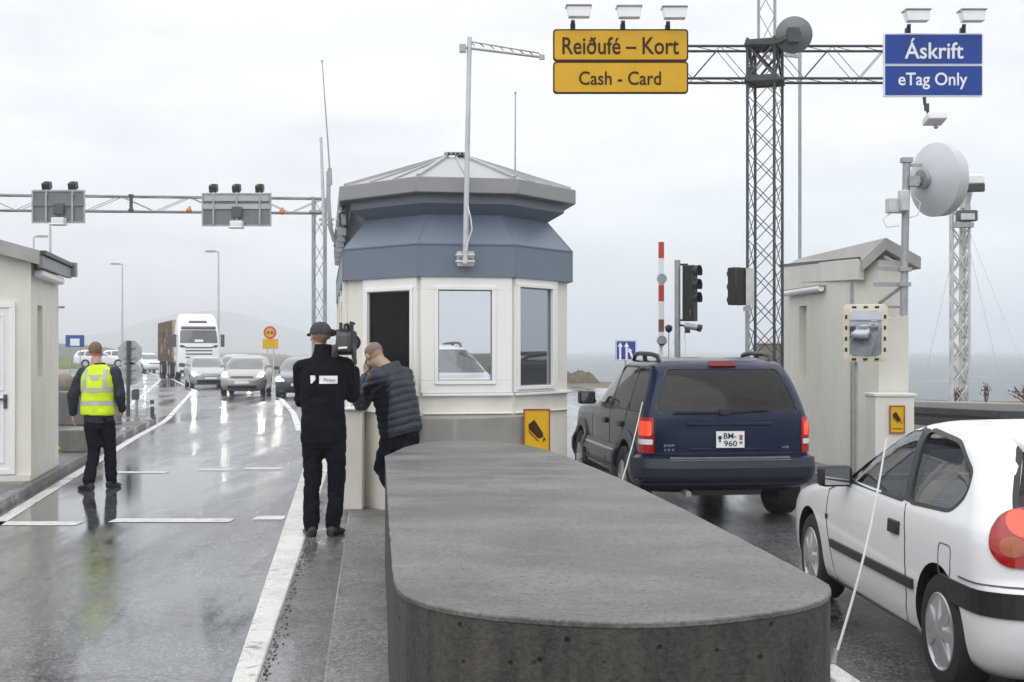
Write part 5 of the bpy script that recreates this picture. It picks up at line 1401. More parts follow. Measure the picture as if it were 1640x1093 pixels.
# --- white three-door hatchback, right foreground
def make_hatch(name, label, loc, rz):
    car = thing(name, label, 'car', (0, 0, 0), local=True)
    rows = [(.17, -.58, 3.10, .74, .25, .45), (.22, -.66, 3.22, .80, .28, .5), (.34, -.74, 3.30, .833, .32, .55), (.46, -.765, 3.335, .842, .34, .6), (.58, -.765, 3.33, .846, .34, .6), (.64, -.725, 3.29, .846, .33, .6),
            (.70, -.72, 3.20, .844, .33, .6), (.76, -.715, 2.98, .840, .33, .62), (.81, -.71, 2.62, .834, .33, .6), (.85, -.70, 2.28, .826, .33, .5), (.875, -.69, 2.06, .818, .33, .42), (.92, -.665, 1.94, .800, .33, .40),
            (1.0, -.61, 1.77, .772, .34, .40), (1.1, -.53, 1.55, .732, .36, .38), (1.2, -.43, 1.31, .690, .38, .36), (1.25, -.34, 1.13, .655, .38, .34), (1.29, -.24, .95, .612, .36, .32), (1.316, -.13, .76, .545, .32, .28), (1.332, .02, .5, .43, .25, .22)]
    sh = Shell(rows, 2.5)
    body = sh.mesh('body', [M['paint_white'], M['black'], M['interior']], car)
    cut = arches(sh, body, ((0, .30), (2.465, .30)), .335)
    cav = sh.mesh('cavity', [M['interior']], None, n=24, z0=.42, z1=1.305, inset=.05)
    bx = MB(); bx.box2((-.62, -1, .3), (1.75, 1, 1.5)); bx = bx.build('lim', M['interior'])
    md = cav.modifiers.new('i', 'BOOLEAN'); md.object = bx; md.operation = 'INTERSECT'; md.solver = 'EXACT'
    bpy.context.view_layer.update(); me = bpy.data.meshes.new_from_object(cav.evaluated_get(bpy.context.evaluated_depsgraph_get())); cav.modifiers.clear(); cav.data = me; bpy.data.objects.remove(bx)
    fd_ = rounded([(1.66, .90), (1.30, 1.15), (1.05, 1.235), (.72, 1.26), (.56, .895)], .05)
    rq = rounded([(.64, 1.26), (.12, 1.225), (-.17, 1.10), (-.20, 1.00), (-.09, .915), (.49, .895)], .07)
    rw = rounded([(-.66, .87), (.66, .87), (.635, 1.0), (.52, 1.24), (-.52, 1.24), (-.635, 1.0)], .06)
    ws = rounded([(-.66, .91), (.66, .91), (.54, 1.25), (-.54, 1.25)], .06)
    cut += [cav] + [zprism(p, -1.2, 1.2, M['black']) for p in (fd_, rq)] + [xprism(rw, -1.2, -.1, M['black']), xprism(ws, .9, 2.4, M['black'])]
    cut_local(body, cut)
    for s in (1, -1):
        for p, nm in ((fd_, 'door_window'), (rq, 'quarter_window')):
            g = sh.patch(nm, M['car_glass'], car, p, 'x', s, off=-.006)
            sh.patch('window_seal', M['black'], g, grow(p, .020), 'x', s, off=.003, thick=.012, hole=p)
        sh.patch('door_pillar', M['black'], car, [(.645, 1.268), (.725, 1.268), (.565, .888), (.485, .884)], 'x', s, off=.0035, thick=.006)
        b = MB()
        sh.strip(b, [(.52, .875), (.47, .70), (.46, .40), (.52, .235)], .007, 'x', s); sh.strip(b, [(1.72, .87), (1.98, .80), (2.02, .62), (1.93, .40), (1.86, .235)], .007, 'x', s)
        b.build('door_gap', M['black'], body)
        b = MB(); sh.strip(b, [(.40, .225), (2.06, .225)], .012, 'x', s, off=.004); b.build('sill_trim', M['darkgrey'], body)
        b = MB(); sh.strip(b, [(.34, .47), (1.90, .465)], .052, 'x', s, off=.016, thick=.018); b.build('side_moulding', M['black'], car)
        b = MB(); sh.strip(b, [(.56, .735), (.72, .735)], .075, 'x', s, off=.020, thick=.022); b.build('door_handle', M['black'], car, bevel=.008)
        b = MB(); sh.strip(b, [(1.98, .625), (2.01, .625)], .03, 'x', s, off=.010, thick=.012); b.build('side_indicator', M['black'], car)
        tl = rounded([(.42, .955), (.64, .975), (.745, .94), (.815, .86), (.825, .785), (.765, .71), (.42, .695)], .05)
        t_ = sh.patch('tail_lamp', M['lamp_red'], car, tl, 's', s, off=.014, thick=.03, step=.04)
        c_ = [(.66 + .070 * math.cos(q * math.pi / 8), .90 + .058 * math.sin(q * math.pi / 8)) for q in range(16)]
        sh.patch('brake_lamp', M['brake_lit'], t_, c_, 's', s, off=.019, thick=.006, step=.04)
        c_ = [(.715 + .058 * math.cos(q * math.pi / 8), .80 + .045 * math.sin(q * math.pi / 8)) for q in range(16)]
        sh.patch('indicator_lamp', M['lamp_amber'], t_, c_, 's', s, off=.019, thick=.006, step=.04)
        c_ = [(.575 + .055 * math.cos(q * math.pi / 8), .805 + .045 * math.sin(q * math.pi / 8)) for q in range(16)]
        sh.patch('reverse_lamp', M['lamp_clear'], t_, c_, 's', s, off=.019, thick=.006, step=.04)
        sh.patch('headlight', M['lamp_clear'], car, rounded([(.30, .56), (.30, .68), (.55, .705), (.86, .70), (.86, .60)], .03), 'sf', s, off=.006, thick=.02)
    fl = rounded([(-.18, .59), (-.18, .745), (-.02, .745), (-.02, .59)], .035)
    b = MB(); sh.strip(b, fl + fl[:1], .005, 'x', 1); b.build('fuel_flap_gap', M['darkgrey'], body)
    b = MB(); m_ = [(a, .535) for a in np.linspace(.02, 1.25, 22)]
    for s in (1, -1): sh.strip(b, m_, .112, 's', s, off=.012, thick=.02)
    b.build('bumper_strip', M['black'], car)
    b = MB()
    for s in (1, -1): sh.strip(b, [(a, .618) for a in np.linspace(.02, 1.10, 24)], .007, 's', s, off=.006, thick=.012)
    b.build('bumper_gap', M['darkgrey'], body)
    b = MB(); sh.strip(b, [(-.62, .86), (-.60, .66), (.60, .66), (.62, .86)], .007, 'r'); b.build('tailgate_gap', M['darkgrey'], body)
    sh.patch('rear_window', M['tint_glass'], car, rw, 'r', 1, off=-.004)
    sh.patch('rear_window_seal', M['black'], car, grow(rw, .022), 'r', 1, off=.003, thick=.012, hole=rw)
    b = MB(); rows_ = []
    for k in range(13):
        y = (k / 12 - .5) * 1.06
        p = sh.pos('r', y, 1.245)
        rows_.append([p + Vector((.06, 0, .035)), p + Vector((-.10, 0, .0)), p + Vector((-.11, 0, -.03)), p + Vector((.0, 0, -.03))])
    b.loft(rows_); b.build('spoiler', M['paint_white'], car, smooth=50)
    sh.patch('windscreen', M['car_glass'], car, ws, 'f', 1, off=-.006)
    mirror_part('wing_mirror', car, 1.58, .80, .925, M['black'], 1); mirror_part('wing_mirror', car, 1.58, -.80, .925, M['black'], -1)
    sh.patch('rear_plate', M['plate_white'], car, [(-.26, .62), (.26, .62), (.26, .73), (-.26, .73)], 'r', 1, off=.012, thick=.012)
    for x in (0, 2.465):
        for s in (1, -1): wheel(car, x, s * .735, .292, .175, .195, spokes=7)
    b = MB()
    for y in (.36, -.36):
        b.loft([[(.55 + a, y + q, z) for q, z in ((-.24, .40), (.24, .40), (.24, .52), (-.24, .52))] for a in (0, .5)])
        b.loft([[(x_, y + q * w_, z_) for q in (-.23, .23) for z_ in ()] or [(x_ - t_, y - w_, z_), (x_ - t_, y + w_, z_), (x_ + t_, y + w_, z_), (x_ + t_, y - w_, z_)] for x_, w_, z_, t_ in ((.60, .23, .45, .07), (.48, .24, .75, .06), (.40, .20, .96, .05))])
        b.loft([[(x_ - t_, y - w_, z_), (x_ - t_, y + w_, z_), (x_ + t_, y + w_, z_), (x_ + t_, y - w_, z_)] for x_, w_, z_, t_ in ((.40, .10, .97, .03), (.37, .13, 1.03, .045), (.35, .12, 1.13, .04))])
    b.build('front_seat', M['seat_grey'], car, bevel=.04, segs=2)
    b = MB(); b.box2((-.25, -.6, .4), (.05, .6, .55)); b.loft([[(x_ - .06, -.6, z_), (x_ - .06, .6, z_), (x_ + .06, .6, z_), (x_ + .06, -.6, z_)] for x_, z_ in ((-.25, .5), (-.40, .95))])
    for y in (.33, -.33): b.box((-.42, y, 1.02), (.08, .22, .13))
    b.build('rear_seat', M['seat_grey'], car, bevel=.04, segs=2)
    b = MB(); b.loft([[(1.25, y, .55), (1.28, y, .84), (1.45, y, .90), (1.74, y, .88), (1.74, y, .5)] for y in (-.68, .68)]); b.build('dashboard', M['interior'], car, bevel=.03)
    b = MB(); c = Vector((1.10, .36, .82)); ax_ = Vector((-.85, 0, .5)).normalized(); u_ = Vector((0, 1, 0)); v_ = ax_.cross(u_)
    b.tube([c + u_ * (.185 * math.cos(q * math.pi / 12)) + v_ * (.185 * math.sin(q * math.pi / 12)) for q in range(25)], .014, 8); b.bar(c, c - ax_ * .25, .06, .06); b.bar(c - u_ * .18, c + u_ * .18, .04, .02)
    b.build('steering_wheel', M['black'], car, smooth=50)
    b = MB(); b.tube([(-.10, .0, 1.305), (-.14, 0, 1.318), (-.40, -.0, 1.58)], [.016, .008, .003], 8); b.build('roof_antenna', M['black'], car, smooth=50)
    car.location = loc; car.rotation_euler = (0, 0, rz)
    return car
hs = -0.036
hd = Vector((hs, 1)).normalized()
make_hatch('hatchback', 'white three-door hatchback waiting at the right beside the concrete barrier', (2.137 + .83, 6.66 + .03, 0), math.atan2(hd.y, hd.x))

# --- dark blue off-road estate at the booth
def make_suv(name, label, paint, loc, rz, plate=True, group=None, lit=True):
    car = thing(name, label, 'car', (0, 0, 0), local=True, group=group)
    rows = [(.30, -.66, 3.40, .74, .3, .4), (.36, -.84, 3.50, .84, .28, .5), (.44, -.93, 3.56, .905, .26, .5), (.56, -.955, 3.58, .915, .26, .5), (.635, -.95, 3.58, .915, .26, .5), (.66, -.90, 3.575, .890, .24, .5), (.68, -.865, 3.57, .862, .20, .5),
            (.85, -.865, 3.53, .862, .20, .5), (.98, -.862, 3.42, .856, .20, .5), (1.03, -.86, 3.20, .850, .20, .5), (1.06, -.855, 2.75, .845, .20, .5), (1.085, -.85, 2.28, .840, .20, .45), (1.12, -.838, 2.07, .832, .20, .42),
            (1.22, -.795, 1.86, .806, .20, .40), (1.34, -.735, 1.62, .768, .20, .38), (1.45, -.67, 1.38, .726, .20, .34), (1.52, -.61, 1.22, .692, .21, .32), (1.57, -.54, 1.08, .665, .22, .30), (1.605, -.44, .90, .60, .24, .28), (1.63, -.28, .62, .47, .22, .22)]
    sh = Shell(rows, 2.9, barrel=.03)
    body = sh.mesh('body', [paint, M['black'], M['interior']], car)
    cut = arches(sh, body, ((0, .36), (2.69, .36)), .43)
    cav = sh.mesh('cavity', [M['interior']], None, n=24, z0=.55, z1=1.60, inset=.05)
    bx = MB(); bx.box2((-.80, -1, .3), (1.85, 1, 1.8)); bx = bx.build('lim', M['interior'])
    md = cav.modifiers.new('i', 'BOOLEAN'); md.object = bx; md.operation = 'INTERSECT'; md.solver = 'EXACT'
    bpy.context.view_layer.update(); me = bpy.data.meshes.new_from_object(cav.evaluated_get(bpy.context.evaluated_depsgraph_get())); cav.modifiers.clear(); cav.data = me; bpy.data.objects.remove(bx)
    fw = rounded([(1.83, 1.125), (1.30, 1.46), (1.12, 1.515), (.92, 1.525), (.92, 1.10)], .04)
    rwn = rounded([(.86, 1.10), (.86, 1.528), (.10, 1.525), (.04, 1.10)], .04)
    qw = rounded([(-.02, 1.10), (.035, 1.522), (-.36, 1.505), (-.60, 1.13), (-.58, 1.10)], .04)
    rw = rounded([(-.715, 1.10), (.715, 1.10), (.56, 1.515), (-.56, 1.515)], .05)
    ws = rounded([(-.72, 1.12), (.72, 1.12), (.60, 1.54), (-.60, 1.54)], .06)
    cut += [cav] + [zprism(p, -1.2, 1.2, M['black']) for p in (fw, rwn, qw)] + [xprism(rw, -1.3, -.3, M['black']), xprism(ws, 1.0, 2.4, M['black'])]
    cut_local(body, cut)
    for s in (1, -1):
        for p, nm, gm in ((fw, 'front_window', M['car_glass']), (rwn, 'rear_door_window', M['tint_glass']), (qw, 'quarter_window', M['tint_glass'])):
            g = sh.patch(nm, gm, car, p, 'x', s, off=-.004)
            sh.patch('window_seal', M['black'], g, grow(p, .016), 'x', s, off=.003, thick=.012, hole=p)
        b = MB(); sh.strip(b, [(.89, 1.09), (.89, .62), (.92, .44)], .008, 'x', s); sh.strip(b, [(1.95, 1.08), (1.98, .62), (1.90, .44)], .008, 'x', s); sh.strip(b, [(.02, 1.09), (.10, .96), (.30, .80), (.42, .5)], .008, 'x', s)
        b.build('door_gap', M['black'], body)
        b = MB(); sh.strip(b, [(.46, .625), (2.24, .625)], .13, 'x', s, off=.020, thick=.024); b.build('side_moulding', M['cladding_grey'], car, bevel=.006)
        b = MB(); sh.strip(b, [(.40, .40), (2.30, .40)], .16, 'x', s, off=.022, thick=.024); b.build('sill_cladding', M['cladding_grey'], car)
        for xc in (0, 2.69):
            b = MB(); sh.strip(b, [(xc + .475 * math.cos(q), .36 + .475 * math.sin(q)) for q in np.linspace(-.02, math.pi + .02, 26)], .09, 'x', s, off=.024, thick=.03); b.build('wheel_arch_flare', M['cladding_grey'], car, smooth=40)
        for x_ in (1.03, .20):
            b = MB(); sh.strip(b, [(x_, .93), (x_ + .17, .93)], .06, 'x', s, off=.024, thick=.026); b.build('door_handle', M['black'], car, bevel=.008)
        tl = rounded([(.745, 1.045), (1.0, 1.045), (.99, .70), (.745, .70)], .02)
        t_ = sh.patch('tail_lamp', M['lamp_red'], car, tl, 's', s, off=.016, thick=.03, step=.04)
        sh.patch('brake_lamp', M['brake_lit'] if lit else M['lamp_red'], t_, rounded([(.765, 1.01), (.95, 1.01), (.95, .87), (.765, .87)], .02), 's', s, off=.022, thick=.006, step=.04)
        sh.patch('reverse_lamp', M['lamp_clear'], t_, rounded([(.755, .835), (.97, .835), (.97, .785), (.755, .785)], .01), 's', s, off=.022, thick=.006, step=.04)
        b = MB(); b.tube([(.82, s * .60, 1.60), (.72, s * .605, 1.655), (.5, s * .61, 1.672), (-.05, s * .60, 1.665), (-.26, s * .585, 1.645), (-.34, s * .575, 1.585)], [.02, .026, .024, .024, .026, .02], 8)
        b.bar((.25, s * .60, 1.58), (.25, s * .605, 1.665), .05, .04); b.build('roof_rail', M['black'], car, smooth=50)
        mirror_part('wing_mirror', car, 1.72, s * .86, 1.16, M['black'], s, sz=(.12, .19, .15))
    sh.patch('rear_window', M['tint_glass'], car, rw, 'r', 1, off=-.004)
    sh.patch('rear_window_seal', M['black'], car, grow(rw, .018), 'r', 1, off=.003, thick=.012, hole=rw)
    b = MB()
    sh.strip(b, [(-.72, 1.085), (-.74, .70), (.74, .70), (.72, 1.085)], .008, 'r'); b.build('tailgate_gap', M['black'], body)
    b = MB(); sh.strip(b, [(-.42, .985), (.42, .985)], .035, 'r', off=.018, thick=.02); b.build('tailgate_ledge', paint, car, bevel=.008)
    b = MB(); sh.strip(b, [(-.40, .74), (.40, .74)], .02, 'r', off=.010, thick=.014); b.build('tailgate_lip', paint, car, bevel=.006)
    b = MB(); sh.strip(b, [(-.60, .645), (.60, .645)], .03, 'r', off=.012, thick=.02); b.build('bumper_tread', M['cladding_grey'], car, bevel=.006)
    b = MB()
    for z, o_ in ((.44, .008), (.52, .014), (.60, .012)):
        for s in (1, -1): sh.strip(b, [(a, z) for a in np.linspace(.0, 1.50, 30)], .085, 's', s, off=o_, thick=.02)
    b.build('rear_bumper', M['cladding_navy'], car, smooth=40)
    b = MB(); p = sh.pos('r', .06, 1.095, 1, .03); q = sh.pos('r', -.40, 1.12, 1, .03); b.bar(p, q, .02, .03); b.bar(p, p + Vector((0, .5, -.0)), .02, .02); b.box(p, (.05, .09, .05)); b.build('rear_wiper', M['black'], car)
    M['lamp_unlit'] = mat('unlit_red_lamp', (0.16, 0.008, 0.012), 0.4, var=0.15, vscale=20, spec=0.2)
    sh.patch('high_brake_lamp', M['lamp_unlit'], car, rounded([(-.14, 1.535), (.14, 1.535), (.13, 1.578), (-.13, 1.578)], .01), 'r', 1, off=.02, thick=.03)
    b = MB(); b.cyl((-.5, .42, .33), (-.90, .42, .31), .03, n=12); b.build('exhaust', M['steel'], car)
    b = MB(); b.box2((-.75, -.35, .28), (-.50, .35, .44)); b.cyl((0, -.7, .36), (0, .7, .36), .06, n=10); b.ball((0, 0, .36), .13, 10); b.build('underbody', M['black'], car)
    sh.patch('windscreen', M['car_glass'], car, ws, 'f', 1, off=-.006)
    if plate:
        pl = sh.patch('number_plate', M['plate_white'], car, [(-.14, .755), (.14, .755), (.14, .915), (-.14, .915)], 'r', 1, off=.020, thick=.012)
        c = sh.pos('r', 0, .835, 1, .021); nx = Vector((-1, 0, 0)); ux = Vector((0, -1, 0))
        text_mesh('plate_lettering', 'BM-', M['plate_ink'], pl, c + Z * .036 - ux * .005, ux, Z, nx, .125, .056, .012, .002)
        text_mesh('plate_lettering', '960', M['plate_ink'], pl, c - Z * .038 + ux * .0, ux, Z, nx, .130, .056, .012, .002)
        b = MB(); b.box(c + ux * .105 + Z * .02, (.004, .032, .05)); b.box(c + ux * .105 - Z * .03, (.004, .028, .022)); b.build('plate_sticker', M['lamp_amber'], pl)
        b = MB(); b.box(c - ux * .105 + Z * .02, (.004, .034, .03)); b.box(c - ux * .105 - Z * .01, (.004, .014, .03)); b.build('plate_emblem', M['plate_ink'], pl)
        for z, w_, s_ in ((.775, .11, 'JEEP'), (.735, .10, '4 X 4')):
            text_mesh('badge', s_, M['steel'], car, sh.pos('r', .60, z, 1, .006), ux, Z, nx, w_, .025, 0.0, .003)
        text_mesh('badge', 'V8', M['steel'], car, sh.pos('r', -.56, .755, 1, .006), ux, Z, nx, .07, .022, 0.0, .003)
    sh.patch('grille', M['black'], car, rounded([(-.42, .80), (.42, .80), (.42, .98), (-.42, .98)], .02), 'f', 1, off=.006, thick=.02)
    for s in (1, -1): sh.patch('headlight', M['lamp_clear'], car, rounded([(.50, .80), (.50, .96), (.80, .96), (.80, .80)], .02), 'sf', s, off=.006, thick=.02)
    for x in (0, 2.69):
        for s in (1, -1): wheel(car, x, s * .775, .36, .24, .215, spokes=5)
    b = MB()
    for y in (.38, -.38):
        b.box((.95, y, .75), (.5, .5, .16))
        b.loft([[(x_ - t_, y - w_, z_), (x_ - t_, y + w_, z_), (x_ + t_, y + w_, z_), (x_ + t_, y - w_, z_)] for x_, w_, z_, t_ in ((.78, .24, .8, .06), (.66, .23, 1.16, .05))])
        b.box((.64, y, 1.26), (.09, .24, .16))
    b.build('front_seat', M['seat_grey'], car, bevel=.03)
    b = MB(); b.box((-.15, 0, 1.0), (.12, 1.25, .35), ry=R(-12)); b.build('rear_seat', M['seat_grey'], car, bevel=.03)
    b = MB(); b.loft([[(1.42, y, .75), (1.45, y, 1.06), (1.83, y, 1.08), (1.83, y, .75)] for y in (-.72, .72)]); b.build('dashboard', M['interior'], car, bevel=.03)
    car.location = loc; car.rotation_euler = (0, 0, rz)
    return car
sd2 = Vector((-0.115, 1)).normalized()
rr0 = Vector((2.135, 12.86)) + sd2 * .955
make_suv('off_road_car', 'dark navy blue off-road car with roof rails and plate BM-960 stopped at the right lane', M['paint_navy'], (rr0.x, rr0.y, 0), math.atan2(sd2.y, sd2.x))
# next vehicle in the queue, outside the frame: its reflection fills the middle booth window
ws_ = make_suv('off_road_car', 'white off-road car queuing behind the white hatchback, mirrored in the middle booth window', M['paint_white'], (3.85, -3.3, 0.0), R(91), plate=False, lit=False)
ws_.scale = (1.12,) * 3

# --- oncoming queue
def make_far(name, label, paint, rows, wb, wr, win, loc, rz, grille, lights, group, n=2.5, side_win=None, lit=True, extras=None):
    car = thing(name, label, 'car', (0, 0, 0), local=True, group=group)
    sh = Shell(rows, n)
    body = sh.mesh('body', [paint, M['black']], car, n=30)
    cut_local(body, arches(sh, body, ((0, wr + .02), (wb, wr + .02)), wr * 1.14))
    sh.patch('windscreen', M['far_glass'], car, win, 'f', 1, off=.004)
    for s in (1, -1):
        for p in side_win: sh.patch('side_window', M['far_glass'], car, rounded(p, .04), 'x', s, off=.004)
        h = sh.patch('headlight', M['lamp_clear'], car, rounded(lights, .03), 'sf', s, off=.008, thick=.02, step=.05)
        if lit:
            ca, cz = np.mean([p[0] for p in lights]), np.mean([p[1] for p in lights])
            sh.patch('headlight_bulb', M['headlight'], h, [(ca + .09 * math.cos(q * math.pi / 6), cz + .075 * math.sin(q * math.pi / 6)) for q in range(12)], 'sf', s, off=.014, thick=.004, step=.1)
        mirror_part('wing_mirror', car, win_x(sh, win) - .12, s * (sh.fn[2](win[0][1]) - .03), win[0][1] + .07, paint, s, gl=False)
        b = MB(); sh.strip(b, [(wb * .45, win[0][1] - .04), (wb * .45, .3)], .012, 'x', s); b.build('door_gap', M['black'], body)
    for nm, poly, m_ in grille: sh.patch(nm, m_, car, rounded(poly, .02), 'f', 1, off=.008, thick=.02)
    for x in (0, wb):
        for s in (1, -1): wheel(car, x, s * (rows[3][3] - .115), wr, .19, wr * .66, spokes=6)
    car.location = loc; car.rotation_euler = (0, 0, rz)
    return car
def win_x(sh, win): return sh.pos('f', win[0][0] * .98, win[0][1] + .02).x
mpv = [(.18, -.5, 3.05, .72, .25, .5), (.26, -.62, 3.22, .80, .3, .55), (.45, -.68, 3.33, .84, .32, .62), (.60, -.68, 3.33, .845, .32, .65), (.75, -.67, 3.22, .845, .32, .7), (.86, -.66, 3.0, .84, .32, .7), (.94, -.65, 2.65, .83, .32, .55), (1.0, -.63, 2.38, .815, .32, .45),
       (1.12, -.58, 2.10, .775, .33, .42), (1.28, -.50, 1.75, .715, .34, .4), (1.40, -.40, 1.42, .655, .35, .36), (1.48, -.26, 1.12, .57, .34, .32), (1.53, .0, .75, .42, .25, .25)]
mw = rounded([(-.70, .995), (.70, .995), (.58, 1.40), (-.58, 1.40)], .06)
heading = math.atan2(-1, .17)
qx = lambda px_, Y: P(px_, 0, Y).x
grp = 'cars queuing on the approach'
def place(px_, Y, hx): return heading_of(hx), (qx(px_, Y), Y)
def heading_of(hx): return math.atan2(-1, hx)
def front_at(px_, Y, hx, xf):              # location of the rear axle so that the nose sits at photo column px_ and depth Y
    d = Vector((hx, -1)).normalized()
    p = Vector((qx(px_, Y), Y)) - d * xf
    return (p.x, p.y, 0), math.atan2(d.y, d.x)
loc, rz = front_at(387, 49.5, .10, 3.33)
make_far('compact_van_car', 'silver beige compact car heading the oncoming queue with headlights on', M['paint_silver'], mpv, 2.60, .30, mw, loc, rz,
         [('grille', [(-.44, .66), (.44, .66), (.40, .745), (-.40, .745)], M['darkgrey']), ('lower_grille', [(-.50, .28), (.50, .28), (.55, .40), (-.55, .40)], M['black']), ('number_plate', [(-.26, .47), (.26, .47), (.26, .57), (-.26, .57)], M['plate_white'])],
         [(.52, .66), (.55, .80), (.80, .92), (.98, .90), (.90, .72)], grp, side_win=[[(2.05, 1.02), (1.62, 1.30), (1.22, 1.41), (.95, 1.42), (.95, 1.0)], [(.88, 1.0), (.88, 1.42), (.1, 1.38), (-.1, 1.05)]])
est = [(.18, -.6, 3.2, .72, .25, .5), (.26, -.8, 3.40, .82, .3, .55), (.45, -.92, 3.52, .87, .32, .62), (.60, -.92, 3.52, .875, .32, .65), (.72, -.92, 3.42, .875, .32, .7), (.82, -.91, 3.1, .87, .32, .7), (.90, -.90, 2.6, .86, .32, .55), (.95, -.88, 2.25, .84, .32, .45),
       (1.08, -.80, 1.92, .79, .33, .42), (1.22, -.70, 1.58, .73, .34, .4), (1.34, -.60, 1.26, .66, .35, .36), (1.42, -.45, .95, .57, .34, .32), (1.46, -.2, .6, .42, .25, .25)]
ew = rounded([(-.72, .945), (.72, .945), (.58, 1.34), (-.58, 1.34)], .06)
eg = [('grille', [(-.40, .56), (.40, .56), (.36, .66), (-.36, .66)], M['darkgrey']), ('lower_grille', [(-.58, .27), (.58, .27), (.6, .40), (-.6, .40)], M['black']), ('number_plate', [(-.26, .44), (.26, .44), (.26, .53), (-.26, .53)], M['plate_white'])]
el = [(.50, .58), (.52, .68), (.85, .76), (1.05, .74), (.98, .62)]
esw = [[(1.9, .97), (1.5, 1.24), (1.15, 1.34), (.85, 1.36), (.85, .95)], [(.78, .95), (.78, 1.36), (.05, 1.35), (-.02, .97)], [(-.10, .97), (-.03, 1.345), (-.5, 1.30), (-.68, 1.02)]]
loc, rz = front_at(338, 59.0, .33, 3.5)
make_far('estate_car', 'silver blue estate car angled across the lane just behind the leading silver car', M['paint_silver_blue'], est, 2.65, .31, ew, loc, rz, eg, el, grp, side_win=esw)
loc, rz = front_at(478, 47.5, .10, 3.5)
make_far('dark_car', 'dark grey car half hidden behind the cameraman beside the leading silver car', M['paint_black'], est, 2.65, .31, ew, loc, rz, eg, el, grp, side_win=esw)
loc, rz = front_at(374, 63.5, .15, 3.3)
make_far('compact_van_car', 'pale car mostly hidden directly behind the leading silver compact car', M['paint_silver_blue'], mpv, 2.60, .30, mw, loc, rz, [('grille', [(-.44, .66), (.44, .66), (.40, .745), (-.40, .745)], M['darkgrey'])], [(.52, .66), (.55, .80), (.80, .92), (.98, .90), (.90, .72)], grp, side_win=[[(2.05, 1.02), (1.62, 1.30), (1.22, 1.41), (.95, 1.42), (.95, 1.0)]])
loc, rz = front_at(249, 104, .55, 3.5)
make_far('white_far_car', 'white car far back at the bend left of the truck', M['paint_white'], mpv, 2.60, .30, mw, loc, rz, [('grille', [(-.44, .66), (.44, .66), (.40, .745), (-.40, .745)], M['darkgrey'])], [(.52, .66), (.55, .80), (.80, .92), (.98, .90), (.90, .72)], grp, side_win=[[(2.05, 1.02), (1.62, 1.30), (1.22, 1.41), (.95, 1.42), (.95, 1.0)], [(.88, 1.0), (.88, 1.42), (.1, 1.38), (-.1, 1.05)]])
M['paint_pale_green'] = mat('pale_green_car_paint', (0.50, 0.56, 0.42), 0.3, coat=0.5, var=0.04, vscale=2)
loc, rz = front_at(228, 112, .45, 3.5)
make_far('green_far_car', 'pale greenish car farthest back in the queue beside the island sign', M['paint_pale_green'], est, 2.65, .31, ew, loc, rz, eg, el, grp, side_win=esw)
for px_, Y, lb, pm in ((178, 118, 'white car far behind the man in the yellow vest', M['paint_white']), (136, 112, 'white car with dark load far left beyond the left booth', M['paint_white'])):
    c = make_far('white_far_car', lb, pm, est, 2.65, .31, ew, (qx(px_, Y), Y, .3), R(20), eg, el, 'cars on the far left road', side_win=esw, lit=False)

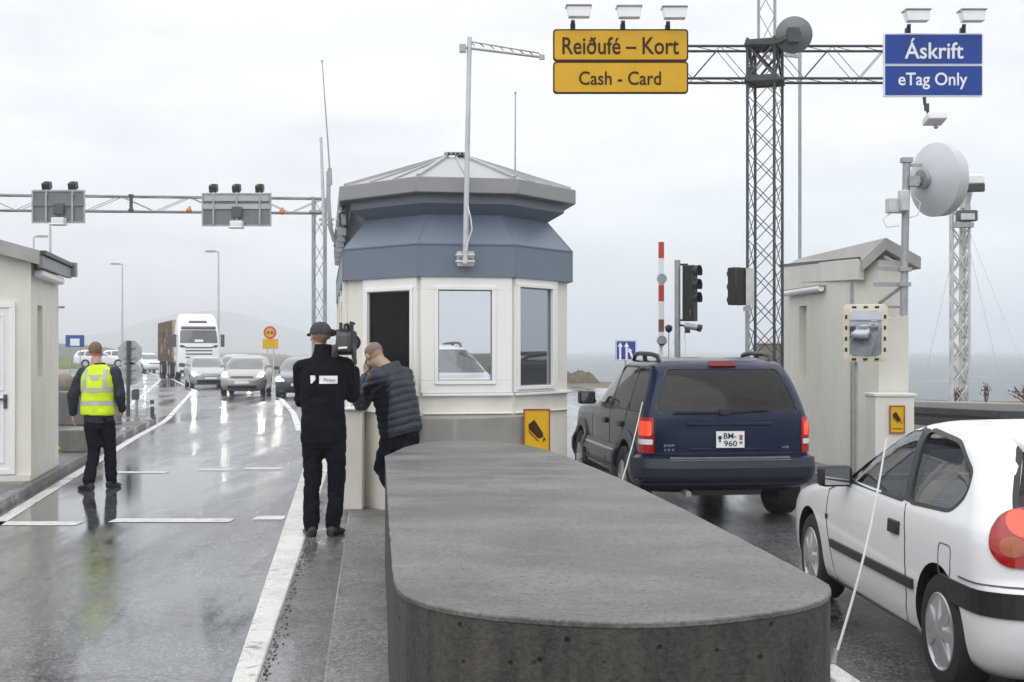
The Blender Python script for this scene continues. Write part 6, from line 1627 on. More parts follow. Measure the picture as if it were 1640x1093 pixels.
# --- white truck with a brown load
def make_truck(px_, Y, hx):
    t = thing('truck', 'white lorry with high roofed cab and tall rusty brown load in the oncoming queue', 'truck', (0, 0, 0), local=True)
    rows = [(.35, 0.1, 2.15, 1.10, .1, .3), (.45, 0, 2.27, 1.24, .1, .35), (.9, 0, 2.30, 1.25, .1, .35), (1.5, 0, 2.28, 1.25, .1, .35), (2.0, 0, 2.24, 1.25, .1, .35), (2.75, 0, 2.05, 1.22, .1, .35), (2.95, 0, 1.98, 1.20, .1, .35), (3.2, 0, 1.80, 1.18, .1, .4), (3.6, 0.05, 1.45, 1.12, .15, .5), (3.85, .1, 1.15, 1.0, .2, .5), (3.92, .2, .95, .85, .2, .4)]
    sh = Shell(rows, 3.2, barrel=0)
    cab = sh.mesh('cab', [M['paint_white'], M['black']], t, n=30)
    cut_local(cab, arches(sh, cab, ((.75, .52),), .62, y_in=.7))
    sh.patch('windscreen', M['far_glass'], t, rounded([(-1.10, 2.15), (1.10, 2.15), (1.05, 2.92), (-1.05, 2.92)], .08), 'f', 1, off=.006)
    sh.patch('dash_plate', M['plate_white'], t, [(-.25, 2.22), (.25, 2.22), (.25, 2.36), (-.25, 2.36)], 'f', 1, off=.012)
    sh.patch('sun_visor', M['darkgrey'], t, rounded([(-1.0, 2.98), (1.0, 2.98), (.96, 3.08), (-.96, 3.08)], .03), 'f', 1, off=.12, thick=.11)
    sh.patch('roof_sign', M['darkgrey'], t, rounded([(-.55, 3.36), (.55, 3.36), (.5, 3.48), (-.5, 3.48)], .03), 'f', 1, off=.03, thick=.03)
    b = MB()
    for z in (1.30, 1.50, 1.70, 1.88): sh.strip(b, [(-.78, z), (.78, z)], .075, 'f', off=.012)
    b.build('grille', M['darkgrey'], t)
    for s in (1, -1):
        h = sh.patch('headlight', M['darkgrey'], t, rounded([(.75, .72), (.75, .95), (1.15, .98), (1.2, .75)], .03), 'sf', s, off=.01, thick=.02)
        sh.patch('air_vent', M['black'], t, rounded([(.70, 1.90), (.95, 2.04), (1.15, 2.03), (1.05, 1.88)], .03), 'sf', s, off=.01, thick=.02)
        sh.patch('side_window', M['far_glass'], t, rounded([(1.7, 2.0), (1.55, 2.65), (.75, 2.65), (.75, 1.95)], .06), 'x', s, off=.006)
        b = MB(); b.box((1.95, s * 1.42, 2.3), (.12, .22, .75)); b.bar((1.9, s * 1.22, 2.6), (1.95, s * 1.4, 2.55), .04, .04); b.build('wing_mirror', M['darkgrey'], t, bevel=.04)
        b = MB(); sh.strip(b, [(.6, 2.7), (.6, 1.0), (.9, .9)], .02, 'x', s); b.build('door_gap', M['darkgrey'], cab)
    sh.patch('bumper', M['darkgrey'], t, rounded([(-1.1, .40), (1.1, .40), (1.1, .56), (-1.1, .56)], .04), 'f', 1, off=.03, thick=.04)
    for x in (.75, -3.0, -4.3, -8.5, -9.8):
        for s in (1, -1): wheel(t, x, s * 1.08, .50, .30, .29, spokes=8)
    M['rust'] = mat('rusty_steel', (0.17, 0.105, 0.065), 0.8, var=0.4, vscale=3)
    M['tan'] = mat('tan_load_panel', (0.42, 0.34, 0.22), 0.7, var=0.15, vscale=2)
    b = MB(); b.box2((-11, -1.2, 1.0), (-.3, 1.2, 1.25)); b.box2((-11, -.4, .75), (1.5, .4, 1.0)); b.build('trailer_bed', M['rust'], t)
    b = MB(); b.box2((-1.1, -1.25, 1.25), (-.95, 1.25, 3.6)); b.box2((-10.8, -1.15, 1.25), (-1.1, 1.15, 3.4)); b.build('load_wall', M['tan'], t)
    b = MB()
    for k in range(9):
        x = -1.1 - k * 1.2
        for s in (1, -1): b.box2((x - .12, s * 1.15, 1.0), (x + .12, s * 1.27, 3.55))
    for z in (1.5, 2.2, 2.9, 3.45):
        for s in (1, -1): b.box2((-10.8, s * 1.16, z), (-1.0, s * 1.23, z + .14))
    b.build('load_rack', M['rust'], t)
    b = MB()
    for k in range(26):
        b.box((-1.6 - random.random() * 8, 1.2 * random.choice((-1, 1)), random.uniform(1.4, 3.3)), (random.uniform(.3, .9), .14, random.uniform(.2, .6)), ry=random.uniform(-.3, .3), mi=random.randint(0, 2))
    b.build('scrap_load', [M['rust'], M['tan'], M['black']], t)
    d = Vector((hx, -1)).normalized()
    p = Vector((qx(px_, Y), Y)) - d * 2.3
    t.location = (p.x, p.y, 0); t.rotation_euler = (0, 0, math.atan2(d.y, d.x))
make_truck(319, 79, .36)

# ------------------------------------------------------------------ people
from mathutils.bvhtree import BVHTree
M['skin'] = mat('skin', (0.50, 0.29, 0.20), 0.5, var=0.08, vscale=14)
M['skin_pale'] = mat('shaven_head_skin', (0.42, 0.30, 0.22), 0.55, var=0.10, vscale=16)
M['cloth_black'] = mat('black_fleece_cloth', (0.007, 0.008, 0.012), 0.9, spec=0.12, var=0.3, vscale=9, bump=0.3, bscale=120)
M['trouser_black'] = mat('black_trouser_cloth', (0.006, 0.0075, 0.012), 0.9, spec=0.12, var=0.3, vscale=8, bump=0.3, bscale=120)
M['cloth_navy'] = mat('dark_slate_jacket_cloth', (0.028, 0.038, 0.050), 0.85, spec=0.2, var=0.25, vscale=8, bump=0.3, bscale=110)
M['puffer'] = mat('dark_grey_quilted_nylon', (0.032, 0.037, 0.050), 0.55, spec=0.35, var=0.25, vscale=7, bump=0.15, bscale=60)
M['hivis'] = mat('fluorescent_yellow_cloth', (0.66, 0.86, 0.015), 0.75, var=0.08, vscale=7, bump=0.15, bscale=90, emit=(0.55, 0.75, 0.0), estr=0.0)
M['retro'] = mat('silver_reflective_tape', (0.50, 0.53, 0.44), 0.45, metal=0.2, var=0.08, vscale=12)
M['hair_brown'] = mat('short_greying_brown_hair', (0.19, 0.13, 0.092), 0.9, var=0.3, vscale=60, bump=0.5, bscale=180)
M['cap_cloth'] = mat('faded_dark_cap_cloth', (0.045, 0.05, 0.056), 0.9, var=0.3, vscale=18, bump=0.3, bscale=120)
M['shoe'] = mat('black_shoe_leather', (0.012, 0.012, 0.013), 0.45, var=0.2, vscale=15)

def capsule(b, pts, rs, n=14):
    pts = [Vector(p) for p in pts]
    b.tube(pts, list(rs), n)
    for p, r in zip(pts, rs): b.ball(p, r * .995, 10)
def ell(c, rx, ry, yaw=0.0, n=28, tilt=(0, 0), sq=2.0):
    out = []
    for k in range(n):
        a = 2 * math.pi * k / n
        p = 2 / sq
        x = rx * math.copysign(abs(math.cos(a)) ** p, math.cos(a)); y = ry * math.copysign(abs(math.sin(a)) ** p, math.sin(a))
        q = Vector((x * math.cos(yaw) - y * math.sin(yaw), x * math.sin(yaw) + y * math.cos(yaw), 0))
        q.z = tilt[0] * q.x + tilt[1] * q.y
        out.append(Vector(c) + q)
    return out
def organic(name, b, m, parent, voxel=0.011, it=6, wr=0.0, wf=(9, 9, 14), seed=0.0, quilt=None, kind_fn=None):
    """merge overlapping volumes into one continuous skin (voxel remesh), smooth it, add cloth folds"""
    o = b.build('tmp', m[0] if isinstance(m, list) else m)
    r = o.modifiers.new('r', 'REMESH'); r.mode = 'VOXEL'; r.voxel_size = voxel
    s = o.modifiers.new('s', 'SMOOTH'); s.factor = 0.6; s.iterations = it
    bpy.context.view_layer.update()
    me = bpy.data.meshes.new_from_object(o.evaluated_get(bpy.context.evaluated_depsgraph_get()))
    bpy.data.objects.remove(o)
    me.name = name
    if wr or quilt:
        ns = [v.normal.copy() for v in me.vertices]
        for v, nn in zip(me.vertices, ns):
            d = 0.0
            if wr:
                q = Vector((v.co.x * wf[0], v.co.y * wf[1], v.co.z * wf[2])) + Vector((seed, seed * 2, seed))
                f = noise.noise(q) + .5 * noise.noise(q * 2.1)
                d += wr * (f - 0.5 * abs(f))
            if quilt: d += quilt(v.co)
            v.co += nn * d
    if isinstance(m, list):
        me.materials.clear()
        for q in m: me.materials.append(q)
        for p in me.polygons: p.material_index = kind_fn(p.center, p.normal)
    me.polygons.foreach_set('use_smooth', [True] * len(me.polygons))
    ob = bpy.data.objects.new(name, me); C.objects.link(ob)
    ob.parent = parent
    return ob
def tree_of(o): return BVHTree.FromPolygons([v.co for v in o.data.vertices], [tuple(p.vertices) for p in o.data.polygons])
def decal(name, m, parent, tr, grid, off=0.004):
    """grid of (origin, direction) rays dropped on a cloth surface, becoming a thin patch lying on it"""
    b = MB(); rows = []
    for row in grid:
        r = []
        for o, d in row:
            h = tr.ray_cast(Vector(o), Vector(d).normalized())
            p = h[0] if h[0] is not None else Vector(o)
            r.append(p - Vector(d).normalized() * off)
        rows.append(r)
    b.loft(rows, closed=False, cap0=False, cap1=False)
    return b.build(name, m, parent, smooth=60)
def hand(b, w, d, pn, s, curl=0.35, th=1):
    """palm, four fingers of different lengths and a thumb; w wrist, d pointing direction, pn palm side"""
    w, d, pn = Vector(w), Vector(d).normalized(), Vector(pn).normalized()
    x = d.cross(pn).normalized()
    b.loft([ell_dir(w, x, pn, .026 * s, .018 * s), ell_dir(w + d * .045 * s, x, pn, .040 * s, .015 * s), ell_dir(w + d * .09 * s, x, pn, .042 * s, .013 * s)])
    for k, (off, ln) in enumerate(((-.032, .066), (-.011, .078), (.011, .072), (.031, .055))):
        p = w + d * .088 * s + x * off * s
        pts = [p]; dd = d.copy()
        for q in range(3):
            dd = (dd + pn * curl * (.8 + .15 * k)).normalized()
            pts.append(pts[-1] + dd * ln * s * (.42, .32, .26)[q])
        b.tube(pts, [.0098 * s, .0095 * s, .0085 * s, .0065 * s], 8); b.ball(pts[-1], .0066 * s, 6); b.ball(pts[0], .0105 * s, 6)
    p = w + d * .03 * s - x * th * .034 * s
    t1 = p + (d * .6 - x * th * .7 + pn * .35).normalized() * .042 * s
    t2 = t1 + (d * .9 - x * th * .15 + pn * .5).normalized() * .034 * s
    b.tube([p, t1, t2], [.0135 * s, .0112 * s, .0085 * s], 8); b.ball(t2, .0086 * s, 6)
def ell_dir(c, u, v, ru, rv, n=14): return [c + u * (ru * math.cos(2 * math.pi * k / n)) + v * (rv * math.sin(2 * math.pi * k / n)) for k in range(n)]
def head(b, c, yaw, tilt=0.0, lean=Vector((0, 0, 1)), s=1.0):
    """skull, jaw, nose, brow, ears as volumes to merge; returns the local frame (right, forward, up)"""
    up = Vector(lean).normalized()
    f = Vector((-math.sin(yaw), math.cos(yaw), 0)); f = (f - up * f.dot(up)).normalized()
    f = (f * math.cos(tilt) - up * math.sin(tilt)).normalized(); r = f.cross(up).normalized(); up = r.cross(f).normalized()
    c = Vector(c)
    def blob(x, y, z, rx, ry, rz):
        rings = []
        for i in range(1, 12):
            th = math.pi * i / 12
            rings.append([c + (r * (x + rx * math.sin(th) * math.cos(2 * math.pi * k / 16)) + f * (y + ry * math.sin(th) * math.sin(2 * math.pi * k / 16)) + up * (z - rz * math.cos(th))) * s for k in range(16)])
        b.loft(rings)
    blob(0, -.012, .022, .077, .096, .092); blob(0, .028, -.045, .060, .064, .072); blob(0, .050, -.085, .034, .034, .030)
    blob(0, .098, -.018, .013, .020, .024); blob(0, .084, .018, .050, .014, .012); blob(0, .088, -.058, .024, .012, .009)
    for q in (1, -1): blob(q * .079, -.004, -.010, .010, .021, .032); blob(q * .040, .066, -.032, .024, .022, .022)
    return c, r, f, up
def eyes(parent, fr, s=1.0):
    c, r, f, up = fr
    for q in (1, -1):
        b = MB(); p = c + (r * q * .031 + f * .080 + up * .002) * s; b.ball(p, .0115 * s, 8)
        b.ball(p + f * .007 * s, .0062 * s, 6, mi=1); b.build('eye', [M['frame_white'], M['black']], parent, smooth=60)
def shoe(parent, ankle, d, ln=.28):
    d = Vector((d[0], d[1], 0)).normalized(); x = Vector((d.y, -d.x, 0)); a = Vector((ankle[0], ankle[1], 0))
    rings = []
    for t, w, h in ((-.30, .024, .060), (-.27, .038, .085), (-.10, .043, .105), (.10, .042, .088), (.35, .049, .064), (.58, .046, .048), (.68, .030, .034), (.705, .014, .022)):
        p = a + d * (t * ln)
        rings.append([p + x * (w * math.cos(q)) + Vector((0, 0, max(0.0, h * .5 + h * .5 * math.sin(q)) if math.sin(q) > -.6 else 0.0)) for q in np.linspace(0, 2 * math.pi, 17)[:-1]])
    b = MB(); b.loft(rings); return b.build('shoe', M['shoe'], parent, smooth=50)

# --- the cameraman
pc = P(518, 855, 11.35)
man = thing('person', 'person in black jacket and dark cap standing with a video camera on the shoulder', 'person', (pc.x, 11.35, .118), local=True)
b = MB()
fr1 = head(b, (-.03, .02, 1.715), R(32), .06)
capsule(b, [(-.03, .01, 1.60), (-.02, -.005, 1.50)], (.058, .066))
b.loft([ell((0, 0, z), rx, ry) for z, rx, ry in ((.90, .155, .115), (1.05, .150, .11), (1.2, .165, .115), (1.35, .18, .115), (1.46, .16, .10), (1.52, .07, .07))])
LA = [(-.185, .0, 1.44), (-.205, .07, 1.16), (-.06, .30, 1.28)]
RA = [(.185, .0, 1.45), (.235, .09, 1.20), (.235, .30, 1.42)]
LL = [(-.085, 0, .92), (-.095, .015, .50), (-.105, .0, .075)]
RL = [(.095, 0, .92), (.11, .02, .50), (.085, .015, .075)]
for A, rs in ((LA, (.05, .042, .028)), (RA, (.05, .042, .028)), (LL, (.085, .055, .036)), (RL, (.085, .055, .036))): capsule(b, A, rs)
hand(b, LA[2], (.45, .6, .35), (.5, -.2, .6), 1.0, .4, -1); hand(b, RA[2], (-.1, .8, .5), (-.8, .1, .1), 1.0, .55, 1)
organic('body', b, M['skin'], man, .0085, 4)
eyes(man, fr1)
b = MB()
b.loft([ell((0, y, z), rx, ry, sq=2.3) for z, rx, ry, y in ((.79, .188, .135, 0), (.84, .196, .14, 0), (1.0, .190, .14, 0), (1.15, .190, .14, 0), (1.28, .203, .142, 0), (1.38, .212, .138, 0), (1.44, .205, .128, 0), (1.49, .165, .11, 0), (1.535, .10, .09, -.005), (1.60, .075, .080, 0), (1.635, .073, .078, 0))])
capsule(b, LA, (.078, .066, .050)); capsule(b, [RA[0], RA[1], Vector(RA[1]).lerp(Vector(RA[2]), .9)], (.082, .068, .050))
capsule(b, [(.10, 0, 1.49), RA[0]], (.06, .075)); capsule(b, [(-.10, 0, 1.48), LA[0]], (.055, .07))
jk = organic('jacket', b, M['cloth_black'], man, .0095, 5, wr=.013, wf=(8, 8, 10), seed=2.2)
b = MB()
b.loft([ell((.003, 0, z), rx, ry) for z, rx, ry in ((.76, .165, .115), (.84, .182, .13), (.95, .175, .125))])
for A, sg in ((LL, -1), (RL, 1)):
    k, an = Vector(A[1]), Vector(A[2])
    capsule(b, [Vector((A[0][0], 0, .86)), k.lerp(Vector(A[0]), .45), k, k.lerp(an, .5), an + Vector((0, 0, .02))], (.100, .092, .077, .072, .072))
organic('trousers', b, M['trouser_black'], man, .0095, 5, wr=.014, wf=(9, 9, 13), seed=5.1)
shoe(man, LL[2], (-.35, 1)); shoe(man, RL[2], (.25, 1))
# cap with brim
c, r, f, up = fr1
b = MB(); rings = []
for k in range(9):
    th = math.pi / 2 * k / 8
    rings.append([c + up * (.028 + .083 * math.sin(th)) + r * (.089 * math.cos(th) ** .8 * math.cos(q)) + f * (-.010 + .108 * math.cos(th) ** .8 * math.sin(q)) for q in np.linspace(0, 2 * math.pi, 29)[:-1]] if k < 8 else [c + up * .1105 + (r * math.cos(q) + f * math.sin(q)) * .004 for q in np.linspace(0, 2 * math.pi, 29)[:-1]])
rings.insert(0, [p - up * .022 for p in rings[0]])
b.loft(rings); cap = b.build('cap', M['cap_cloth'], man, smooth=50)
b = MB(); rg = []
for k in range(11):
    a = R(-62 + 124 * k / 10); ca, sa = math.sin(a), math.cos(a)
    inn = c + r * (.086 * ca) + f * (-.01 + .105 * sa) + up * .020
    out = inn + (f * .078 * sa ** .6 + r * .012 * ca) - up * (.022 - .012 * ca * ca)
    rg.append([inn, out, out + up * .005, inn + up * .006])
b.loft(rg); b.build('brim', M['cap_cloth'], cap, smooth=40)
b = MB(); b.ball(c + up * .112, .008, 8)
for k in range(6):
    a = math.pi * k / 3
    b.tube([c + up * (.028 + .0845 * math.sin(th)) + r * (.0905 * math.cos(th) ** .8 * math.cos(a)) + f * (-.010 + .1095 * math.cos(th) ** .8 * math.sin(a)) for th in np.linspace(.02, 1.45, 9)], .0022, 4)
b.build('cap_seam', M['cap_cloth'], cap)
# hair under the cap at the nape
b = MB(); rg = []
for k in range(15):
    a = R(180 - 100 + 200 * k / 14); 
    rg.append([c + r * (.083 * -math.sin(a)) + f * (-.012 + .099 * math.cos(a)) + up * .02, c + r * (.080 * -math.sin(a)) + f * (-.010 + .094 * math.cos(a)) - up * .028, c + r * (.06 * -math.sin(a)) + f * (-.01 + .07 * math.cos(a)) - up * .025, c + r * (.06 * -math.sin(a)) + f * (-.01 + .07 * math.cos(a)) + up * .02])
b.loft(rg); b.build('hair', M['hair_brown'], man, smooth=60)
tr = tree_of(jk)
def zx(px_, py_): return ((px_ - 518) * .00533, (855 - py_) * .00533)
def back_grid(x0, x1, z0, z1, nx=7, nz=4): return [[((x0 + (x1 - x0) * i / nx, -1, z0 + (z1 - z0) * j / nz), (0, 1, 0)) for i in range(nx + 1)] for j in range(nz + 1)]
x0, z0 = zx(515, 610.5); x1, z1 = zx(543.5, 598)
pt = decal('back_print', M['white_ink'], jk, tr, back_grid(x0, x1, z0, z1), .004)
hz = tr.ray_cast(Vector(((x0 + x1) / 2, -1, (z0 + z1) / 2)), Vector((0, 1, 0)))[0]
text_mesh('back_lettering', 'Press', M['sign_back'], pt, (hz.x + .012, hz.y - .011, hz.z), X, Z, NY, .095, .026, .0, .003)
b = MB()
def bp(px_, py_): x, z = zx(px_, py_); h = tr.ray_cast(Vector((x, -1, z)), Vector((0, 1, 0)))[0]; return Vector((x, h.y - .005, z))
for quad in ([(500.5, 597.5), (508.5, 597.5), (508, 600), (504, 610), (501.5, 610)], [(506, 597.5), (509.5, 600), (509, 604), (505.5, 608), (505, 603)]):
    lo = [bp(*q) for q in quad]; b.loft([lo, [p + Vector((0, -.002, 0)) for p in lo]])
b.build('back_emblem', M['white_ink'], jk)

# video camera on his shoulder
vc = thing('video_camera', 'black and grey shoulder video camera held beside the capped man', 'video camera', (pc.x, 11.35, .118), local=True)
b = MB(); b.box((.185, .10, 1.66), (.135, .40, .19)); b.box((.185, .10, 1.575), (.12, .30, .06)); b.build('camera_body', M['black'], vc, bevel=.02)
b = MB(); b.box((.190, -.14, 1.655), (.125, .09, .165), ry=R(4)); b.box((.185, -.19, 1.66), (.10, .03, .12), ry=R(4)); b.build('battery', M['darkgrey'], vc, bevel=.018)
b = MB(); b.box((.192, -.208, 1.607), (.075, .006, .018), ry=R(-4)); b.build('battery_label', M['white_ink'], vc)
b = MB(); b.tube([(.185, -.02, 1.75), (.185, -.02, 1.80), (.185, .18, 1.81), (.185, .26, 1.76)], .014, 8); b.box((.165, -.12, 1.775), (.024, .05, .09)); b.box((.255, -.12, 1.755), (.03, .06, .10)); b.box((.20, -.14, 1.745), (.05, .04, .05)); b.box((.255, -.14, 1.67), (.035, .06, .14)); b.build('carry_handle', M['black'], vc, bevel=.008)
b = MB(); b.cyl((.14, .12, 1.755), (.06, .14, 1.74), .018, n=10); b.cyl((.062, .20, 1.738), (.055, .06, 1.735), .030, .034, n=14); b.build('viewfinder', M['black'], vc, smooth=40)
b = MB(); b.cyl((.185, .28, 1.66), (.185, .48, 1.655), .055, .062, n=18); b.cyl((.185, .47, 1.655), (.185, .53, 1.655), .075, n=18); b.build('lens', M['black'], vc, smooth=40)
b = MB(); b.cyl((.225, .30, 1.82), (.235, -.02, 1.82), .013, n=10); b.build('microphone', M['black'], vc, smooth=40)
b = MB(); b.box((.11, -.05, 1.58), (.05, .14, .11)); b.box((.26, .02, 1.56), (.035, .10, .10)); b.box((.265, .05, 1.49), (.03, .06, .06)); b.build('shoulder_pad', M['darkgrey'], vc, bevel=.015)
b = MB(); b.tube([(.13, -.12, 1.60), (.09, -.14, 1.53), (.12, -.10, 1.50)], .006, 6); b.build('cable', M['black'], vc)

# --- the man in the yellow vest
pv_ = P(158, 783, 16.3)
man2 = thing('person', 'person in fluorescent yellow safety vest and dark trousers walking by the left kerb', 'person', (pv_.x, 16.3, .004), local=True)
b = MB()
fr2 = head(b, (-.04, .03, 1.69), R(-6), .05)
capsule(b, [(-.035, .01, 1.585), (-.01, -.01, 1.48)], (.062, .07))
b.loft([ell((0, 0, z), rx, ry) for z, rx, ry in ((.88, .16, .12), (1.05, .165, .12), (1.2, .175, .125), (1.35, .185, .12), (1.45, .16, .10), (1.50, .07, .07))])
LA = [(-.195, .0, 1.42), (-.305, -.03, 1.14), (-.335, .06, .92)]
RA = [(.195, .0, 1.42), (.265, -.02, 1.16), (.245, .14, .96)]
LL = [(-.085, 0, .88), (-.060, .02, .47), (-.072, -.16, .085)]
RL = [(.095, 0, .88), (.10, .11, .48), (.115, .14, .075)]
for A, rs in ((LA, (.05, .042, .028)), (RA, (.05, .042, .028)), (LL, (.085, .055, .036)), (RL, (.085, .055, .036))): capsule(b, A, rs)
hand(b, LA[2], (-.05, .25, -1), (1, .1, 0), 1.05, .28, -1); hand(b, RA[2], (-.2, .5, -.8), (-1, .1, 0), 1.05, .4, 1)
organic('body', b, M['skin'], man2, .0085, 4)
eyes(man2, fr2)
c, r, f, up = fr2
b = MB(); rings = []                                    # short cropped hair over the skull's back and sides
for k in range(9):
    th = -.55 + (math.pi / 2 + .55) * k / 8
    rr_ = max(.003, math.cos(th))
    rings.append([c + up * (.024 + .096 * math.sin(th)) + r * (.0815 * rr_ * math.cos(q)) + f * (-.022 + .094 * rr_ * math.sin(q) - .02 * max(0, math.sin(q)) * (1 - k / 8)) for q in np.linspace(0, 2 * math.pi, 29)[:-1]])
b.loft(rings); b.build('hair', M['hair_brown'], man2, smooth=60)
b = MB()
b.loft([ell((0, 0, z), rx, ry) for z, rx, ry in ((.815, .178, .135), (.85, .182, .14), (1.0, .178, .14), (1.2, .188, .14), (1.38, .195, .13), (1.45, .17, .11), (1.50, .09, .09), (1.55, .075, .08))])
capsule(b, LA[:2] + [Vector(LA[1]).lerp(Vector(LA[2]), .93)], (.085, .072, .052)); capsule(b, RA[:2] + [Vector(RA[1]).lerp(Vector(RA[2]), .93)], (.085, .072, .052))
organic('jacket', b, M['cloth_navy'], man2, .0095, 5, wr=.013, wf=(10, 10, 9), seed=3.3)
b = MB()
b.loft([ell((0, -.004, z), rx, ry, sq=2.5) for z, rx, ry in ((.905, .208, .165), (.95, .212, .168), (1.1, .205, .165), (1.25, .208, .163), (1.36, .210, .155), (1.42, .200, .140), (1.47, .165, .12), (1.505, .115, .10), (1.525, .085, .088))])
vest = organic('safety_vest', b, M['hivis'], man2, .0095, 5, wr=.013, wf=(7, 7, 6), seed=8.0)
tr = tree_of(vest)
def vest_band(za, zb): return [[((.6 * math.cos(q), .6 * math.sin(q), z), (-math.cos(q), -math.sin(q), 0)) for q in np.linspace(0, 2 * math.pi, 49)] for z in (za, (za + zb) / 2, zb)]
for za, zb in ((1.03, 1.085), (1.19, 1.245)): decal('reflective_band', M['retro'], vest, tr, vest_band(za, zb), .004)
for x_ in (-.125, .115): decal('reflective_band', M['retro'], vest, tr, [[((x_ + (.026 * (i - 1)) + (1.45 - z) * (-.06 if x_ < 0 else .06), -1, z), (0, 1, 0)) for i in range(3)] for z in np.linspace(1.245, 1.475, 10)], .004)
decal('back_print', M['sign_back_pale'], vest, tr, [[((x_, -1, z), (0, 1, 0)) for x_ in np.linspace(-.09 + (1.40 - z) * .8, .08 - (1.40 - z) * .8, 8)] for z in np.linspace(1.40, 1.335, 5)], .004)
b = MB()
b.loft([ell((0, 0, z), rx, ry) for z, rx, ry in ((.74, .165, .125), (.82, .178, .135), (.92, .17, .13))])
for A in (LL, RL):
    k, an = Vector(A[1]), Vector(A[2])
    capsule(b, [Vector((A[0][0], 0, .83)), k.lerp(Vector(A[0]), .45), k, k.lerp(an, .5), an + Vector((0, 0, .03))], (.103, .095, .080, .075, .075))
organic('trousers', b, M['trouser_black'], man2, .0095, 5, wr=.014, wf=(9, 9, 12), seed=7.1)
shoe(man2, LL[2], (-.75, .65), .30); shoe(man2, RL[2], (.2, 1), .30)

# --- the bending man at the window
ps_ = P(635, 830, 12.15)
man3 = thing('person', 'bald person in grey quilted jacket stooping with hands at the face by the booth', 'person', (ps_.x, 12.15, .162), local=True)
yw = math.atan2(.8, .6)                                  # facing left and away
Fv = Vector((-.8, .6, 0)); Sv = Vector((-.6, -.8, 0))    # forward, his left side (towards the viewer)
hipc, sh_ = Vector((.03, .02, .86)), Vector((-.055, .05, 1.33))
def V3(base, f_, s_, z): return base + Fv * f_ + Sv * s_ + Vector((0, 0, z))
b = MB()
fr3 = head(b, (-.215, .11, 1.495), yw - .25, .55, Vector((-.25, .18, 1)), 1.04)
capsule(b, [(-.16, .08, 1.44), tuple(sh_)], (.062, .08))
b.loft([ell(hipc.lerp(sh_, t_), rx, ry, yw, tilt=(.25, -.1)) for t_, rx, ry in ((0, .16, .13), (.4, .165, .13), (.75, .18, .125), (1.0, .12, .09))])
LA = [V3(sh_, -.02, .185, -.03), V3(sh_, .19, .20, -.27), V3(sh_, .27, .05, -.03)]
RA = [V3(sh_, .0, -.18, -.03), V3(sh_, .22, -.17, -.24), V3(sh_, .27, -.03, -.02)]
LL = [V3(hipc, 0, .09, -.02), V3(hipc, .13, .10, -.40), V3(hipc, -.19, .08, -.80)]
RL = [V3(hipc, 0, -.09, -.02), V3(hipc, .15, -.10, -.40), V3(hipc, -.10, -.12, -.80)]
for A, rs in ((LA, (.05, .042, .030)), (RA, (.05, .042, .030)), (LL, (.085, .058, .038)), (RL, (.085, .058, .038))): capsule(b, A, rs)
hand(b, LA[2], (-.12, -.02, 1), Fv * -.6 - Sv * .7, 1.05, .22, 1); hand(b, RA[2], (-.1, .05, 1), Fv * -.6 + Sv * .7, 1.05, .22, -1)
organic('body', b, M['skin_pale'], man3, .0085, 4)
eyes(man3, fr3, 1.04)
c, r, f, up = fr3
b = MB(); rings = []                                    # cropped grey-brown hair round the back and sides, crown bald
for k in range(7):
    th = -.50 + 1.08 * k / 6
    row = []
    for q in range(25):
        a = R(78 + 204 * q / 24)
        fade = .0035 * math.sin(math.pi * min(1, max(0, q / 24))) ** .4 * (1 if k < 6 else -1)
        row.append(c + (up * (.022 + (.0925 + fade) * math.sin(th)) + r * ((.0785 + fade) * math.cos(th) * -math.sin(a)) + f * (-.012 + (.0975 + fade) * math.cos(th) * math.cos(a))) * 1.04)
    rings.append(row)
b.loft(rings, closed=False, cap0=False, cap1=False); b.build('hair', mat('cropped_grey_brown_hair', (0.22, 0.165, 0.125), 0.9, var=0.25, vscale=70, bump=.4, bscale=200), man3, smooth=60)
b = MB()
b.loft([ell(hipc.lerp(sh_, t_), rx, ry, yw, tilt=(.30, -.12), sq=2.2) for t_, rx, ry in ((-.22, .185, .165), (-.15, .20, .178), (.1, .205, .18), (.4, .205, .175), (.7, .212, .165), (.9, .195, .14), (1.03, .135, .115), (1.13, .088, .09), (1.19, .08, .085))])
capsule(b, LA[:2] + [Vector(LA[1]).lerp(Vector(LA[2]), .88)], (.095, .080, .058)); capsule(b, RA[:2] + [Vector(RA[1]).lerp(Vector(RA[2]), .88)], (.095, .080, .058))
ax3 = (sh_ - hipc).normalized()
def quilt(co):
    t_ = (co - hipc).dot(ax3)
    bow = .10 * abs((co - hipc).dot(Sv))
    wob = .012 * noise.noise(co * 6)
    return (.011 + .004 * noise.noise(co * 9)) * abs(math.sin(math.pi * (t_ + bow + wob) / .066)) ** .6 - .006
def side_panel(p, n_):
    q = p - hipc
    s_, f_ = q.dot(Sv), q.dot(Fv)
    t_ = q.dot(ax3)
    return 1 if (f_ > -.045 - .05 * (t_ - .2) and t_ < .40 and n_.dot(Fv) > -.55 and n_.dot(Sv) > -.2 and f_ < .17) else 0
organic('jacket', b, [M['puffer'], M['cloth_black']], man3, .0085, 4, wr=.007, wf=(9, 9, 9), seed=1.4, quilt=quilt, kind_fn=side_panel)
b = MB()
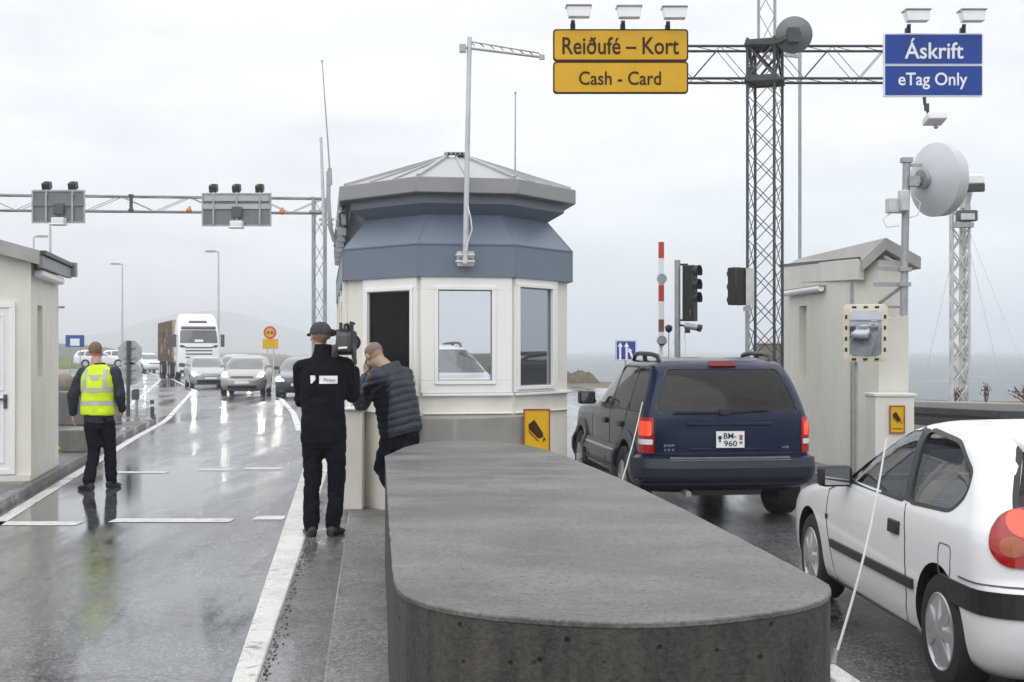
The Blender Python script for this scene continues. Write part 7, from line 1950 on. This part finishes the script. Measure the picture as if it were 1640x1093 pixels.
b.loft([ell(hipc + Vector((.012, 0, z)), rx, ry, yw) for z, rx, ry in ((-.22, .165, .14), (-.12, .18, .155), (.02, .17, .145))])
for A in (LL, RL):
    k, an = Vector(A[1]), Vector(A[2])
    capsule(b, [Vector(A[0]) + Vector((0, 0, -.05)), k.lerp(Vector(A[0]), .45), k, k.lerp(an, .5), an + Vector((0, 0, .04))], (.105, .095, .082, .074, .072))
organic('trousers', b, M['trouser_black'], man3, .0095, 5, wr=.012, wf=(9, 9, 12), seed=6.6)
shoe(man3, LL[2] + Vector((0, 0, 0)), Fv); shoe(man3, RL[2], Fv)

# crumpled white bag and papers on the booth's side shelf
q = P(566, 645, 12.95)
b = MB(); b.box((0, 0, 0), (.11, .16, .09), rz=.4); b.box((.02, -.05, -.055), (.16, .2, .02), rz=-.3)
o = organic('paper_bag', b, M['white_metal'], None, .006, 2, wr=.012, wf=(22, 22, 22), seed=4)
o.location = q; tag(o, 'crumpled white bag between the cameraman and the stooping man', 'bag')
b = MB(); b.box2((q.x - .09, q.y - .10, .16), (q.x + .10, q.y + .14, q.z - .075)); b.box2((q.x - .11, q.y - .12, q.z - .075), (q.x + .12, q.y + .16, q.z - .055))
o = b.build('utility_cabinet', M['cream'], origin=(q.x, q.y, .16), bevel=.008); tag(o, 'slim cream utility cabinet at the booth corner under the white bag', 'cabinet')

# ------------------------------------------------------------------ thin rainy air
b = MB(); b.box2((-2260, -760, -6), (2260, 2960, 72))
hz_ = b.build('haze', None, kind='stuff')
hm = bpy.data.materials.new('rain_haze'); hm.use_nodes = True
t = hm.node_tree; t.nodes.clear()
pv3 = N(t, 'ShaderNodeVolumePrincipled')
pv3.inputs['Color'].default_value = (0.93, 0.955, 1.0, 1)
pv3.inputs['Density'].default_value = 0.0011
pv3.inputs['Anisotropy'].default_value = 0.6
ho = N(t, 'ShaderNodeOutputMaterial'); L(t, pv3.outputs[0], ho.inputs['Volume'])
hz_.data.materials.clear(); hz_.data.materials.append(hm)
